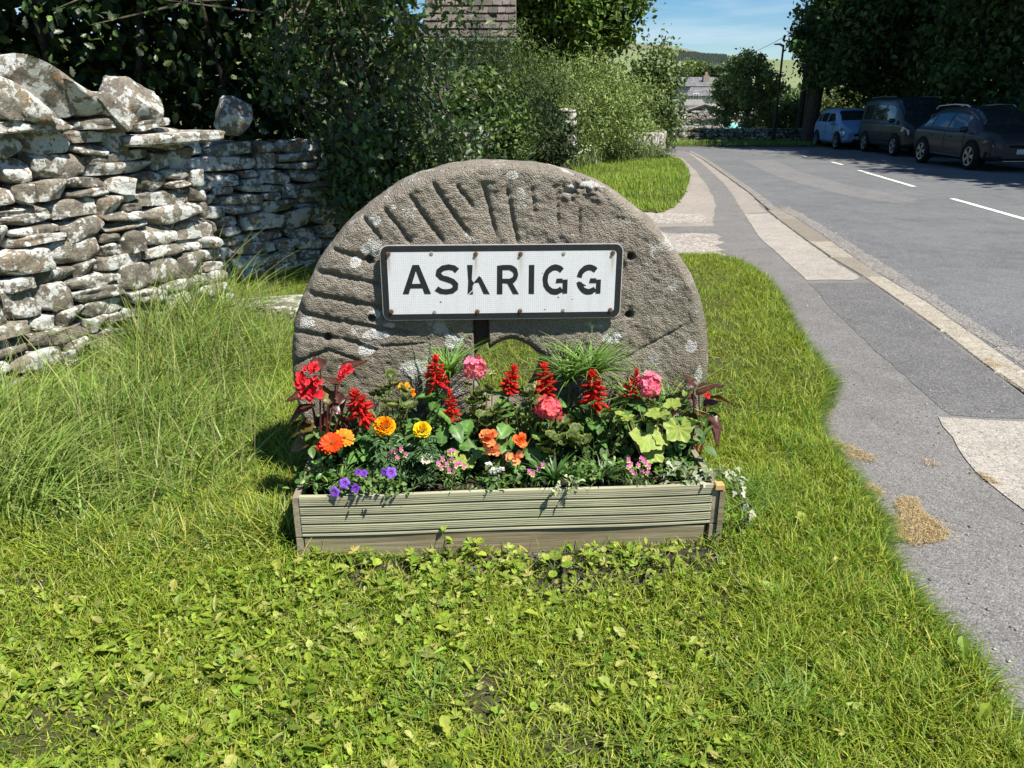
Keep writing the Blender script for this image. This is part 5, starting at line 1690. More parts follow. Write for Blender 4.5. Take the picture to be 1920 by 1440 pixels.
def tree(name, base, h_trunk, tr, crown_c, crown_r, n, nclump, cr, leaf, cols, label, cat='tree', mat='leaf_far', tmpl=DIAM, low=-.4, limbs=7, trunk_col=(.10, .085, .065), shell=.55, group=None, up=.7):
    t = empty(name, base, 0, label, cat, group)
    b = np.array(base)
    mb = MB()
    pts, cc, tone = crown_pts(n, np.array(crown_c) - b, crown_r, nclump, cr, low, int(rng.integers(99)), shell)
    c = pal(n, cols, .15) * tone[:, None]
    foliage(mb, pts, rng.uniform(leaf * .65, leaf * 1.3, n), c, tmpl, up)
    mb.build('crown', MT[mat], t)
    g = MB()
    C = Vector(np.array(crown_c) - b)
    top = Vector((C.x * .12, C.y * .12, max(h_trunk, C.z)))
    tube(g, [(0, 0, -.2), (0, 0, .15), (C.x * .01, C.y * .01, h_trunk * .3), (C.x * .06, C.y * .06, h_trunk * .8), top], [tr * 1.6, tr * 1.2, tr * .95, tr * .75, tr * .3], 10, trunk_col)
    for i in range(limbs):
        e = Vector(cc[rng.integers(0, len(cc))]); s = Vector((C.x * .15, C.y * .15, h_trunk * random.uniform(.45, 1.0)))
        m = s.lerp(e, .5) + Vector((random.gauss(0, .15), random.gauss(0, .15), random.uniform(0, .4)))
        tube(g, [s, s.lerp(m, .5) + Vector((0, 0, .1)), m, e], [tr * .36, tr * .25, tr * .16, tr * .04], 6, trunk_col)
    g.build('trunk', MT['bark'], t)
    return t
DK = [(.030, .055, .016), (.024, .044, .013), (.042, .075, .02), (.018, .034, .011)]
MD = [(.13, .21, .04), (.10, .17, .035), (.17, .25, .055), (.07, .125, .025)]
LT = [(.13, .20, .05), (.10, .17, .045), (.16, .23, .07), (.08, .14, .04)]
GY = [(.22, .29, .09), (.28, .33, .13), (.17, .24, .065), (.10, .16, .045)]

# --- hanging oak-like foliage behind and over the dark wall
random.seed(2)
oak = empty('oak_tree', (-1.9, 8.9, 0), 0, 'dark oak with lobed glossy leaves hanging over the drystone walls behind the sign', 'tree')
ob_ = np.array([-1.9, 8.9, 0.])
mb = MB()
sprays = []
def spray(px, py, Y, n, r, sz=.078, tone=1.0, tm=OAK, cols=None):
    p = PY(px, py, Y)
    pts = np.array(p) + rng.normal(0, 1, (n, 3)) * np.array([r, r * .8, r * .85]) - ob_
    foliage(mb, pts, rng.uniform(sz * .6, sz * 1.25, n), pal(n, cols or [(.055, .095, .03), (.075, .125, .035), (.04, .07, .022), (.10, .16, .04), (.09, .11, .07)], .15) * tone, tm, .8)
    sprays.append(p - Vector(ob_))
for _ in range(150):
    px = random.uniform(520, 880); py = random.uniform(-60, 420)
    if px > 800 and py < 190 and random.random() < .7: continue
    lim = 230 + (px - 560) * .55 if px < 640 else (410 if px < 700 else 330 + random.uniform(-20, 40))
    if py > lim or (px > 876 and py < 75): continue
    spray(px, py, random.uniform(7.2, 8.4), 44, .15)
for _ in range(26): spray(random.gauss(670, 26), random.uniform(250, 400), random.uniform(7.0, 7.4), 60, .10)
for _ in range(22): spray(random.uniform(640, 800), random.uniform(230, 345), random.uniform(7.4, 8.2), 70, .13)
for _ in range(10): spray(random.uniform(440, 560), random.uniform(60, 170), random.uniform(7.0, 7.6), 22, .12)
for _ in range(16): spray(random.uniform(10, 420), random.uniform(-10, 120), random.uniform(6.4, 7.6), 10, .12)
for _ in range(16): spray(random.uniform(800, 905), random.uniform(170, 300), random.uniform(8.5, 10), 50, .18, .07)
mb.build('hanging_leaves', MT['leaf_gloss'], oak)
# the great crown overhead and the black depth behind the walls
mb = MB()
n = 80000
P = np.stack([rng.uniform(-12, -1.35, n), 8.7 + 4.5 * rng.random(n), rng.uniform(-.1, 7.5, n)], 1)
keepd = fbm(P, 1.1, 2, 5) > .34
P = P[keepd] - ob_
foliage(mb, P, rng.uniform(.11, .20, len(P)), pal(len(P), DK, .2), OVATE, .9)  # near-black greens: the deep shade behind the walls is put into the leaf colour
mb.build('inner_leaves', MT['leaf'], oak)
mb = MB()
pts, cc, tone = crown_pts(52000, np.array([-4.2, 9.0, 6.8]) - ob_, (7.6, 4.0, 3.6), 320, .40, -1, 3, .15)
p2, c2_, t2_ = crown_pts(4000, np.array([-.5, 5.9, 3.9]) - ob_, (1.7, .8, .9), 60, .16, -1, 4, .1)  # leaf clump out of view, added to throw dappled shade on the second wall
pts = np.concatenate([pts, p2]); tone = np.concatenate([tone, t2_])
W = pts + ob_
ok = (W[:, 1] > 5.1) & (W[:, 2] > 2.75) & ((W[:, 0] < -.17 * W[:, 1]) | (W[:, 1] < 7))
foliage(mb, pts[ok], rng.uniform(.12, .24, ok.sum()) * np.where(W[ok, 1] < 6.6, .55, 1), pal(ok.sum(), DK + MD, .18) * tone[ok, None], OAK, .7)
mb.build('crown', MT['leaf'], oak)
g = MB()
tube(g, [(0, 0, -.1), (.05, .02, .8), (-.1, .1, 2.0), (-.5, 0, 3.6), (-1.0, -.2, 6)], [.26, .2, .18, .15, .07], 9, (.06, .05, .04))
for i in range(12):
    e = Vector(cc[rng.integers(0, len(cc))])
    if e.z < 4.5: continue
    s = Vector((-.3, 0, random.uniform(3.2, 4.4)))
    m = s.lerp(e, .5) + Vector((random.gauss(0, .3), random.gauss(0, .2), random.uniform(-.1, .5)))
    tube(g, [s, m, e], [.05, .03, .01], 5, (.03, .026, .02))
for p in random.sample(sprays, 46):
    s = Vector((random.uniform(-.8, .5), random.uniform(-.3, .3), random.uniform(1.6, 3.6)))
    m = s.lerp(p, .55) + Vector((random.gauss(0, .15), random.gauss(0, .1), random.uniform(0, .25)))
    tube(g, [s, m, p], [.028, .016, .005], 5, (.09, .075, .055))
g.build('trunk', MT['bark'], oak)
# bare dark trunks standing in the shade behind the near wall
for i, (px, w_) in enumerate(((285, .05), (420, .035), (130, .06))):
    p = PY(px, 230, 8.9)
    g = MB(); tube(g, [(0, 0, 0), (random.gauss(0, .1), 0, 1.5), (random.gauss(0, .2), 0, 3.2), (random.gauss(0, .3), .1, 5)], [w_, w_ * .8, w_ * .6, w_ * .3], 7, (.035, .028, .022))
    o = g.build('tree_trunk', MT['bark']); o.location = (p.x, 8.9, 0)
    tag(o, ['slender dark trunk in the shade behind the middle of the tall wall', 'thin dark trunk in the shade between the tall wall and the boulder', 'thicker dark trunk in deep shade behind the left end of the tall wall'][i], 'tree trunk')

# --- ivy mound over the wall end
def mound(name, c, r, n, leaf, cols, label, cat='shrub', mat='leaf_far', tmpl=OVATE, low=-.2, shell=.8, nclump=90, cr=.16, up=.7):
    t = empty(name, (c[0], c[1], 0), 0, label, cat)
    pts, cc, tone = crown_pts(n, (0, 0, c[2]), r, nclump, cr, low, int(rng.integers(99)), shell)
    pts[:, 2] = np.maximum(pts[:, 2], .02)
    mb = MB(); foliage(mb, pts, rng.uniform(leaf * .6, leaf * 1.3, n), pal(n, cols, .15) * tone[:, None], tmpl, up); mb.build('foliage', MT[mat], t)
    g = MB()
    for i in range(9):
        e = Vector(cc[rng.integers(0, len(cc))]); tube(g, [(random.gauss(0, r[0] * .15), random.gauss(0, r[1] * .15), -.05), e * .5 + Vector((0, 0, .1)), e], [.05, .03, .01], 5, (.08, .065, .05))
    g.build('stems', MT['bark'], t)
    return t
pI = PY(1000, 260, 18.2)
mound('ivy_mound', (pI.x, 18.6, .75), (.95, .8, .92), 15000, .075, [(.018, .035, .012), (.028, .052, .018), (.012, .025, .01), (.06, .08, .035)], 'dense dark ivy swallowing the wall end above the millstone', 'ivy', 'leaf', OVATE, -1, .8, 170, .10)
def px_mound(px, py, Y, wpx, ztop, n, leaf, cols, label, name='shrub', cat='shrub', tmpl=LANCE, depth=None, cr=.2, nclump=110, mat='leaf_far', shell=.5, zc=None, up=.7):
    p = PY(px, 700, Y); s = Y * .9407 + .5
    p = PY(px, py, Y)
    rx = wpx / 2 / 1442 * s
    zc = zc or ztop * .5
    return mound(name, (p.x, Y, zc), (rx, depth or rx, ztop - zc), n, leaf, cols, label, cat, mat, tmpl, -1, shell, nclump, cr, up)
# behind the millstone between oak and ivy
px_mound(905, 250, 11.5, 150, 2.0, 9000, .07, [(.07, .115, .03), (.05, .085, .022), (.10, .15, .04)], 'low green bramble shrub between the oak leaves and the ivy mound', tmpl=OVATE, cr=.14)
px_mound(860, 160, 15.5, 330, 2.75, 15000, .10, DK, 'dark green yew mass standing in front of the stone house', name='yew_bush', tmpl=LANCE, cr=.3, nclump=150)
px_mound(1075, 180, 23.5, 300, 2.75, 26000, .12, GY, 'greyish green willow shrub with fine leaves behind the ivy mound', name='willow_shrub', tmpl=LANCE, cr=.30, nclump=170, shell=.45)
px_mound(975, 110, 20.0, 150, 3.4, 9000, .11, [(.09, .13, .035), (.07, .11, .03), (.12, .15, .05)], 'olive green bush under the house roof left of the willow shrub', tmpl=LANCE, cr=.22)
px_mound(1222, 190, 29.0, 84, 3.5, 9000, .14, [(.12, .18, .06), (.09, .14, .045), (.16, .21, .09)], 'light green bush overhanging the curved low wall', tmpl=OVATE, cr=.28, nclump=120, shell=.4)
px_mound(1175, 225, 29.5, 190, 1.9, 9000, .12, [(.10, .15, .05), (.14, .19, .07), (.07, .11, .035)], 'mixed green hedge growth just behind the curved wall', tmpl=OVATE, cr=.2)
px_mound(1200, 330, 24.2, 110, .42, 3000, .10, [(.13, .18, .08), (.17, .21, .11), (.10, .14, .05)], 'wiry grey green clump in front of the curved wall end', tmpl=LANCE, cr=.12, nclump=50)
tree('sycamore_tree', (2.2, 28.0, 0), 3.4, .28, (1.8, 28, 6.1), (2.6, 2.8, 4.0), 52000, 330, .33, .17, MD + [(.09, .14, .035)], 'tall full green sycamore rising above the willow shrub at top centre', mat='leaf_far', tmpl=OVATE, low=-.9, limbs=12, shell=.5)
# fill between sycamore and house
tree('ash_tree', (-.3, 27.0, 0), 3.0, .2, (-.0, 27, 5.5), (1.5, 2.0, 3.6), 16000, 110, .32, .16, DK + MD, 'darker ash tree crown between the slate stone roof and the sycamore', low=-.8, tmpl=OVATE)
# flowering verge plants along the far lawn: tall stems with white daisies
mb = MB(); 
VP = [(p.x, p.y) for p in (G(*q) for q in [(1040, 318), (1090, 320), (1140, 306), (1200, 300), (1238, 296), (1230, 286), (1150, 286), (1060, 292)])]
P = inspace(4200, VP); h = rng.uniform(.25, .65, len(P))
scatter(mb, blade_t(3, 1, .2, .35), np.concatenate([P, np.full((len(P), 1), 0)], 1), rotm(rng.uniform(0, 6.3, len(P)), rng.normal(0, .15, len(P)), 0), np.stack([rng.uniform(.008, .016, len(P)), h, h], 1), pal(len(P), [(.12, .18, .05), (.16, .22, .07), (.20, .24, .12)], .15))
P = inspace(420, VP); n = len(P)
scatter(mb, ROUND, np.concatenate([P, rng.uniform(.35, .62, (n, 1))], 1), rotm(rng.uniform(0, 6.3, n), rng.normal(.5, .5, n), rng.normal(0, .5, n)), rng.uniform(.03, .06, n), pal(n, [(.55, .56, .46), (.5, .5, .35)], .08))
tag(mb.build('verge_wildflowers', MT['leaf_far']), kind='stuff')
# arching pale grass clump above the ivy's left shoulder
g = empty('grass_clump', tuple(PY(915, 300, 14.5)[:2]) + (0,), 0, 'tall pale arching grass clump left of the dark ivy mound', 'grass clump')
mb = MB(); n = 240; P = rng.normal(0, .22, (n, 2)); h = rng.uniform(.8, 1.5, n)
scatter(mb, blade_t(6, 1, .15, .5), np.concatenate([P, np.full((n, 1), 0)], 1), rotm(rng.uniform(0, 6.3, n), 0, 0), np.stack([rng.uniform(.006, .012, n), h, h], 1), pal(n, [(.22, .26, .12), (.28, .29, .16), (.14, .2, .06)], .12))
mb.build('blades', MT['leaf_far'], g)

# --- trees on the right of the road
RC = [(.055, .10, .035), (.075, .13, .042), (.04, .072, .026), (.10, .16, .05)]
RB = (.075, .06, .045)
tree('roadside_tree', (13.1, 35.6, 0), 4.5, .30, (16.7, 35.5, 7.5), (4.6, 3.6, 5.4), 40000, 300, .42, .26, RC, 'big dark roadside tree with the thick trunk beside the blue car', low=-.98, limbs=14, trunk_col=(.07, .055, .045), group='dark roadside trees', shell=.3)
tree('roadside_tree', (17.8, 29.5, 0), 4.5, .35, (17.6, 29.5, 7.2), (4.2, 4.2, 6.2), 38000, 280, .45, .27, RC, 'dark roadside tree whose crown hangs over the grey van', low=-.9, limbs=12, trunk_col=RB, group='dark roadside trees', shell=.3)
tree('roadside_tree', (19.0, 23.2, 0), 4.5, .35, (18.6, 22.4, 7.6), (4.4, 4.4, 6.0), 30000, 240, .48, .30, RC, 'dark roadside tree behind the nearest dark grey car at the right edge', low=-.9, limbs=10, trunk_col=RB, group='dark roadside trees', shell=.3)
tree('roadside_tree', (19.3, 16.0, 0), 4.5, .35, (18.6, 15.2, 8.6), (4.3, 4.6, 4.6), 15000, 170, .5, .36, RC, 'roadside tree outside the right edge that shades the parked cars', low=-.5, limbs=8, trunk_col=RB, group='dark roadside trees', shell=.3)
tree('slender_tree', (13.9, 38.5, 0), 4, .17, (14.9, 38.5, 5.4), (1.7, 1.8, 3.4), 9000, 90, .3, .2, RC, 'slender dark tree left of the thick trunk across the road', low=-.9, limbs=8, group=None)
p = PY(1497, 200, 37.9); g = MB(); tube(g, [(0, 0, -.1), (.05, 0, 2), (.1, 0, 4.5), (.2, 0, 7)], [.16, .13, .11, .08], 7, (.05, .042, .035)); o = g.build('tree_trunk', MT['bark']); o.location = (p.x, 37.6, 0); tag(o, 'thin straight dark trunk between the street lamp and the thick trunk', 'tree trunk')
low_t = [o for o in bpy.data.objects if o.name == 'roadside_tree'][0]
mb = MB(); pts, cc, tone = crown_pts(15000, (.9, -.9, 4.1), (2.3, 1.4, 2.3), 110, .26, -1, 7, .2)
foliage(mb, pts, rng.uniform(.15, .27, len(pts)), pal(len(pts), RC, .18) * tone[:, None], OVATE, .7); mb.build('lower_foliage', MT['leaf_far'], low_t)
# dark hedge behind the cars
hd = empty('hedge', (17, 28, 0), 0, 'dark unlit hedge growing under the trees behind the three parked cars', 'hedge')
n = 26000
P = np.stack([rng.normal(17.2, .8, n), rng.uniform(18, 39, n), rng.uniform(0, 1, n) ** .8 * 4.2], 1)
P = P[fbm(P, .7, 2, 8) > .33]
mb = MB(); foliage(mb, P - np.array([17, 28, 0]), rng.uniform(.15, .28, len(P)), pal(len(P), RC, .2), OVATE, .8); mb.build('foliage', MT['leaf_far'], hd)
n = 7000
# lighter growth seen past the trunk
px_mound(1485, 215, 41.5, 120, 1.7, 6000, .18, [(.15, .20, .05), (.19, .24, .07), (.12, .16, .04)], 'sunlit yellow green bush beyond the far wall between lamp post and trunk', tmpl=OVATE, cr=.25)
px_mound(1590, 190, 46, 130, 2.6, 6000, .2, [(.15, .18, .07), (.2, .22, .1), (.11, .15, .05)], 'sunlit pale green bush seen in the gap above the blue car', tmpl=OVATE, cr=.3)
tree('rowan_tree', (11.6, 40.0, -.3), 2.2, .12, (11.35, 40, 2.15), (1.75, 1.6, 2.0), 15000, 110, .18, .14, [(.18, .25, .09), (.22, .30, .10), (.22, .20, .11), (.13, .19, .065), (.28, .35, .11)], 'light green tree with drooping branches behind the street lamp', tmpl=OVATE, low=-.9, limbs=16, trunk_col=(.13, .11, .09), shell=.15)
p = PY(1402, 120, 39.6)
mb = MB()
px_mound(1236, 215, 41, 50, 1.3, 2500, .14, [(.09, .13, .05), (.13, .17, .07)], 'small green bush left of the barn above the far wall', tmpl=OVATE, cr=.2, nclump=50)
px_mound(1298, 245, 42, 120, .25, 1500, .13, [(.14, .18, .07), (.18, .2, .1)], 'low weedy growth along the foot of the barn gable', tmpl=OVATE, cr=.16, nclump=50)
# distant trees at the hill foot
for px, py, Y, w, ht, cols, lab in ((1306, 132, 150, 48, 26, [(.14, .19, .06), (.18, .23, .08)], 'distant rounded yellow green tree above the slate roof'),
                                    (1338, 137, 145, 34, 24, [(.05, .08, .035), (.07, .10, .045)], 'distant dark green tree right of the slate roofed house'),
                                    (1282, 138, 140, 26, 20, [(.09, .13, .05), (.12, .16, .06)], 'small distant green tree left of the slate roofed house')):
    p = PY(px, py, Y); r = w / 2 / 1442 * Y
    mound('distant_tree', (p.x, Y, p.z), (r, r, r * .62), 2600, .55, cols, lab, 'tree', 'leaf_far', DIAM, -1, .4, 60, r * .16)
    bpy.data.objects
# a far belt of trees closing the gaps at the village's edge
bel = MB(); n = 26000
bx = rng.uniform(-170, 230, n); by = 190 + rng.normal(0, 7, n) + .05 * bx
hh = 9 + 5 * vnoise(bx[:, None].repeat(2, 1), .06, 4)
bz = -4 + rng.random(n) ** .7 * hh
foliage(bel, np.stack([bx, by, bz], 1), rng.uniform(.9, 1.7, n), pal(n, [(.07, .11, .045), (.10, .14, .05), (.05, .085, .035)], .15), DIAM, .8)
tag(bel.build('far_wood', MT['leaf_far']), kind='stuff')
# plantation on the hill: many small conifers
fst = MB()
cone = T([(math.cos(a) * .28, math.sin(a) * .28, 0) for a in np.linspace(0, 5.24, 6)] + [(0, 0, 1)], [(i, (i + 1) % 6, 6) for i in range(6)])
n = 110000
aa = rng.uniform(.13, .31, n); dd = rng.uniform(820, 1500, n)
hz_ = -4 + np.interp(dd, ds, hf) * (H + ridge_el(aa) * 1500 + 4)
PX = np.stack([dd * np.sin(aa), dd * np.cos(aa), hz_], 1)
qx, qy = proj(PX)
band = [(1234, 103), (1268, 104), (1300, 107), (1316, 109), (1362, 111), (1366, 124), (1335, 126), (1290, 119), (1262, 117), (1234, 115)]
k = inpoly(np.stack([qx, qy], 1), band)
PX = PX[k][:7000]
scatter(fst, cone, PX, rotm(rng.uniform(0, 6, len(PX)), 0, 0), rng.uniform(4.5, 8, len(PX)), pal(len(PX), [(.055, .075, .055), (.07, .09, .065), (.045, .06, .05)], .12))
tag(fst.build('hillside_plantation', MT['leaf_far']), kind='stuff')
print('forest', len(PX))

# ------------------------------------------------------------------ bedding plants
random.seed(31)
def leafmesh(name, W, serr=0, ns=10, nt=7, foldz=.18, curl=.3, cols=((.09, .15, .03), (.06, .11, .025)), rim=None, base=.15, tip=1.0, wob=.03, vein=.12, peak=.42, heart=0):
    """a single shaped leaf, 1 long along +Y, with midrib, veins, serrated rim"""
    r = random.Random(hash(name) % 1000 if False else len(name) * 7 + int(W * 100))
    v = []; c = []
    for i in range(ns + 1):
        s = i / ns
        if s < peak: w = math.sin(math.pi / 2 * (s / peak)) ** .7
        else: w = math.cos(math.pi / 2 * ((s - peak) / (1 - peak))) ** .85
        w = max(w, 0.0) * W
        if serr and 0 < i < ns: w *= 1 + serr * (1 if i % 2 else -1)
        for j in range(nt):
            t = j / (nt - 1) * 2 - 1
            x = t * w; y = s - heart * (abs(t) ** 1.5) * (1 - s) ** 3
            z = foldz * abs(x) - curl * s * s + wob * math.sin(9 * s + 4 * abs(t)) * abs(t) + .012 * (1 if (i + abs(j - nt // 2)) % 2 else -1)
            v.append((x, y, z))
            k = abs(t)
            a = np.array(cols[0]) * (1 - k) + np.array(cols[1]) * k
            if k < .05: a = a * (1 + vein * 3)
            elif (i + abs(j - nt // 2)) % 2: a = a * (1 + vein)
            if rim is not None and (k > .95 or i == ns): a = np.array(rim)
            c.append(a)
    f = [(i * nt + j, i * nt + j + 1, (i + 1) * nt + j + 1, (i + 1) * nt + j) for i in range(ns) for j in range(nt - 1)]
    mb = MB(); mb.add(v, f, np.array(c)); return mb.mesh('leaf', True)
def roundleaf(R_=.5, lobes=7, scal=.10, cup=.25, center=(.07, .13, .03), zone=(.045, .07, .02), edge=(.26, .32, .07), slit=.5, crinkle=.03, seed=0):
    """zonal pelargonium leaf: scalloped round blade, darker ring, pale rim"""
    r = random.Random(seed); v = [(0, 0, 0)]; c = [center]; rings = (.25, .5, .72, .9, 1.0); n = 36
    for q, rad in enumerate(rings):
        for k in range(n):
            a = slit / 2 + (2 * math.pi - slit) * k / (n - 1) - math.pi / 2
            rr = rad * R_ * (1 + (scal * rad * math.cos(lobes * (a + math.pi / 2)) + scal * .35 * rad * math.cos(lobes * 3 * a)))
            z = cup * rad * rad * R_ + crinkle * rad * math.cos(lobes * 2 * a + 1) + r.gauss(0, .006)
            v.append((rr * math.cos(a), .35 * R_ + rr * math.sin(a), z))
            c.append(center if q < 1 else zone if q < 3 else edge if q > 3 else tuple((np.array(zone) + np.array(edge)) / 2))
    f = [(0, 1 + k, 2 + k) for k in range(n - 1)]
    for q in range(len(rings) - 1):
        o = 1 + q * n
        f += [(o + k, o + n + k, o + n + k + 1, o + k + 1) for k in range(n - 1)]
    mb = MB(); mb.add(v, f, np.array(c)); return mb.mesh('leaf', True)
def vary(fn, n, **kw):
    out = []
    for i in range(n):
        k2 = dict(kw)
        out.append(fn(**k2, **({'seed': i} if fn is roundleaf else {})))
    return out
def LM(name, n=3, mat='leaf_gloss', **kw):
    res = []
    base = kw.get('cols', ((.09, .15, .03), (.06, .11, .025)))
    for i in range(n):
        t = random.uniform(.85, 1.2)
        k2 = dict(kw); k2['cols'] = tuple(tuple(x * t for x in b) for b in base)
        k2['curl'] = kw.get('curl', .3) * random.uniform(.6, 1.4); k2['wob'] = kw.get('wob', .03) * random.uniform(.6, 1.6)
        me = leafmesh(name, **k2); me.materials.append(MT[mat]); res.append(me)
    return res
LEAF_SALVIA = LM('leaf', 4, W=.33, serr=.05, ns=12, cols=((.095, .19, .04), (.065, .14, .032)), peak=.30, curl=.35, heart=.12)
LEAF_BRONZE = LM('leaf', 4, 'leaf_bronze', W=.36, serr=.03, cols=((.085, .03, .02), (.045, .018, .012)), peak=.35, curl=.25, wob=.05, heart=.15)
LEAF_OLIVE = LM('leaf', 2, 'leaf_bronze', W=.36, serr=.03, cols=((.13, .11, .02), (.07, .045, .015)), peak=.35, curl=.25, wob=.05, heart=.15)
LEAF_LIME = []
for i in range(3):
    me = roundleaf(.5, 5, .14, .10, (.27, .33, .07), (.25, .33, .06), (.33, .36, .11), .7, .03, i); me.materials.append(MT['leaf']); LEAF_LIME.append(me)
LEAF_ZONAL = []
for i in range(4):
    me = roundleaf(.5, 7, .08, random.uniform(.2, .6), (.10, .15, .04), (.06, .08, .025), (.24, .30, .06), .5, .05, i + 5); me.materials.append(MT['leaf']); LEAF_ZONAL.append(me)
LEAF_GREEN = LM('leaf', 3, W=.42, serr=.06, cols=((.10, .19, .04), (.07, .14, .03)), peak=.4, curl=.3, wob=.05, heart=.1)

def F(px, py, v): return PV(px, py, v)
def plant(name, px, v, label, cat, group=None):
    p = PV(px, 850, v); q = O + U * loc(p)[0] + V * v
    t = empty(name, (q.x, q.y, SOILZ), YAW, label, cat, group)
    return t
def lp_(t, P):
    """world point into the plant's frame"""
    d = P - t.location
    return Vector((d.dot(U), d.dot(V), d.z))
def putleaf(t, meshes, P, yaw, pitch, roll, s, name='leaf', loc_=None, stretch=1.0):
    p = lp_(t, P) if loc_ is None else loc_
    M = Matrix.Translation(p) @ Matrix.Rotation(yaw, 4, 'Z') @ Matrix.Rotation(pitch, 4, 'X') @ Matrix.Rotation(roll, 4, 'Y') @ Matrix.Diagonal((s * stretch, s, s, 1))
    return link(name, random.choice(meshes), t, None, M)
def stems(t, lst, r=.0022, c=(.12, .18, .05), mat='leaf'):
    mb = MB()
    for a, b in lst:
        m = a.lerp(b, .5) + Vector((random.gauss(0, .006), random.gauss(0, .006), .01))
        tube(mb, [a, m, b], [r * 1.2, r, r * .8], 6, c)
    return mb.build('stem', MT[mat], t)
# petal templates
PETR = T([(0, 0, 0), (.30, .35, .06), (.42, .72, .03), (.22, .98, -.05), (0, .93, -.02), (-.22, .98, -.05), (-.42, .72, .03), (-.30, .35, .06), (0, .5, -.04)], [(8, 0, 1), (8, 1, 2), (8, 2, 3), (8, 3, 4), (8, 4, 5), (8, 5, 6), (8, 6, 7), (8, 7, 0)])
PETL = T([(0, 0, 0), (.13, .3, .04), (.17, .65, .03), (.08, .92, -.02), (0, 1, -.04), (-.08, .92, -.02), (-.17, .65, .03), (-.13, .3, .04), (0, .5, -.02)], [(8, 0, 1), (8, 1, 2), (8, 2, 3), (8, 3, 4), (8, 4, 5), (8, 5, 6), (8, 6, 7), (8, 7, 0)])
_fl = []
_ff = []
for i, (y, r) in enumerate(((0, .06), (.35, .17), (.75, .22), (1.0, .08))):
    for k in range(5): _fl.append((r * math.cos(k * 1.2566), y, r * math.sin(k * 1.2566)))
for i in range(3):
    for k in range(5): _ff.append((i * 5 + k, i * 5 + (k + 1) % 5, (i + 1) * 5 + (k + 1) % 5, (i + 1) * 5 + k))
_ff.append((15, 16, 17, 18, 19))
FLORET = T(_fl, _ff)

def fl_salvia(h, rmax, n, seed=0):
    mb = MB(); rs = np.random.default_rng(seed)
    tube(mb, [(0, 0, -.01), (0, 0, h * .95)], .0022, 5, (.25, .03, .02))
    k = np.arange(n); k = k[rs.random(n) > .16]; t = (k + .5) / n; n = len(k)
    a = k * 2.399 + rs.normal(0, .2, n)
    z = t * h * .93
    w = (1 - t) ** .8
    L0 = rmax * (.45 + .75 * w) * rs.uniform(.6, 1.2, n)
    pos = np.stack([np.sin(-a) * .002, np.cos(a) * .002, z], 1)
    pitch = np.where(t > .8, 1.0, .15 + .5 * t - .35 * w) + rs.normal(0, .18, n)
    scatter(mb, FLORET, pos, rotm(a, pitch, 0), np.stack([L0 * .62, L0, L0 * .62], 1), np.clip(np.array([[.62, .018, .012]]) * rs.uniform(.6, 1.15, (n, 1)), 0, 1))
    m = 14
    a = np.arange(m) * 2.4; tt = np.arange(m) / m
    scatter(mb, FLORET, np.stack([0 * a, 0 * a, h * (.78 + .2 * tt)], 1), rotm(a, .7 + .6 * tt, 0), np.stack([np.full(m, .008), np.full(m, .014), np.full(m, .008)], 1), np.tile([[.70, .02, .015]], (m, 1)))
    me = mb.mesh('flower', True); me.materials.append(MT['petal']); return me
def fl_umbel(rad, n, col_, col2, seed=0, petals=5, psz=.5):
    rs = np.random.default_rng(seed); mb = MB()
    n = int(n * 1.5); kz = 1 - 1.45 * (np.arange(n) + .5) / n; ka = np.arange(n) * 2.399; u = np.stack([np.sqrt(1 - kz ** 2) * np.cos(ka), np.sqrt(1 - kz ** 2) * np.sin(ka), kz], 1) + rs.normal(0, .08, (n, 3)); u /= np.linalg.norm(u, axis=1)[:, None]
    for i in range(n):
        d = Vector(u[i]); q = d.to_track_quat('Z', 'Y').to_matrix()
        c0 = np.array(d) * rad * rs.uniform(.62, 1.08)
        base = np.array(q)
        k = petals; a = np.arange(k) * 2 * math.pi / k + rs.uniform(0, 6)
        R_ = base[None] @ rotm(a, rs.normal(.25, .2, k), rs.normal(0, .15, k))
        s = rad * psz * rs.uniform(.85, 1.1)
        mixc = rs.uniform(0, 1)
        c = np.clip((np.array(col_) * mixc + np.array(col2) * (1 - mixc)) * rs.uniform(.85, 1.1, (k, 1)), 0, 1)
        scatter(mb, PETR, np.tile(c0, (k, 1)), R_, np.full(k, s), c)
        scatter(mb, FLORET, c0[None] * .97, (base @ rotm(0, 1.57, 0)[0])[None], np.full((1, 3), s * .22), np.array([[.62, .25, .22]]) * np.ones((1, 3)))
    me = mb.mesh('flower', False); me.materials.append(MT['petal']); return me
def fl_marigold(r, c0, c1, seed=0):
    rs = np.random.default_rng(seed); mb = MB()
    n = 190
    t = (np.arange(n) + .5) / n; a = np.arange(n) * 2.399
    pol = t ** .6 * 1.75          # polar angle from the top
    d = np.stack([np.sin(pol) * np.sin(-a), np.sin(pol) * np.cos(a), np.cos(pol) * .62], 1)
    pos = d * r * .62
    pitch = (math.pi / 2 - pol) + rs.normal(0, .18, n)
    sz = r * rs.uniform(.38, .55, n)
    k = np.clip(t + rs.normal(0, .2, n), 0, 1)[:, None]
    c = np.array(c0) * (1 - k) + np.array(c1) * k
    scatter(mb, PETR, pos, rotm(a, pitch, rs.normal(0, .5, n)), np.stack([sz * 1.1, sz, sz], 1), c * rs.uniform(.85, 1.1, (n, 1)))
    tube(mb, [(0, 0, -r * .75), (0, 0, -r * .1)], [r * .18, r * .42], 8, (.08, .14, .04))
    me = mb.mesh('flower', False); me.materials.append(MT['petal']); return me
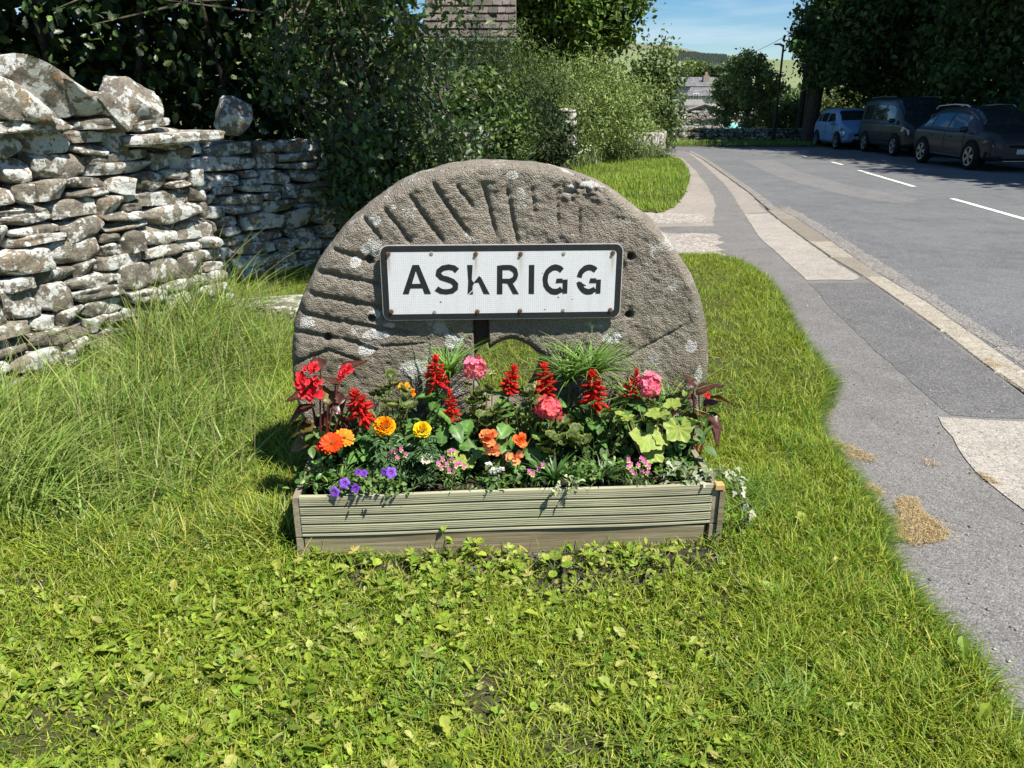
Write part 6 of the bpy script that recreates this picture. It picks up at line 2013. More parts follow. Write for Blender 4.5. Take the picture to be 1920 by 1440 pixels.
def fl_daisy(r, n, c0, c1, disc, seed=0, cup=.25):
    rs = np.random.default_rng(seed); mb = MB()
    for lay in range(2):
        a = np.arange(n) * 2 * math.pi / n + lay * math.pi / n
        scatter(mb, PETL, np.stack([np.sin(-a) * r * .12, np.cos(a) * r * .12, np.full(n, .002 * lay)], 1), rotm(a, cup + .12 * lay + rs.normal(0, .08, n), rs.normal(0, .2, n)), np.stack([np.full(n, r * 1.15), np.full(n, r * (.95 - .1 * lay)), np.full(n, r)], 1), np.array(c0 if lay == 0 else c1)[None] * rs.uniform(.85, 1.1, (n, 1)))
    m = 40; t = (np.arange(m) + .5) / m; a = np.arange(m) * 2.4
    p = np.stack([np.cos(a) * r * .22 * np.sqrt(t), np.sin(a) * r * .22 * np.sqrt(t), r * .10 * (1 - t * .6)], 1)
    scatter(mb, FLORET, p, rotm(a, 1.4, 0), np.full(m, r * .10), np.array(disc)[None] * rs.uniform(.6, 1.2, (m, 1)))
    me = mb.mesh('flower', False); me.materials.append(MT['petal']); return me
def fl_rose(r, c0, c1, n=16, seed=0, op=1.1):
    rs = np.random.default_rng(seed); mb = MB()
    t = np.arange(n) / (n - 1); a = np.arange(n) * 2.2 + rs.normal(0, .2, n)
    pitch = 1.45 - t * op + rs.normal(0, .08, n)
    s = r * (.55 + .55 * t)
    scatter(mb, PETR, np.stack([np.sin(-a) * r * .1 * t, np.cos(a) * r * .1 * t, 0 * t], 1), rotm(a, pitch, 0), np.stack([s * 1.25, s, s], 1), np.clip((np.array(c0)[None] * (1 - t[:, None]) + np.array(c1)[None] * t[:, None]) * rs.uniform(.85, 1.1, (n, 1)), 0, 1))
    me = mb.mesh('flower', False); me.materials.append(MT['petal']); return me
def fl_petunia(r, c0, c1, seed=0):
    n = 40; v = []; c = []
    rings = ((.05, -.45), (.12, -.15), (.25, -.02), (.6, .05), (.85, .03), (1.0, -.06))
    for q, (rad, z) in enumerate(rings):
        for k in range(n):
            a = 2 * math.pi * k / n
            rr = rad * (1 + (.12 * rad * math.cos(5 * a) if q > 2 else 0))
            v.append((r * rr * math.cos(a), r * rr * math.sin(a), r * (z + (.05 * rad * math.cos(10 * a) if q > 3 else 0))))
            kk = min(1, rad); ray_ = .82 + .18 * abs(math.cos(2.5 * a))
            c.append(tuple((np.array(c1) * (1 - kk) + np.array(c0) * kk) * ray_))
    f = [(q * n + k, (q + 1) * n + k, (q + 1) * n + (k + 1) % n, q * n + (k + 1) % n) for q in range(len(rings) - 1) for k in range(n)]
    mb = MB(); mb.add(v, [g_[::-1] for g_ in f], np.array(c))
    mb.add([(0, 0, -.02 * r)] + [(r * .08 * math.cos(a), r * .08 * math.sin(a), -.1 * r) for a in np.linspace(0, 5.2, 6)], [(0, i + 1, (i + 1) % 6 + 1) for i in range(6)], (.6, .55, .3))
    me = mb.mesh('flower', True); me.materials.append(MT['petal']); return me
def putflower(t, me, P, face=(0, -1, .7), s=1.0, spin=None, name='flower'):
    d = Vector(face).normalized()
    q = d.to_track_quat('Z', 'Y')
    M = Matrix.Translation(lp_(t, P)) @ q.to_matrix().to_4x4() @ Matrix.Rotation(random.uniform(0, 6) if spin is None else spin, 4, 'Z') @ Matrix.Scale(s, 4)
    return link(name, me, t, None, M)
def filler(t, P, n, r, sz, cols, tm=OVATE, mat='leaf_gloss', name='foliage', zr=None, up=.7):
    c = lp_(t, P); mb = MB()
    pts = np.array(c) + rng.normal(0, 1, (n, 3)) * np.array([r, r * .7, zr or r * .7])
    pts[:, 2] = np.maximum(pts[:, 2], .004)
    foliage(mb, pts, rng.uniform(sz * .6, sz * 1.2, n), pal(n, cols, .15), tm, up)
    return mb.build(name, MT[mat], t)
GCOL = [(.08, .16, .035), (.115, .21, .05), (.055, .11, .028), (.17, .26, .06)]

# --- scarlet salvias
SALV = [(818, 668, 722, -.20, 'tall scarlet salvia spike just left of the pale pink geranium'),
        (680, 724, 783, -.30, 'leftmost scarlet salvia, spike between the bronze begonia and the orange marigold'),
        (848, 735, 783, -.32, 'short scarlet salvia with an open spike right of and above the yellow marigold'),
        (953, 687, 735, -.20, 'loose scarlet salvia spike in front of the eye of the millstone'),
        (1023, 686, 742, -.20, 'scarlet salvia spike standing behind the coral pink geranium'),
        (1115, 698, 757, -.24, 'dense scarlet salvia spike below the big spiky plant, right of the coral geranium'),
        (1183, 692, 744, -.20, 'rightmost scarlet salvia leaning on the pink geranium head')]
sf = [fl_salvia(.115, (.040, .044, .034, .038)[i], (90, 70, 54, 100)[i], i) for i in range(4)]
for i, (px, py0, py1, v, lab) in enumerate(SALV):
    t = plant('salvia', px, v, lab, 'salvia', 'scarlet salvias in the planter')
    top = F(px, py0, v); bot = F(px, py1, v); h = top.z - bot.z
    b = lp_(t, bot)
    o = link('flower', sf[i % 4], t, None, Matrix.Translation(b) @ Matrix.Rotation(random.gauss(0, .2), 4, 'Y') @ Matrix.Rotation(random.gauss(0, .15), 4, 'X') @ Matrix.Rotation(random.uniform(0, 6), 4, 'Z') @ Matrix.Scale(h / .115 * 1.02, 4))
    stems(t, [(Vector((0, 0, 0)), b)], .003, (.10, .14, .05))
    nl = 22 if i != 2 else 14
    for k in range(nl):
        zz = b.z * random.uniform(.25, .97); a = k * 2.4 + random.gauss(0, .3)
        putleaf(t, LEAF_SALVIA, None, a, random.uniform(-.5, .25), random.gauss(0, .3), random.uniform(.06, .10), loc_=Vector((b.x * zz / max(.01, b.z), b.y * zz / max(.01, b.z), zz)))
# extra salvia foliage hanging forward in the middle
t = plant('salvia', 880, -.28, 'leafy green salvia without a spike in the centre, heart shaped leaves above the soil', 'salvia', 'scarlet salvias in the planter')
for px, py, a, s in ((835, 800, 2.9, .085), (862, 812, 3.3, .08), (880, 790, 2.6, .085), (900, 838, 3.4, .075), (822, 770, 2.6, .07), (800, 790, 2.2, .075), (880, 850, 3.1, .07), (845, 850, 2.8, .08), (870, 870, 3.0, .07)):
    putleaf(t, LEAF_SALVIA, F(px, py, random.uniform(-.30, -.22)), a, random.uniform(-.9, -.3), random.gauss(0, .3), s)
filler(t, F(870, 850, -.24), 60, .04, .05, GCOL)

# --- dark leaved red begonias at both ends
def bronze(px0, lab, leaves, flw, v0, buds=()):
    t = plant('bronze_begonia', px0, v0, lab, 'begonia', 'dark leaved begonias at the planter ends')
    st = []
    for px, py, s, a, pt, ol in leaves:
        P = F(px, py, v0 + random.uniform(-.05, .05))
        putleaf(t, LEAF_OLIVE if ol else LEAF_BRONZE, P, a, pt, random.gauss(0, .35), s * 1.25)
        st.append((Vector((random.gauss(0, .01), random.gauss(0, .01), 0)), lp_(t, P)))
    stems(t, st, .0035, (.16, .04, .03), 'leaf_bronze')
    for i, (px, py, r) in enumerate(flw):
        P = F(px, py, v0 - .06)
        putflower(t, fl_rose(r * 1.2, (.62, .02, .03), (.70, .03, .045), 9, i, 1.5), P, (random.gauss(0, .4), -1, .5))
    return t
bronze(603, 'tall begonia with dark bronze leaves and red flowers at the left end of the planter',
       [(600, 715, .07, 2.2, -.2, 0), (640, 700, .085, -1.0, .5, 0), (620, 735, .08, -2.6, -.5, 0), (650, 745, .075, -1.6, -.2, 0), (585, 760, .08, 2.0, -.3, 0), (610, 775, .07, 3.0, -.6, 0), (640, 780, .08, -2.4, -.6, 0), (585, 800, .075, 1.4, -.2, 1),
        (605, 815, .11, 1.75, -.15, 1), (650, 800, .07, -2.0, -.5, 0), (580, 740, .07, 1.7, .0, 0), (625, 800, .075, 2.8, -.6, 0), (600, 690, .06, .4, .5, 0), (630, 720, .07, .9, .3, 0), (570, 785, .07, 1.9, -.4, 0), (655, 765, .06, -1.2, .1, 0), (615, 755, .06, .2, .9, 1)],
       [(566, 712, .026), (572, 734, .024), (588, 738, .026), (579, 690, .017), (590, 688, .016), (594, 716, .018), (645, 697, .017), (653, 692, .015), (640, 705, .014), (598, 838, .013)], -.22)
bronze(1305, 'dark bronze begonia with one small red bud at the right end of the planter',
       [(1300, 745, .075, 1.2, .1, 0), (1310, 735, .085, -1.3, .35, 0), (1325, 745, .08, -1.7, .0, 0), (1285, 760, .07, 2.0, -.2, 0), (1320, 775, .075, -2.2, -.4, 0), (1300, 790, .07, 2.9, -.5, 0), (1330, 790, .08, -2.6, -.7, 0), (1325, 760, .07, -1.0, .2, 0), (1305, 770, .06, -2.8, -.5, 1), (1285, 740, .05, .6, .6, 0), (1300, 725, .06, .2, .6, 0)],
       [(1326, 741, .011)], -.16)

# --- geraniums
GER = [(890, 690, .036, (.78, .22, .36), (.82, .17, .19), -.18, 'pale pink geranium head standing in front of the left side of the millstone eye', 12),
       (1030, 768, .044, (.75, .10, .16), (.80, .16, .15), -.33, 'coral pink geranium with the lowest round flower head, in the middle of the box', 20),
       (1216, 724, .042, (.82, .24, .34), (.78, .16, .24), -.22, 'pink geranium head at right, touching the rightmost red salvia', 20)]
for i, (px, py, r, c0, c1, v, lab, n) in enumerate(GER):
    t = plant('geranium', px, v, lab, 'geranium', 'pink geraniums in the planter')
    P = F(px, py, v)
    putflower(t, fl_umbel(r, n, c0, c1, i, 5, .50 if i else .62), P, (0, -.5, 1))
    stems(t, [(Vector((0, 0, 0)), lp_(t, P)), (Vector((.01, 0, 0)), lp_(t, P) * .7)], .0026, (.20, .13, .06))
    for k in range(16):
        a = random.uniform(0, 6.3); rr = random.uniform(.01, .06)
        putleaf(t, LEAF_ZONAL, None, a, random.uniform(-.2, .5), random.gauss(0, .3), random.uniform(.04, .06), loc_=Vector((math.cos(a) * rr, -abs(math.sin(a)) * rr, lp_(t, P).z * random.uniform(.35, .72))))
for px, py, v, lab in ((735, 722, -.2, 'pale green geranium bud cluster at left on a thin stalk'), (922, 700, -.16, 'pale geranium bud cluster just right of the pale pink head'), (1006, 722, -.26, 'pale geranium bud cluster beside the red salvia at the eye')):
    t = plant('geranium_bud', px, v, lab, 'geranium bud')
    P = F(px, py, v); g = MB(); n = 16
    u = rng.normal(0, 1, (n, 3)); u /= np.linalg.norm(u, axis=1)[:, None]
    sz = np.stack([np.full(n, .010), np.full(n, .017), np.full(n, .010)], 1)
    scatter(g, FLORET, np.tile(np.array(lp_(t, P)), (n, 1)), rotm(rng.uniform(0, 6.3, n), rng.uniform(-1, 1.2, n), 0), sz, pal(n, [(.36, .38, .13), (.42, .42, .2)], .1))
    g.build('buds', MT['leaf'], t); stems(t, [(Vector((.005, 0, 0)), lp_(t, P))], .0018, (.2, .1, .05))
# zonal leaves between
def zleaves(name, lab, spots, meshes=LEAF_ZONAL, cat='geranium', s0=.035, s1=.052, group=None):
    t = plant(name, spots[0][0], spots[0][2], lab, cat, group)
    st = []
    for px, py, v in spots:
        for k in range(4):
            P = F(px + random.gauss(0, 11), py + random.gauss(0, 9), v + random.gauss(0, .015))
            putleaf(t, meshes, P, random.uniform(0, 6.3), random.uniform(.1, .8) , random.gauss(0, .35), random.uniform(s0, s1)); st.append((Vector((random.gauss(0, .015), random.gauss(0, .01), 0)), lp_(t, P)))
    stems(t, st, .0016, (.16, .16, .06))
    return t
zleaves('geranium', 'yellow green scalloped geranium foliage at left between the orange blooms', [(715, 735, -.24), (735, 750, -.25), (760, 765, -.24), (740, 715, -.2), (765, 740, -.2)])
zleaves('geranium', 'scalloped geranium foliage in the centre beneath the pale pink head', [(905, 745, -.22), (920, 770, -.25), (945, 775, -.26), (910, 795, -.27), (890, 740, -.2)])
zleaves('geranium', 'scalloped geranium foliage around the coral pink head', [(985, 760, -.27), (985, 790, -.3), (1060, 795, -.3), (1000, 735, -.22)])
zleaves('geranium', 'scalloped geranium foliage on the right beneath the pink head', [(1120, 770, -.27), (1135, 790, -.3), (1180, 775, -.24), (1215, 765, -.24), (1240, 770, -.2), (1110, 745, -.2), (1085, 830, -.34)])
# --- yellowing large leaved plant
t = plant('yellow_leaved_geranium', 1215, -.28, 'plant with very large yellow green lobed leaves at the right of the planter', 'geranium')
st = []
for px, py, s, a, pt in ((1210, 838, .115, 3.5, -.75), (1275, 822, .10, 2.9, -.95), (1240, 800, .08, 2.2, -.2), (1185, 812, .06, 1.2, -.3), (1225, 870, .08, 3.3, -.8), (1262, 790, .06, -.4, .4), (1300, 815, .06, -1.4, -.4), (1240, 845, .06, 3.2, -.6), (1170, 805, .045, 1.6, .2)):
    P = F(px - 2, py - 28, -.32); putleaf(t, LEAF_LIME, P, a, pt, random.gauss(0, .15), s * 1.05); st.append((Vector((0, 0, 0)), lp_(t, P)))
stems(t, st, .003, (.30, .28, .10))
filler(t, F(1225, 800, -.18), 70, .05, .055, GCOL)

# --- marigolds
for px, py, r, c0, c1, v, lab in ((721, 797, .036, (.86, .34, .01), (.90, .50, .015), -.36, 'full orange pompon marigold at the left of the box'),
                                  (791, 803, .030, (.90, .66, .015), (.92, .72, .03), -.36, 'smaller bright yellow pompon marigold right of the orange one')):
    t = plant('marigold', px, v, lab, 'marigold', 'pompon marigolds')
    P = F(px, py + 3, v)
    putflower(t, fl_marigold(r, c0, c1), P, (0, -.55, 1))
    stems(t, [(Vector((0, 0, 0)), lp_(t, P) - Vector((0, 0, .02)))], .003)
    # feathery pinnate leaves
    mb = MB()
    for k in range(30):
        a = random.uniform(0, 6.3); l_ = random.uniform(.05, .085); z_ = lp_(t, P).z * random.uniform(.3, .95) - .01
        d = Vector((math.cos(a), math.sin(a), random.uniform(-.2, .5))).normalized()
        s0 = Vector((0, 0, max(.01, z_)))
        m = 7
        for q in range(1, m):
            pq = s0 + d * l_ * q / m - Vector((0, 0, .02 * (q / m) ** 2))
            for sgn in (-1, 1):
                scatter(mb, LANCE, np.array([pq]), rotm(a - math.pi / 2 + sgn * .9, random.gauss(.1, .2), random.gauss(0, .3)), np.array([[.030, .026, .026]]), pal(1, [(.055, .12, .04), (.075, .15, .05)], .1))
        scatter(mb, LANCE, np.array([s0 + d * l_]), rotm(a - math.pi / 2, 0, 0), np.array([[.03, .026, .026]]), pal(1, [(.055, .12, .04)], .1))
    mb.build('foliage', MT['leaf_gloss'], t)
t = plant('orange_marigold', 765, -.16, 'half hidden orange flower behind the salvia leaves, above the yellow marigold', 'flower')
putflower(t, fl_rose(.022, (.88, .30, .01), (.90, .45, .02), 10, 4, 1.3), F(757, 727, -.18), (-.3, -1, .6)); putflower(t, fl_rose(.018, (.80, .25, .01), (.85, .32, .02), 8, 5, 1.2), F(772, 737, -.18), (.3, -1, .5))
stems(t, [(Vector((0, 0, 0)), lp_(t, F(762, 735, -.18)))])

# --- gazanias and narrow leaved tufts
def tuft(t, P, n, ln, w, cols, spread=.6, name='foliage', mat='leaf_gloss', droop=.5):
    mb = MB(); b = lp_(t, P)
    h = rng.uniform(ln * .6, ln * 1.1, n)
    scatter(mb, blade_t(5, 1, spread, droop), np.array(b) + rng.normal(0, .006, (n, 3)) * np.array([1, 1, 0]), rotm(rng.uniform(0, 6.3, n), rng.normal(0, .22, n), rng.normal(0, .1, n)), np.stack([rng.uniform(w * .7, w * 1.2, n), h, h], 1), pal(n, cols, .14))
    return mb.build(name, MT[mat], t)
t = plant('gazania', 627, -.40, 'orange red daisy like gazania in front of the bronze leaves at left', 'gazania')
putflower(t, fl_daisy(.040, 15, (.76, .045, .008), (.80, .075, .01), (.55, .30, .03)), F(622, 832, -.44), (-.05, -.9, 1))
putflower(t, fl_daisy(.036, 13, (.88, .36, .02), (.86, .26, .02), (.5, .3, .03), 3), F(645, 822, -.40), (.4, -.5, .8))
tuft(t, F(640, 905, -.40), 76, .085, .005, GCOL)
tuft(t, F(690, 900, -.38), 36, .08, .005, GCOL)
CW = (.60, .56, .44)
t = plant('cream_gazania', 800, -.42, 'small cream gazania with narrow grey green leaves near the front board', 'gazania')
putflower(t, fl_daisy(.026, 12, (.66, .62, .48), (.70, .66, .55), (.55, .38, .04), 5, .5), F(800, 863, -.42), (.1, -.6, 1))
tuft(t, F(795, 912, -.41), 34, .085, .005, [(.12, .17, .07), (.09, .14, .05), (.16, .2, .09)])
TUFTS = [(1040, 905, -.42, 90, .115, .0055, 'tuft of narrow upright green leaves at the centre front of the box', (.06, .13, .03)),
         (1125, 900, -.40, 70, .10, .0065, 'tuft of narrow toothed green leaves right of centre near the front', (.07, .13, .04)),
         (760, 905, -.40, 26, .08, .005, 'thin leaved green tuft between the purple flowers and the cream gazania', (.07, .13, .04)),
         (1000, 880, -.30, 50, .09, .005, 'short green tuft behind the central narrow leaved plant', (.06, .11, .03))]
for px, py, v, n, ln, w, lab, c0 in TUFTS:
    t = plant('narrow_leaved_plant', px, v, lab, 'plant', 'narrow leaved plants')
    tuft(t, F(px, py, v), n, ln, w, [c0, tuple(x * 1.35 for x in c0), tuple(x * .75 for x in c0)], .55)
# spiky clumps against the stone
for px, py, v, n, ln, w, lab in ((1108, 708, -.10, 170, .21, .0045, 'big spiky plant with fine arching leaves against the millstone, right of its eye'),
                                 (1068, 716, -.13, 110, .18, .004, 'smaller spiky tuft growing into the big one beside the eye'),
                                 (842, 706, -.10, 110, .17, .004, 'spiky fine leaved plant against the millstone left of its eye'),
                                 (712, 800, -.12, 26, .17, .006, 'few upright strap leaves behind the leftmost salvia'),
                                 (1190, 760, -.10, 40, .20, .004, 'thin arching leaves behind the pink geranium at right'),
                                 (1250, 770, -.10, 34, .17, .004, 'wispy arching leaves beside the dark begonia at right')):
    t = plant('spiky_plant', px, v, lab, 'plant', 'spiky plants along the back of the planter')
    tuft(t, F(px, py, v), n, ln, w, [(.10, .20, .035), (.15, .27, .055), (.22, .32, .09)], .45, 'blades', 'leaf', .7)
    stems(t, [(Vector((0, 0, 0)), lp_(t, F(px, py + 2, v)))], .006)
t = plant('arching_grass', 1290, -.14, 'few very long thin grass blades arching out over the lawn at the right end', 'grass blades')
mb = MB()
for a, b in (((1262, 742), (1180, 690)), ((1265, 745), (1330, 690)), ((1270, 750), (1420, 655)), ((1268, 748), (1230, 700)), ((1275, 755), (1340, 720)), ((1240, 740), (1150, 655)), ((1245, 745), (1200, 672))):
    A_, B_ = lp_(t, F(*a, -.16)), lp_(t, F(*b, -.20)); m_ = A_.lerp(B_, .5) + Vector((0, 0, .035)); w = Vector((0, .003, .003))
    k = 8; v = []
    for i in range(k + 1):
        s_ = i / k; q = A_ * (1 - s_) ** 2 + m_ * 2 * s_ * (1 - s_) + B_ * s_ ** 2; ww = w * (1 - s_)
        v += [tuple(q - ww), tuple(q + ww)]
    mb.add(v, [(2 * i, 2 * i + 1, 2 * i + 3, 2 * i + 2) for i in range(k)], (.20, .27, .08))
mb.build('blades', MT['leaf'], t)

# --- orange begonias
t = plant('orange_begonia', 945, -.36, 'orange begonia with four rose shaped blooms at the centre', 'begonia')
for px, py, r, f_, n, c0, c1 in ((917, 820, .026, (-.2, -1, .9), 13, (.80, .16, .05), (.86, .27, .09)), (925, 842, .024, (.1, -1, -.1), 9, (.85, .30, .12), (.88, .38, .18)), (975, 825, .021, (.1, -1, .5), 18, (.80, .15, .03), (.88, .24, .06)), (966, 857, .024, (-.1, -1, .3), 9, (.85, .33, .13), (.88, .38, .17)), (912, 828, .018, (-.8, -.8, .2), 8, (.82, .2, .07), (.86, .3, .1))):
    putflower(t, fl_rose(r * 1.25, c0, c1, n, int(px), 1.25), F(px, py, -.40), f_)
o = link('flower', fl_rose(.030, (.84, .22, .07), (.86, .26, .09), 8, 3, .55), t, None, Matrix.Translation(lp_(t, F(918, 822, -.41))))
st = []
for px, py, a, s in ((950, 805, 2.8, .07), (990, 850, -2.6, .075), (940, 835, 3.1, .07), (905, 850, 2.6, .06), (1000, 825, -2.0, .065), (965, 875, 3.3, .06), (930, 870, 2.9, .06), (950, 790, .4, .06), (1010, 860, -2.6, .06)):
    P = F(px, py - 10, -.34); putleaf(t, LEAF_GREEN, P, a, random.uniform(-.5, 0), random.gauss(0, .3), s); st.append((Vector((0, 0, 0)), lp_(t, P)))
stems(t, st, .003, (.25, .14, .06))
# light green round leaf in the front
t = plant('geranium', 875, -.40, 'single round light green geranium leaves near the front, right of the cream gazania', 'geranium')
for px, py, s in ((878, 862, .055), (860, 856, .045), (850, 845, .04)):
    putleaf(t, LEAF_LIME, F(px, py, -.36), 3.1, -.6, random.gauss(0, .2), s)

# --- purple petunias and their foliage
t = plant('petunia', 655, -.45, 'purple petunia trailing over the left of the front board with seven open flowers', 'petunia')
for i, (px, py, r, f_) in enumerate(((627, 923, .0165, (-.3, -1, .25)), (646, 906, .0155, (0, -1, .6)), (666, 916, .0135, (.2, -1, .35)), (671, 885, .010, (-.1, -1, 1.2)), (682, 887, .011, (.2, -1, 1.0)), (733, 886, .0165, (.1, -1, .7)), (720, 886, .012, (-.7, -1, .4)))):
    dk = (.26, .10, .62) if i != 2 and i not in (3, 4) else (.20, .05, .55)
    putflower(t, fl_petunia(r * 1.15, tuple(x * 1.25 for x in dk) if i in (0, 1, 5) else dk, (.08, .01, .2)), F(px, py, -.50), f_)
filler(t, F(690, 905, -.46), 260, .035, .020, [(.12, .20, .05), (.16, .24, .07), (.08, .14, .035)], zr=.014)
filler(t, F(640, 915, -.45), 60, .02, .024, GCOL, zr=.012)
filler(t, F(740, 915, -.46), 120, .03, .018, [(.12, .20, .05), (.08, .14, .035)], zr=.012)
# --- pink and cream nemesia
def nem(px, lab, spots, v=-.44, nleaf=150, w=.03):
    t = plant('nemesia', px, v, lab, 'nemesia', 'small pink and cream nemesias')
    mb = MB()
    for qx, qy in spots:
        P = lp_(t, F(qx, qy, v + random.gauss(0, .01)))
        for c_, dz in (((.62, .16, .40), .004), ((.72, .66, .24), -.004)):
            a = np.arange(4) * 1.57 + random.uniform(0, 1)
            scatter(mb, PETR, np.tile(np.array(P) + np.array([0, -.002, dz]), (4, 1)), np.array(Vector((0, -1, .4)).to_track_quat('Z', 'Y').to_matrix())[None] @ rotm(a, .2, 0), np.full(4, .0085), np.tile([c_], (4, 1)) * rng.uniform(.85, 1.15, (4, 1)))
    fo = mb.build('flowers', MT['petal'], t); fo['kind'] = 'stuff'
    cx = sum(s[0] for s in spots) / len(spots); cy = sum(s[1] for s in spots) / len(spots)
    filler(t, F(cx, cy + 28, v + .01), nleaf, w, .022, [(.10, .18, .05), (.14, .22, .06), (.07, .13, .035)], LANCE, zr=.022)
    stems(t, [(Vector((random.gauss(0, .01), 0, 0)), lp_(t, F(qx, qy, v))) for qx, qy in spots[:8]], .0012)
nem(845, 'cluster of pink and cream nemesia flowers beside the cream gazania', [(822, 868), (830, 860), (842, 848), (850, 846), (838, 870), (855, 872), (862, 868), (842, 882), (850, 884), (870, 874), (828, 876), (848, 862)])
nem(1195, 'cluster of pink and cream nemesia flowers on the right near the front board', [(1178, 862), (1182, 870), (1202, 860), (1210, 868), (1216, 874), (1204, 884), (1190, 890), (1184, 884), (1178, 874), (1214, 886), (1196, 872), (1206, 862)])
nem(750, 'faded cream nemesia flowers behind the purple petunias', [(742, 845), (734, 848), (752, 842), (745, 858), (760, 852), (728, 856), (738, 862)], -.38, 90)
nem(995, 'few tiny pink nemesia flowers at the centre above bare soil', [(992, 884), (999, 888), (1010, 880), (1018, 872)], -.44, 90, .022)
# --- white alyssum
t = plant('white_alyssum', 925, -.45, 'small white flowered cushion plant in the middle of the front edge', 'alyssum')
g = MB()
for px, py, n, r in ((930, 884, 34, .011), (918, 872, 12, .007), (930, 898, 8, .004), (940, 880, 12, .006)):
    P = np.array(lp_(t, F(px, py, -.45))); scatter(g, PETR, P + rng.normal(0, 1, (n * 3, 3)) * r * np.array([1, .4, .5]), rotm(rng.uniform(0, 6.3, n * 3), rng.uniform(.2, 1.2, n * 3), 0), np.full(n * 3, .0075), pal(n * 3, [(.78, .78, .74)], .05))
g.build('flowers', MT['petal'], t)['kind'] = 'stuff'
filler(t, F(920, 905, -.445), 230, .026, .019, [(.08, .15, .04), (.12, .20, .05)], zr=.02)
# --- trailing variegated ivy
IV = T([(0, 0, 0), (.30, .05, .02), (.42, .30, 0), (.20, .42, .03), (.16, .75, .02), (0, 1, -.03), (-.16, .75, .02), (-.20, .42, .03), (-.42, .30, 0), (-.30, .05, .02), (0, .4, -.03)], [(10, i, i + 1) for i in range(9)] + [(10, 9, 0)])
def ivy(px, lab, paths, v=-.44, n=26, cols=((.20, .25, .13), (.34, .37, .24), (.13, .18, .08), (.40, .42, .30)), sz=.028):
    t = plant('variegated_ivy', px, v, lab, 'ivy', 'trailing variegated ivies')
    g = MB(); sg = MB()
    for pth in paths:
        pts = [lp_(t, F(a, b, vv)) for a, b, vv in pth]
        tube(sg, pts, .0015, 5, (.16, .15, .07))
        for k in range(n):
            s_ = random.uniform(0, len(pts) - 1.001); i = int(s_); q = pts[i].lerp(pts[i + 1], s_ - i)
            P = np.array([q]) + rng.normal(0, .008, (1, 3))
            scatter(g, IV, P, rotm(random.uniform(2.2, 4.1), random.uniform(-1.3, .2), random.gauss(0, .4)), np.array([random.uniform(sz * .6, sz * 1.15)]), pal(1, cols, .12))
    g.build('leaves', MT['leaf'], t); sg.build('stem', MT['bark'], t)
ivy(1320, 'variegated ivy spilling over the right corner of the planter', [[(1230, 895, -.44), (1270, 880, -.43), (1310, 890, -.45), (1350, 885, -.47)], [(1300, 895, -.44), (1345, 880, -.46), (1380, 895, -.46), (1395, 930, -.46), (1405, 965, -.46)], [(1340, 885, -.45), (1375, 880, -.45), (1395, 900, -.44)], [(1240, 905, -.46), (1290, 903, -.46), (1340, 900, -.48)], [(1370, 900, -.45), (1410, 950, -.45), (1395, 985, -.45)], [(1250, 870, -.40), (1300, 875, -.38), (1340, 880, -.38)]], n=17)
ivy(1050, 'pale trailing ivy sprig hanging over the middle of the front board', [[(1060, 895, -.47), (1075, 905, -.50), (1070, 920, -.515)], [(1050, 900, -.48), (1040, 915, -.515), (1035, 930, -.52)], [(1055, 890, -.47), (1090, 908, -.50)]], n=8, cols=((.40, .44, .26), (.30, .36, .16), (.5, .5, .36)), sz=.024)
# general understorey of leaves so that little soil shows at the back
t = plant('leafy_undergrowth', 950, -.2, 'mixed green leaves filling the back of the planter under the tall flowers', 'foliage')
tag(t)
mb = MB(); n = 2200
P = np.stack([rng.uniform(-.72, .74, n), rng.uniform(-.10, .12, n), rng.uniform(.0, .20, n)], 1)
foliage(mb, P, rng.uniform(.03, .062, n), pal(n, [(.06, .12, .03), (.08, .15, .035), (.11, .19, .045)], .15), OVATE, .7)
mb.build('foliage', MT['leaf_gloss'], t)
# weeds growing out of the soil against the lower board
for px, py, tall, tmn, lab in ((830, 1040, .10, OVATE, 'small two leaved seedling against the lower board left of centre'), (885, 1040, .08, CUT, 'cut leaved seedling with a long shadow on the lower board'), (790, 1055, .05, CUT, 'low cut leaved weed at the foot of the lower board'),
                               (1075, 1060, .07, JAG, 'upright thin weed in the bare soil before the planter'), (1250, 1060, .05, CUT, 'bushy cut leaved weed on the soil near the right corner'), (955, 1060, .06, CUT, 'clump of palmate weed leaves on the soil in the centre'), (1040, 1070, .05, ROUND, 'round leaved weed on the soil right of the centre')):
    q = G(px, py, .03); t = empty('weed', (q.x, q.y, .02), 0, lab, 'weed')
    g = MB(); n = 4 if tall > .06 else 9
    a = rng.uniform(0, 6.3, n); hh = rng.uniform(.5, 1, n) * tall
    r_ = .012 if tall > .06 else .03
    P = np.stack([np.sin(-a) * r_, np.cos(a) * r_, hh], 1)
    scatter(g, tmn, P, rotm(a, rng.normal(.1, .3, n), 0), rng.uniform(.025, .045, n), pal(n, WC, .1)); g.build('leaves', MT['leaf'], t)
    stems(t, [(Vector((0, 0, -.01)), Vector(p)) for p in P], .0012)

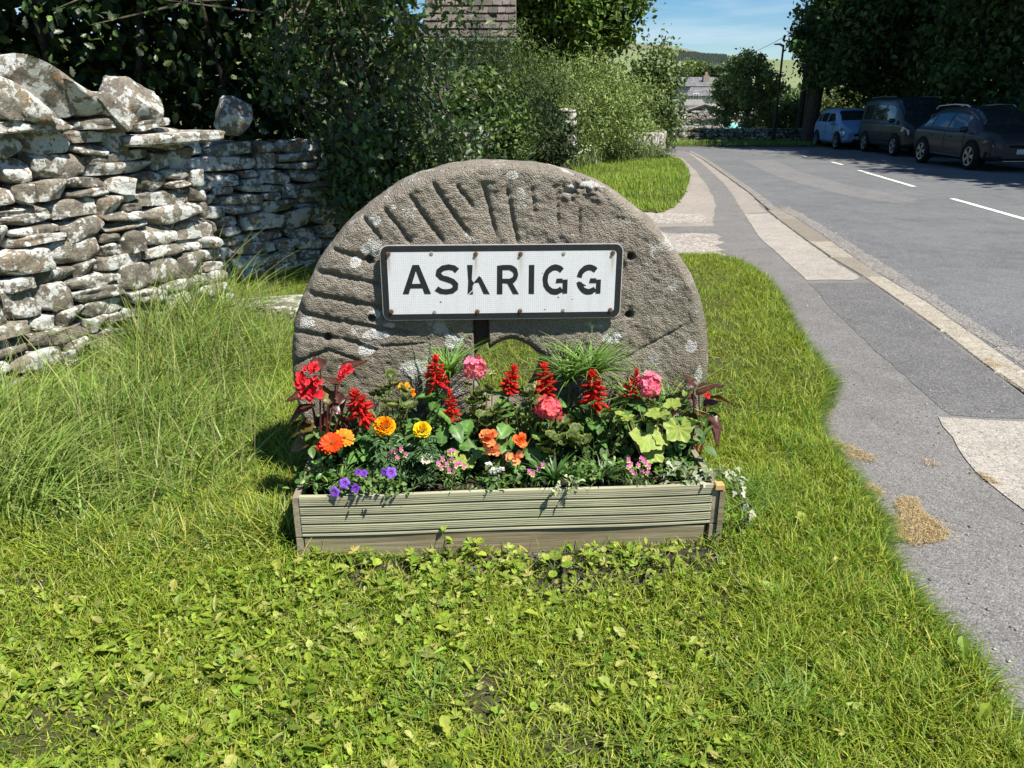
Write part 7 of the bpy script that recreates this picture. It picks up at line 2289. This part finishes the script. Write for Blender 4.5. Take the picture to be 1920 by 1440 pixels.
# low filler plants along the front so that the box looks full
for px, py, v, n, r, sz, tm, lab in ((600, 890, -.40, 170, .04, .03, OVATE, 'low oval leaved greenery in the front left corner of the box'),
                                 (705, 870, -.34, 200, .045, .028, LANCE, 'fine leaved greenery behind the purple petunias'),
                                 (1160, 880, -.38, 170, .04, .026, OVATE, 'low greenery between the narrow leaved plant and the right nemesia'),
                                 (960, 885, -.36, 140, .035, .03, OVATE, 'low greenery under the orange begonia'),
                                 (1090, 885, -.44, 130, .035, .02, CLOVER, 'small leaved creeping greenery at the front between the two narrow leaved plants'),
                                 (1265, 880, -.36, 150, .04, .026, OVATE, 'low greenery behind the variegated ivy')):
    t = plant('low_greenery', px, v, lab, 'plant')
    filler(t, F(px, py, v), n, r, sz, GCOL + [(.13, .21, .05)], tm, zr=.02)

# ------------------------------------------------------------------ parked cars
def m_carpaint(name, c, rough=.28):
    m, nt, b = newmat(name)
    n = noise(nt, gpos(nt), 3, 4)
    L(nt, mix(nt, ramp(nt, n, .4, .8, 0, .25), c, tuple(x * .7 + .02 for x in c)), b.inputs['Base Color'])
    b.inputs['Metallic'].default_value = .1; b.inputs['Roughness'].default_value = rough + .25; b.inputs['Specular IOR Level'].default_value = .35
    b.inputs['Coat Weight'].default_value = .3; b.inputs['Coat Roughness'].default_value = .06
    return m
MT['paint_grey'] = m_carpaint('dark_grey_paint', (.013, .0145, .018))
MT['paint_green'] = m_carpaint('dark_green_grey_paint', (.012, .018, .019))
MT['paint_blue'] = m_carpaint('light_blue_paint', (.17, .30, .47))
MT['tyre'] = m_col('tyre', .9, .2)
mg, ntg, bg = newmat('car_glass'); bg.inputs['Base Color'].default_value = (.02, .025, .028, 1); bg.inputs['Roughness'].default_value = .04; bg.inputs['Specular IOR Level'].default_value = .9; MT['cglass'] = mg
mg, ntg, bg = newmat('lamp_glass'); bg.inputs['Base Color'].default_value = (.30, .32, .34, 1); bg.inputs['Roughness'].default_value = .08; bg.inputs['Metallic'].default_value = .6; MT['lampglass'] = mg
MT['chrome'] = m_col('chrome_trim', .2, .6, metal=1.0)

def catmull(keys, xs):
    K = np.array(keys, float); x = K[:, 0]
    out = np.zeros((len(xs), K.shape[1] - 1))
    for j in range(1, K.shape[1]):
        y = K[:, j]; m = np.zeros(len(x)); d = np.diff(y) / np.diff(x)
        m[1:-1] = np.where(d[:-1] * d[1:] > 0, 2 * d[:-1] * d[1:] / (d[:-1] + d[1:] + 1e-9), 0); m[0] = d[0]; m[-1] = d[-1]
        i = np.clip(np.searchsorted(x, xs) - 1, 0, len(x) - 2); h = x[i + 1] - x[i]; t = (xs - x[i]) / h
        out[:, j - 1] = (2 * t ** 3 - 3 * t ** 2 + 1) * y[i] + (t ** 3 - 2 * t ** 2 + t) * h * m[i] + (-2 * t ** 3 + 3 * t ** 2) * y[i + 1] + (t ** 3 - t ** 2) * h * m[i + 1]
    return out
def car(name, label, front, rear, wb_front, wheel_r, keys, paint, wins, screen, rearw, spokes=5, rails=None, plate=None, emblem=None, extra=None, cat='car'):
    """keys: x(front +), z bottom, z shoulder, z top, half width sill, half width shoulder, half width roof. The car's front axle is at x=0."""
    d = Vector((front[0] - rear[0], front[1] - rear[1])).normalized()
    ang = math.atan2(d.y, d.x)
    side = -1      # the side towards the camera is local y<0 (right hand side of travel) or y>0
    n_ = Vector((-d.y, d.x))
    camdir = Vector((0 - front[0], 0 - front[1]))
    side = 1 if camdir.dot(n_) > 0 else -1
    wm = max(k[5] for k in keys)
    cx, cy = front[0] - n_.x * side * (wm - .03), front[1] - n_.y * side * (wm - .03)
    t = empty(name, (cx, cy, ROADZ), ang, label, cat)
    xs = np.linspace(keys[0][0], keys[-1][0], 190)
    S = catmull(keys, xs)
    nv = 27
    def section(s):
        zb, zs, zt, w0, w1, w2 = s
        prof = [(0, zb), (w0 * .9, zb), (w0, zb + .07), (w1 * .992, zb + (zs - zb) * .42), (w1, zb + (zs - zb) * .62), (w1 * .985, zs * .97), (w1 * .955, zs), ((w1 * .93 + w2) / 2 + .015, (zs + zt) / 2), (w2, zt - (zt - zs) * .12 - .004), (w2 * .86, zt - .012), (w2 * .5, zt + .004), (0, zt + .010)]
        return np.array(prof)
    rows = []
    tt = np.concatenate([np.linspace(0, 11, 45)])
    for s in S:
        p = section(s); i = np.clip(tt.astype(int), 0, 10); f = tt - i
        rows.append(p[i] * (1 - f)[:, None] + p[i + 1] * f[:, None])
    A = np.array(rows)      # (nx, m, 2)
    # nip the very ends so that nose and tail are rounded in plan
    m = A.shape[1]
    def grid(side_):
        return np.stack([np.repeat(xs[:, None], m, 1), side_ * A[:, :, 0], A[:, :, 1]], -1)
    mb = MB()
    for s_ in (1, -1):
        g = grid(s_); f = gridfaces(m, len(xs))
        mb.add(g.reshape(-1, 3), f if s_ > 0 else f[:, ::-1], (.5, .5, .5))
    for e in (0, -1):
        pts = [(xs[e], a, b) for a, b in A[e]] + [(xs[e], -a, b) for a, b in A[e][::-1]]
        mb.add(pts, [tuple(range(len(pts)))] if e == 0 else [tuple(reversed(range(len(pts))))], (.5, .5, .5))
    body = mb.build('body', MT[paint], t, smooth=True)
    def patch(nm, x0, x1, v0, v1, mat, sides=(1, -1), off=.006, par=None, xk=None, colr=(.008, .008, .009)):
        ix = np.where((xs >= min(x0, x1)) & (xs <= max(x0, x1)))[0]; iv = np.where((tt >= v0) & (tt <= v1))[0]
        for s_ in sides:
            g = grid(s_)[np.ix_(ix, iv)]
            du = np.gradient(g, axis=0); dv = np.gradient(g, axis=1); nn = np.cross(du, dv); nn /= np.linalg.norm(nn, axis=2)[..., None] + 1e-9
            if s_ * nn[..., 1].mean() < 0 or (v0 > 9 and nn[..., 2].mean() < 0): nn = -nn
            g = g + nn * off
            k = MB(); f = gridfaces(len(iv), len(ix)); k.add(g.reshape(-1, 3), f if s_ > 0 else f[:, ::-1], colr)
            k.build(nm, MT[mat], par or t, smooth=True)
    for x0, x1 in wins: patch('side_window', x0, x1, 6.25, 7.72, 'cglass')
    # one windscreen over both halves
    for nm, (x0, x1) in (('windscreen', screen), ('rear_window', rearw)):
        ix = np.where((xs >= min(x0, x1)) & (xs <= max(x0, x1)))[0]; iv = np.where(tt >= 8.25)[0]
        ga = grid(1)[np.ix_(ix, iv)]; gb = grid(-1)[np.ix_(ix, iv[::-1][1:])]
        g = np.concatenate([ga, gb], 1)
        du = np.gradient(g, axis=0); dv = np.gradient(g, axis=1); nn = np.cross(du, dv); nn /= np.linalg.norm(nn, axis=2)[..., None] + 1e-9
        if nn[..., 2].mean() < 0: nn = -nn
        g = g + nn * .006
        k = MB(); f = gridfaces(g.shape[1], g.shape[0]); k.add(g.reshape(-1, 3), f, (.5, .5, .5)); k.build(nm, MT['cglass'], t, smooth=True)
    # wheels
    wb = (Vector(front[:2]) - Vector(rear[:2])).length
    for x in (0, -wb):
        for s_ in (1, -1):
            yv = s_ * (wm + .004)
            a = MB(); k = 28
            # arch lining, proud by a few millimetres
            ring_ = [(x + (wheel_r + .075) * math.cos(q), wheel_r + (wheel_r + .075) * math.sin(q)) for q in np.linspace(-.25, math.pi + .25, k)]
            prism(a, ring_, min(yv, yv - s_ * .03), max(yv, yv - s_ * .03) + .0, (.012, .012, .013), lambda p, q, h: (p, h, q)); a.build('wheel_arch', MT['tyre'], t)
            w = empty('wheel', (0, 0, 0)); w.parent = t; w.location = (x, yv + s_ * .012, wheel_r)
            ty = MB(); v = []; f = []
            pr = [(wheel_r * .66, .0), (wheel_r * .72, .014), (wheel_r * .93, .010), (wheel_r, -.02), (wheel_r, -.17), (wheel_r * .66, -.19)]
            kk = 32
            for q in range(kk):
                an = 2 * math.pi * q / kk
                for r_, o_ in pr: v.append((r_ * math.cos(an), s_ * o_, r_ * math.sin(an)))
            for q in range(kk):
                for j in range(len(pr) - 1): f.append((q * 6 + j, ((q + 1) % kk) * 6 + j, ((q + 1) % kk) * 6 + j + 1, q * 6 + j + 1))
            ty.add(v, f, (.02, .02, .02)); ty.build('tyre', MT['tyre'], w, smooth=True)
            rm = MB(); rr = wheel_r * .67
            prism(rm, [(rr * math.cos(q), rr * math.sin(q)) for q in np.linspace(0, 6.28, 25)[:-1]], -.09 * s_, -.07 * s_, (.03, .03, .033), lambda p, q, h: (p, h, q))
            for sp in range(spokes):
                an = 2 * math.pi * sp / spokes
                for da in ((-.16, .16) if spokes == 5 else (0,)):
                    c_, s2_ = math.cos(an + da), math.sin(an + da); c0, s0 = math.cos(an), math.sin(an)
                    p = [(c0 * .03 - s0 * .018, s0 * .03 + c0 * .018), (c0 * .03 + s0 * .018, s0 * .03 - c0 * .018), (c_ * rr + s2_ * .018, s2_ * rr - c_ * .018), (c_ * rr - s2_ * .018, s2_ * rr + c_ * .018)]
                    prism(rm, p, -.02 * s_, .004 * s_, (.42, .43, .45), lambda p_, q_, h: (p_, h, q_))
            prism(rm, [(.045 * math.cos(q), .045 * math.sin(q)) for q in np.linspace(0, 6.28, 13)[:-1]], -.03 * s_, .010 * s_, (.35, .36, .38), lambda p, q, h: (p, h, q))
            o_r = [(rr * 1.02 * math.cos(q), rr * 1.02 * math.sin(q)) for q in np.linspace(0, 6.283, 29)]; i_r = [(rr * .92 * math.cos(q), rr * .92 * math.sin(q)) for q in np.linspace(0, 6.283, 29)]
            vv = [(a_, .006 * s_, b_) for a_, b_ in o_r] + [(a_, .002 * s_, b_) for a_, b_ in i_r]
            rm.add(vv, [(q, q + 1, 30 + q, 29 + q) for q in range(28)], (.40, .41, .43))
            rm.build('rim', MT['metal'], w)
    xf = xs[0] if xs[0] > xs[-1] else xs[-1]
    return t, patch, xs, S, side, wm, xf
def mirror(t, x, y, z, side, mat):
    g = MB()
    for s_ in (1, -1):
        g = MB(); yy = s_ * y
        n = 12; v = []; f = []
        for j, (k, r) in enumerate(((0, .5), (.04, .95), (.12, 1.0), (.19, .8), (.21, .3))):
            for i in range(n):
                a = 2 * math.pi * i / n
                v.append((x + .06 * r * math.cos(a), yy + s_ * k, z + .075 * r * math.sin(a)))
        for j in range(4):
            for i in range(n): f.append((j * n + i, j * n + (i + 1) % n, (j + 1) * n + (i + 1) % n, (j + 1) * n + i))
        f += [tuple(range(n)), tuple(range(4 * n, 5 * n))]
        g.add(v, f); g.build('door_mirror', MT[mat], t, smooth=True)
def textmesh(txt, size):
    cu = bpy.data.curves.new('characters', 'FONT'); cu.body = txt; cu.size = size; cu.extrude = .001
    o = bpy.data.objects.new('characters', cu); col.objects.link(o)
    dg = bpy.context.evaluated_depsgraph_get(); me = bpy.data.meshes.new_from_object(o.evaluated_get(dg))
    bpy.data.objects.remove(o); bpy.data.curves.remove(cu)
    return me
def facing(t, name, me, x, y, z, mat, sx=1.0):
    """text or plate that faces forward (+X of the car), read left to right from the front"""
    M = Matrix.Translation((x, y, z)) @ Matrix(((0, 0, 1, 0), (1, 0, 0, 0), (0, 1, 0, 0), (0, 0, 0, 1)))
    M = M @ Matrix.Scale(sx, 4)
    o = link(name, me, t, None, M)
    if mat: me.materials.clear(); me.materials.append(MT[mat])
    return o
def plate_at(t, x, z, txt, w=.52, left=True):
    g = MB(); box(g, (x - .006, -w / 2, z - .056), (x + .006, w / 2, z + .056), (.62, .62, .58), bev=.003); p = g.build('number_plate', MT['plain'], t)
    if txt:
        me = textmesh(txt, .105)
        facing(p, 'characters', me, x + .007, -w / 2 + .02, z - .037, 'black')
    return p

# nearest: dark grey crossover
f_, r_ = (11.95, 20.9), (12.02, 23.52)
k_suv = [(-3.45, .42, .86, .90, .62, .70, .60), (-3.36, .30, .92, 1.02, .78, .84, .62), (-3.15, .27, .96, 1.22, .86, .89, .60), (-2.75, .26, .97, 1.47, .88, .91, .57), (-2.2, .24, .96, 1.555, .89, .915, .57), (-1.4, .23, .94, 1.58, .89, .915, .575), (-.85, .23, .93, 1.54, .89, .915, .57), (-.35, .23, .93, 1.36, .89, .915, .62), (.02, .24, .93, 1.08, .89, .91, .70), (.22, .25, .90, 1.00, .88, .905, .74), (.5, .25, .89, .985, .88, .895, .74), (.76, .26, .85, .93, .85, .865, .68), (.88, .28, .76, .81, .74, .75, .6), (.93, .34, .66, .70, .64, .64, .5)]
suv, patch, xs_, S_, side, wm, xf = car('parked_car', 'dark grey crossover with silver roof rails, nearest parked car at the right edge', f_, r_, 0, .345, k_suv, 'paint_grey', [(-2.95, -2.42), (-2.34, -1.52), (-1.42, -.55)], (-.72, .02), (-3.2, -2.8))
for s_ in (1, -1):
    g = MB(); tube(g, [(-2.75, s_ * .60, 1.50), (-2.6, s_ * .61, 1.585), (-1.8, s_ * .61, 1.625), (-1.1, s_ * .61, 1.60), (-.95, s_ * .60, 1.55)], .022, 6, (.5, .52, .53)); g.build('roof_rail', MT['chrome'], suv)
    g = MB(); k = np.where((xs_ > -2.98) & (xs_ < -.28))[0]
    pt = [(xs_[i], s_ * (S_[i][4] * .955 + .012), S_[i][1] + .012) for i in k]; tube(g, pt, .011, 4, (.6, .6, .6)); g.build('window_trim', MT['chrome'], suv)
    pt = []
    for i in k:
        zb, zs, zt, w0, w1, w2 = S_[i]; pt.append((xs_[i], s_ * (w2 + (w1 * .93 - w2) * .16 + .014), zs + (zt - zs) * .80))
    g = MB(); tube(g, pt, .011, 4, (.6, .6, .6)); g.build('window_trim', MT['chrome'], suv)
    g = MB(); tube(g, [(-2.25, s_ * (wm * .985), .34), (-.42, s_ * (wm * .985), .31)], .012, 5, (.45, .45, .46)); g.build('sill_trim', MT['chrome'], suv)
    for x in (-2.25, -1.15):
        g = MB(); tube(g, [(x - .09, s_ * (wm + .006), .80), (x, s_ * (wm + .02), .805), (x + .09, s_ * (wm + .006), .80)], .012, 5, (.06, .06, .07)); g.build('door_handle', MT['plain'], suv)
    # headlamp: slim swept lens
    g = MB(); prism(g, [(.50, .70), (.86, .60), (.84, .66), (.60, .78)], .0, .03, (.5, .5, .5), lambda a, b, h: (a - .01, s_ * (float(np.interp(a - .01, xs_, S_[:, 4])) - .018 + h), b)); g.build('headlight', MT['lampglass'], suv)
    g = MB(); prism(g, [(.60, .34), (.84, .32), (.80, .47), (.64, .50)], .0, .02, (.02, .02, .02), lambda a, b, h: (a + .01, s_ * (float(np.interp(a + .01, xs_, S_[:, 4])) - .014 + h), b)); g.build('air_intake', MT['tyre'], suv)
patch('door_gap', -1.50, -1.45, 3, 6, 'tyre', (side,), .004); patch('door_gap', -.45, -.40, 3, 6, 'tyre', (side,), .004)
g = MB(); box(g, (.84, -.46, .58), (.935, .46, .67), (.01, .01, .012), bev=.02); g.build('grille', MT['tyre'], suv)
g = MB(); box(g, (.80, -.52, .30), (.915, .52, .42), (.012, .012, .014), bev=.02); g.build('lower_grille', MT['tyre'], suv)
g = MB(); box(g, (.86, -.56, .265), (.935, .56, .285), (.5, .5, .5), bev=.005); g.build('bumper_trim', MT['chrome'], suv)
mirror(suv, -.32, .90, 1.00, side, 'paint_grey')
plate_at(suv, .945, .50, 'SO71')
facing(suv, 'emblem', textmesh('KIA', .075), .935, -.07, .70, 'chrome')

# middle: dark van
f_, r_ = (12.77, 26.9), (12.98, 29.63)
k_van = [(-3.62, .45, 1.0, 1.50, .80, .84, .70), (-3.56, .32, 1.02, 1.80, .86, .89, .74), (-3.3, .28, 1.03, 1.84, .88, .91, .745), (-2.0, .26, 1.03, 1.865, .89, .92, .75), (-1.0, .26, 1.03, 1.86, .89, .92, .75), (-.62, .26, 1.03, 1.78, .89, .92, .74), (-.25, .26, 1.03, 1.55, .89, .92, .74), (.12, .26, 1.03, 1.26, .89, .915, .76), (.28, .26, 1.01, 1.15, .88, .91, .78), (.55, .28, .95, 1.07, .86, .88, .72), (.75, .30, .82, .92, .78, .79, .6), (.86, .36, .70, .75, .62, .62, .5)]
van, patch, xs_, S_, side, wm, xf = car('parked_van', 'tall dark green grey van parked between the blue car and the nearest car', f_, r_, 0, .335, k_van, 'paint_green', [(-3.3, -2.5), (-2.35, -1.35), (-1.22, -.35)], (-.6, .16), (-3.62, -3.40), cat='van')
for s_ in (1, -1):
    g = MB(); tube(g, [(-3.2, s_ * .70, 1.86), (-2.0, s_ * .70, 1.89), (-.9, s_ * .70, 1.87)], .018, 5, (.10, .12, .12)); g.build('roof_rail', MT['plain'], van)
    g = MB(); prism(g, [(.42, .80), (.78, .70), (.76, .84), (.5, .96)], .0, .03, (.5, .5, .5), lambda a, b, h: (a - .01, s_ * (float(np.interp(a - .01, xs_, S_[:, 4])) - .018 + h), b)); g.build('headlight', MT['lampglass'], van)
    g = MB(); tube(g, [(-2.3, s_ * (wm + .0), .46), (-.45, s_ * (wm + .0), .46)], .025, 5, (.03, .03, .03)); g.build('side_moulding', MT['tyre'], van)
patch('door_gap', -1.32, -1.26, 3, 6, 'tyre', (side,), .004); patch('door_gap', -.32, -.26, 3, 6, 'tyre', (side,), .004)
g = MB(); box(g, (.80, -.5, .62), (.875, .5, .74), (.01, .01, .012), bev=.02); g.build('grille', MT['tyre'], van)
g = MB(); box(g, (.76, -.5, .34), (.865, .5, .48), (.01, .01, .012), bev=.02); g.build('lower_grille', MT['tyre'], van)
mirror(van, -.22, .90, 1.12, side, 'paint_green')

# far: light blue small car
f_, r_ = (12.60, 31.3), (12.72, 33.68)
k_sm = [(-2.92, .42, .85, .95, .62, .68, .6), (-2.88, .30, .90, 1.15, .72, .76, .58), (-2.75, .26, .93, 1.36, .76, .785, .55), (-2.3, .24, .93, 1.47, .78, .80, .55), (-1.5, .22, .91, 1.50, .78, .80, .56), (-1.0, .22, .90, 1.48, .78, .80, .56), (-.5, .22, .89, 1.32, .78, .80, .59), (-.12, .22, .88, 1.06, .78, .80, .64), (.05, .23, .86, .98, .78, .79, .66), (.3, .24, .80, .90, .76, .77, .6), (.52, .27, .70, .78, .70, .70, .52), (.62, .34, .60, .65, .56, .56, .4)]
sm, patch, xs_, S_, side, wm, xf = car('parked_car', 'small light blue hatchback parked furthest away beside the thick tree trunk', f_, r_, 0, .30, k_sm, 'paint_blue', [(-2.62, -2.28), (-2.2, -1.48), (-1.4, -.62)], (-.72, -.12), (-2.9, -2.72), spokes=6)
for s_ in (1, -1):
    g = MB(); prism(g, [(.22, .66), (.52, .56), (.54, .68), (.34, .80)], .0, .03, (.5, .5, .5), lambda a, b, h: (a, s_ * (float(np.interp(a, xs_, S_[:, 4])) - .018 + h), b)); g.build('headlight', MT['lampglass'], sm)
    g = MB(); prism(g, [(.36, .32), (.56, .34), (.50, .50), (.40, .50)], .0, .02, (.02, .02, .02), lambda a, b, h: (a + .015, s_ * (float(np.interp(a + .015, xs_, S_[:, 4])) - .014 + h), b)); g.build('air_intake', MT['tyre'], sm)
patch('door_gap', -1.46, -1.42, 3, 6, 'tyre', (side,), .004); patch('door_gap', -.52, -.48, 3, 6, 'tyre', (side,), .004)
g = MB(); box(g, (.55, -.36, .50), (.635, .36, .58), (.01, .01, .012), bev=.015); g.build('grille', MT['tyre'], sm)
g = MB(); box(g, (.50, -.40, .28), (.63, .40, .40), (.012, .012, .014), bev=.02); g.build('lower_grille', MT['tyre'], sm)
mirror(sm, -.35, .79, .95, side, 'paint_blue')
plate_at(sm, .642, .44, 'K')
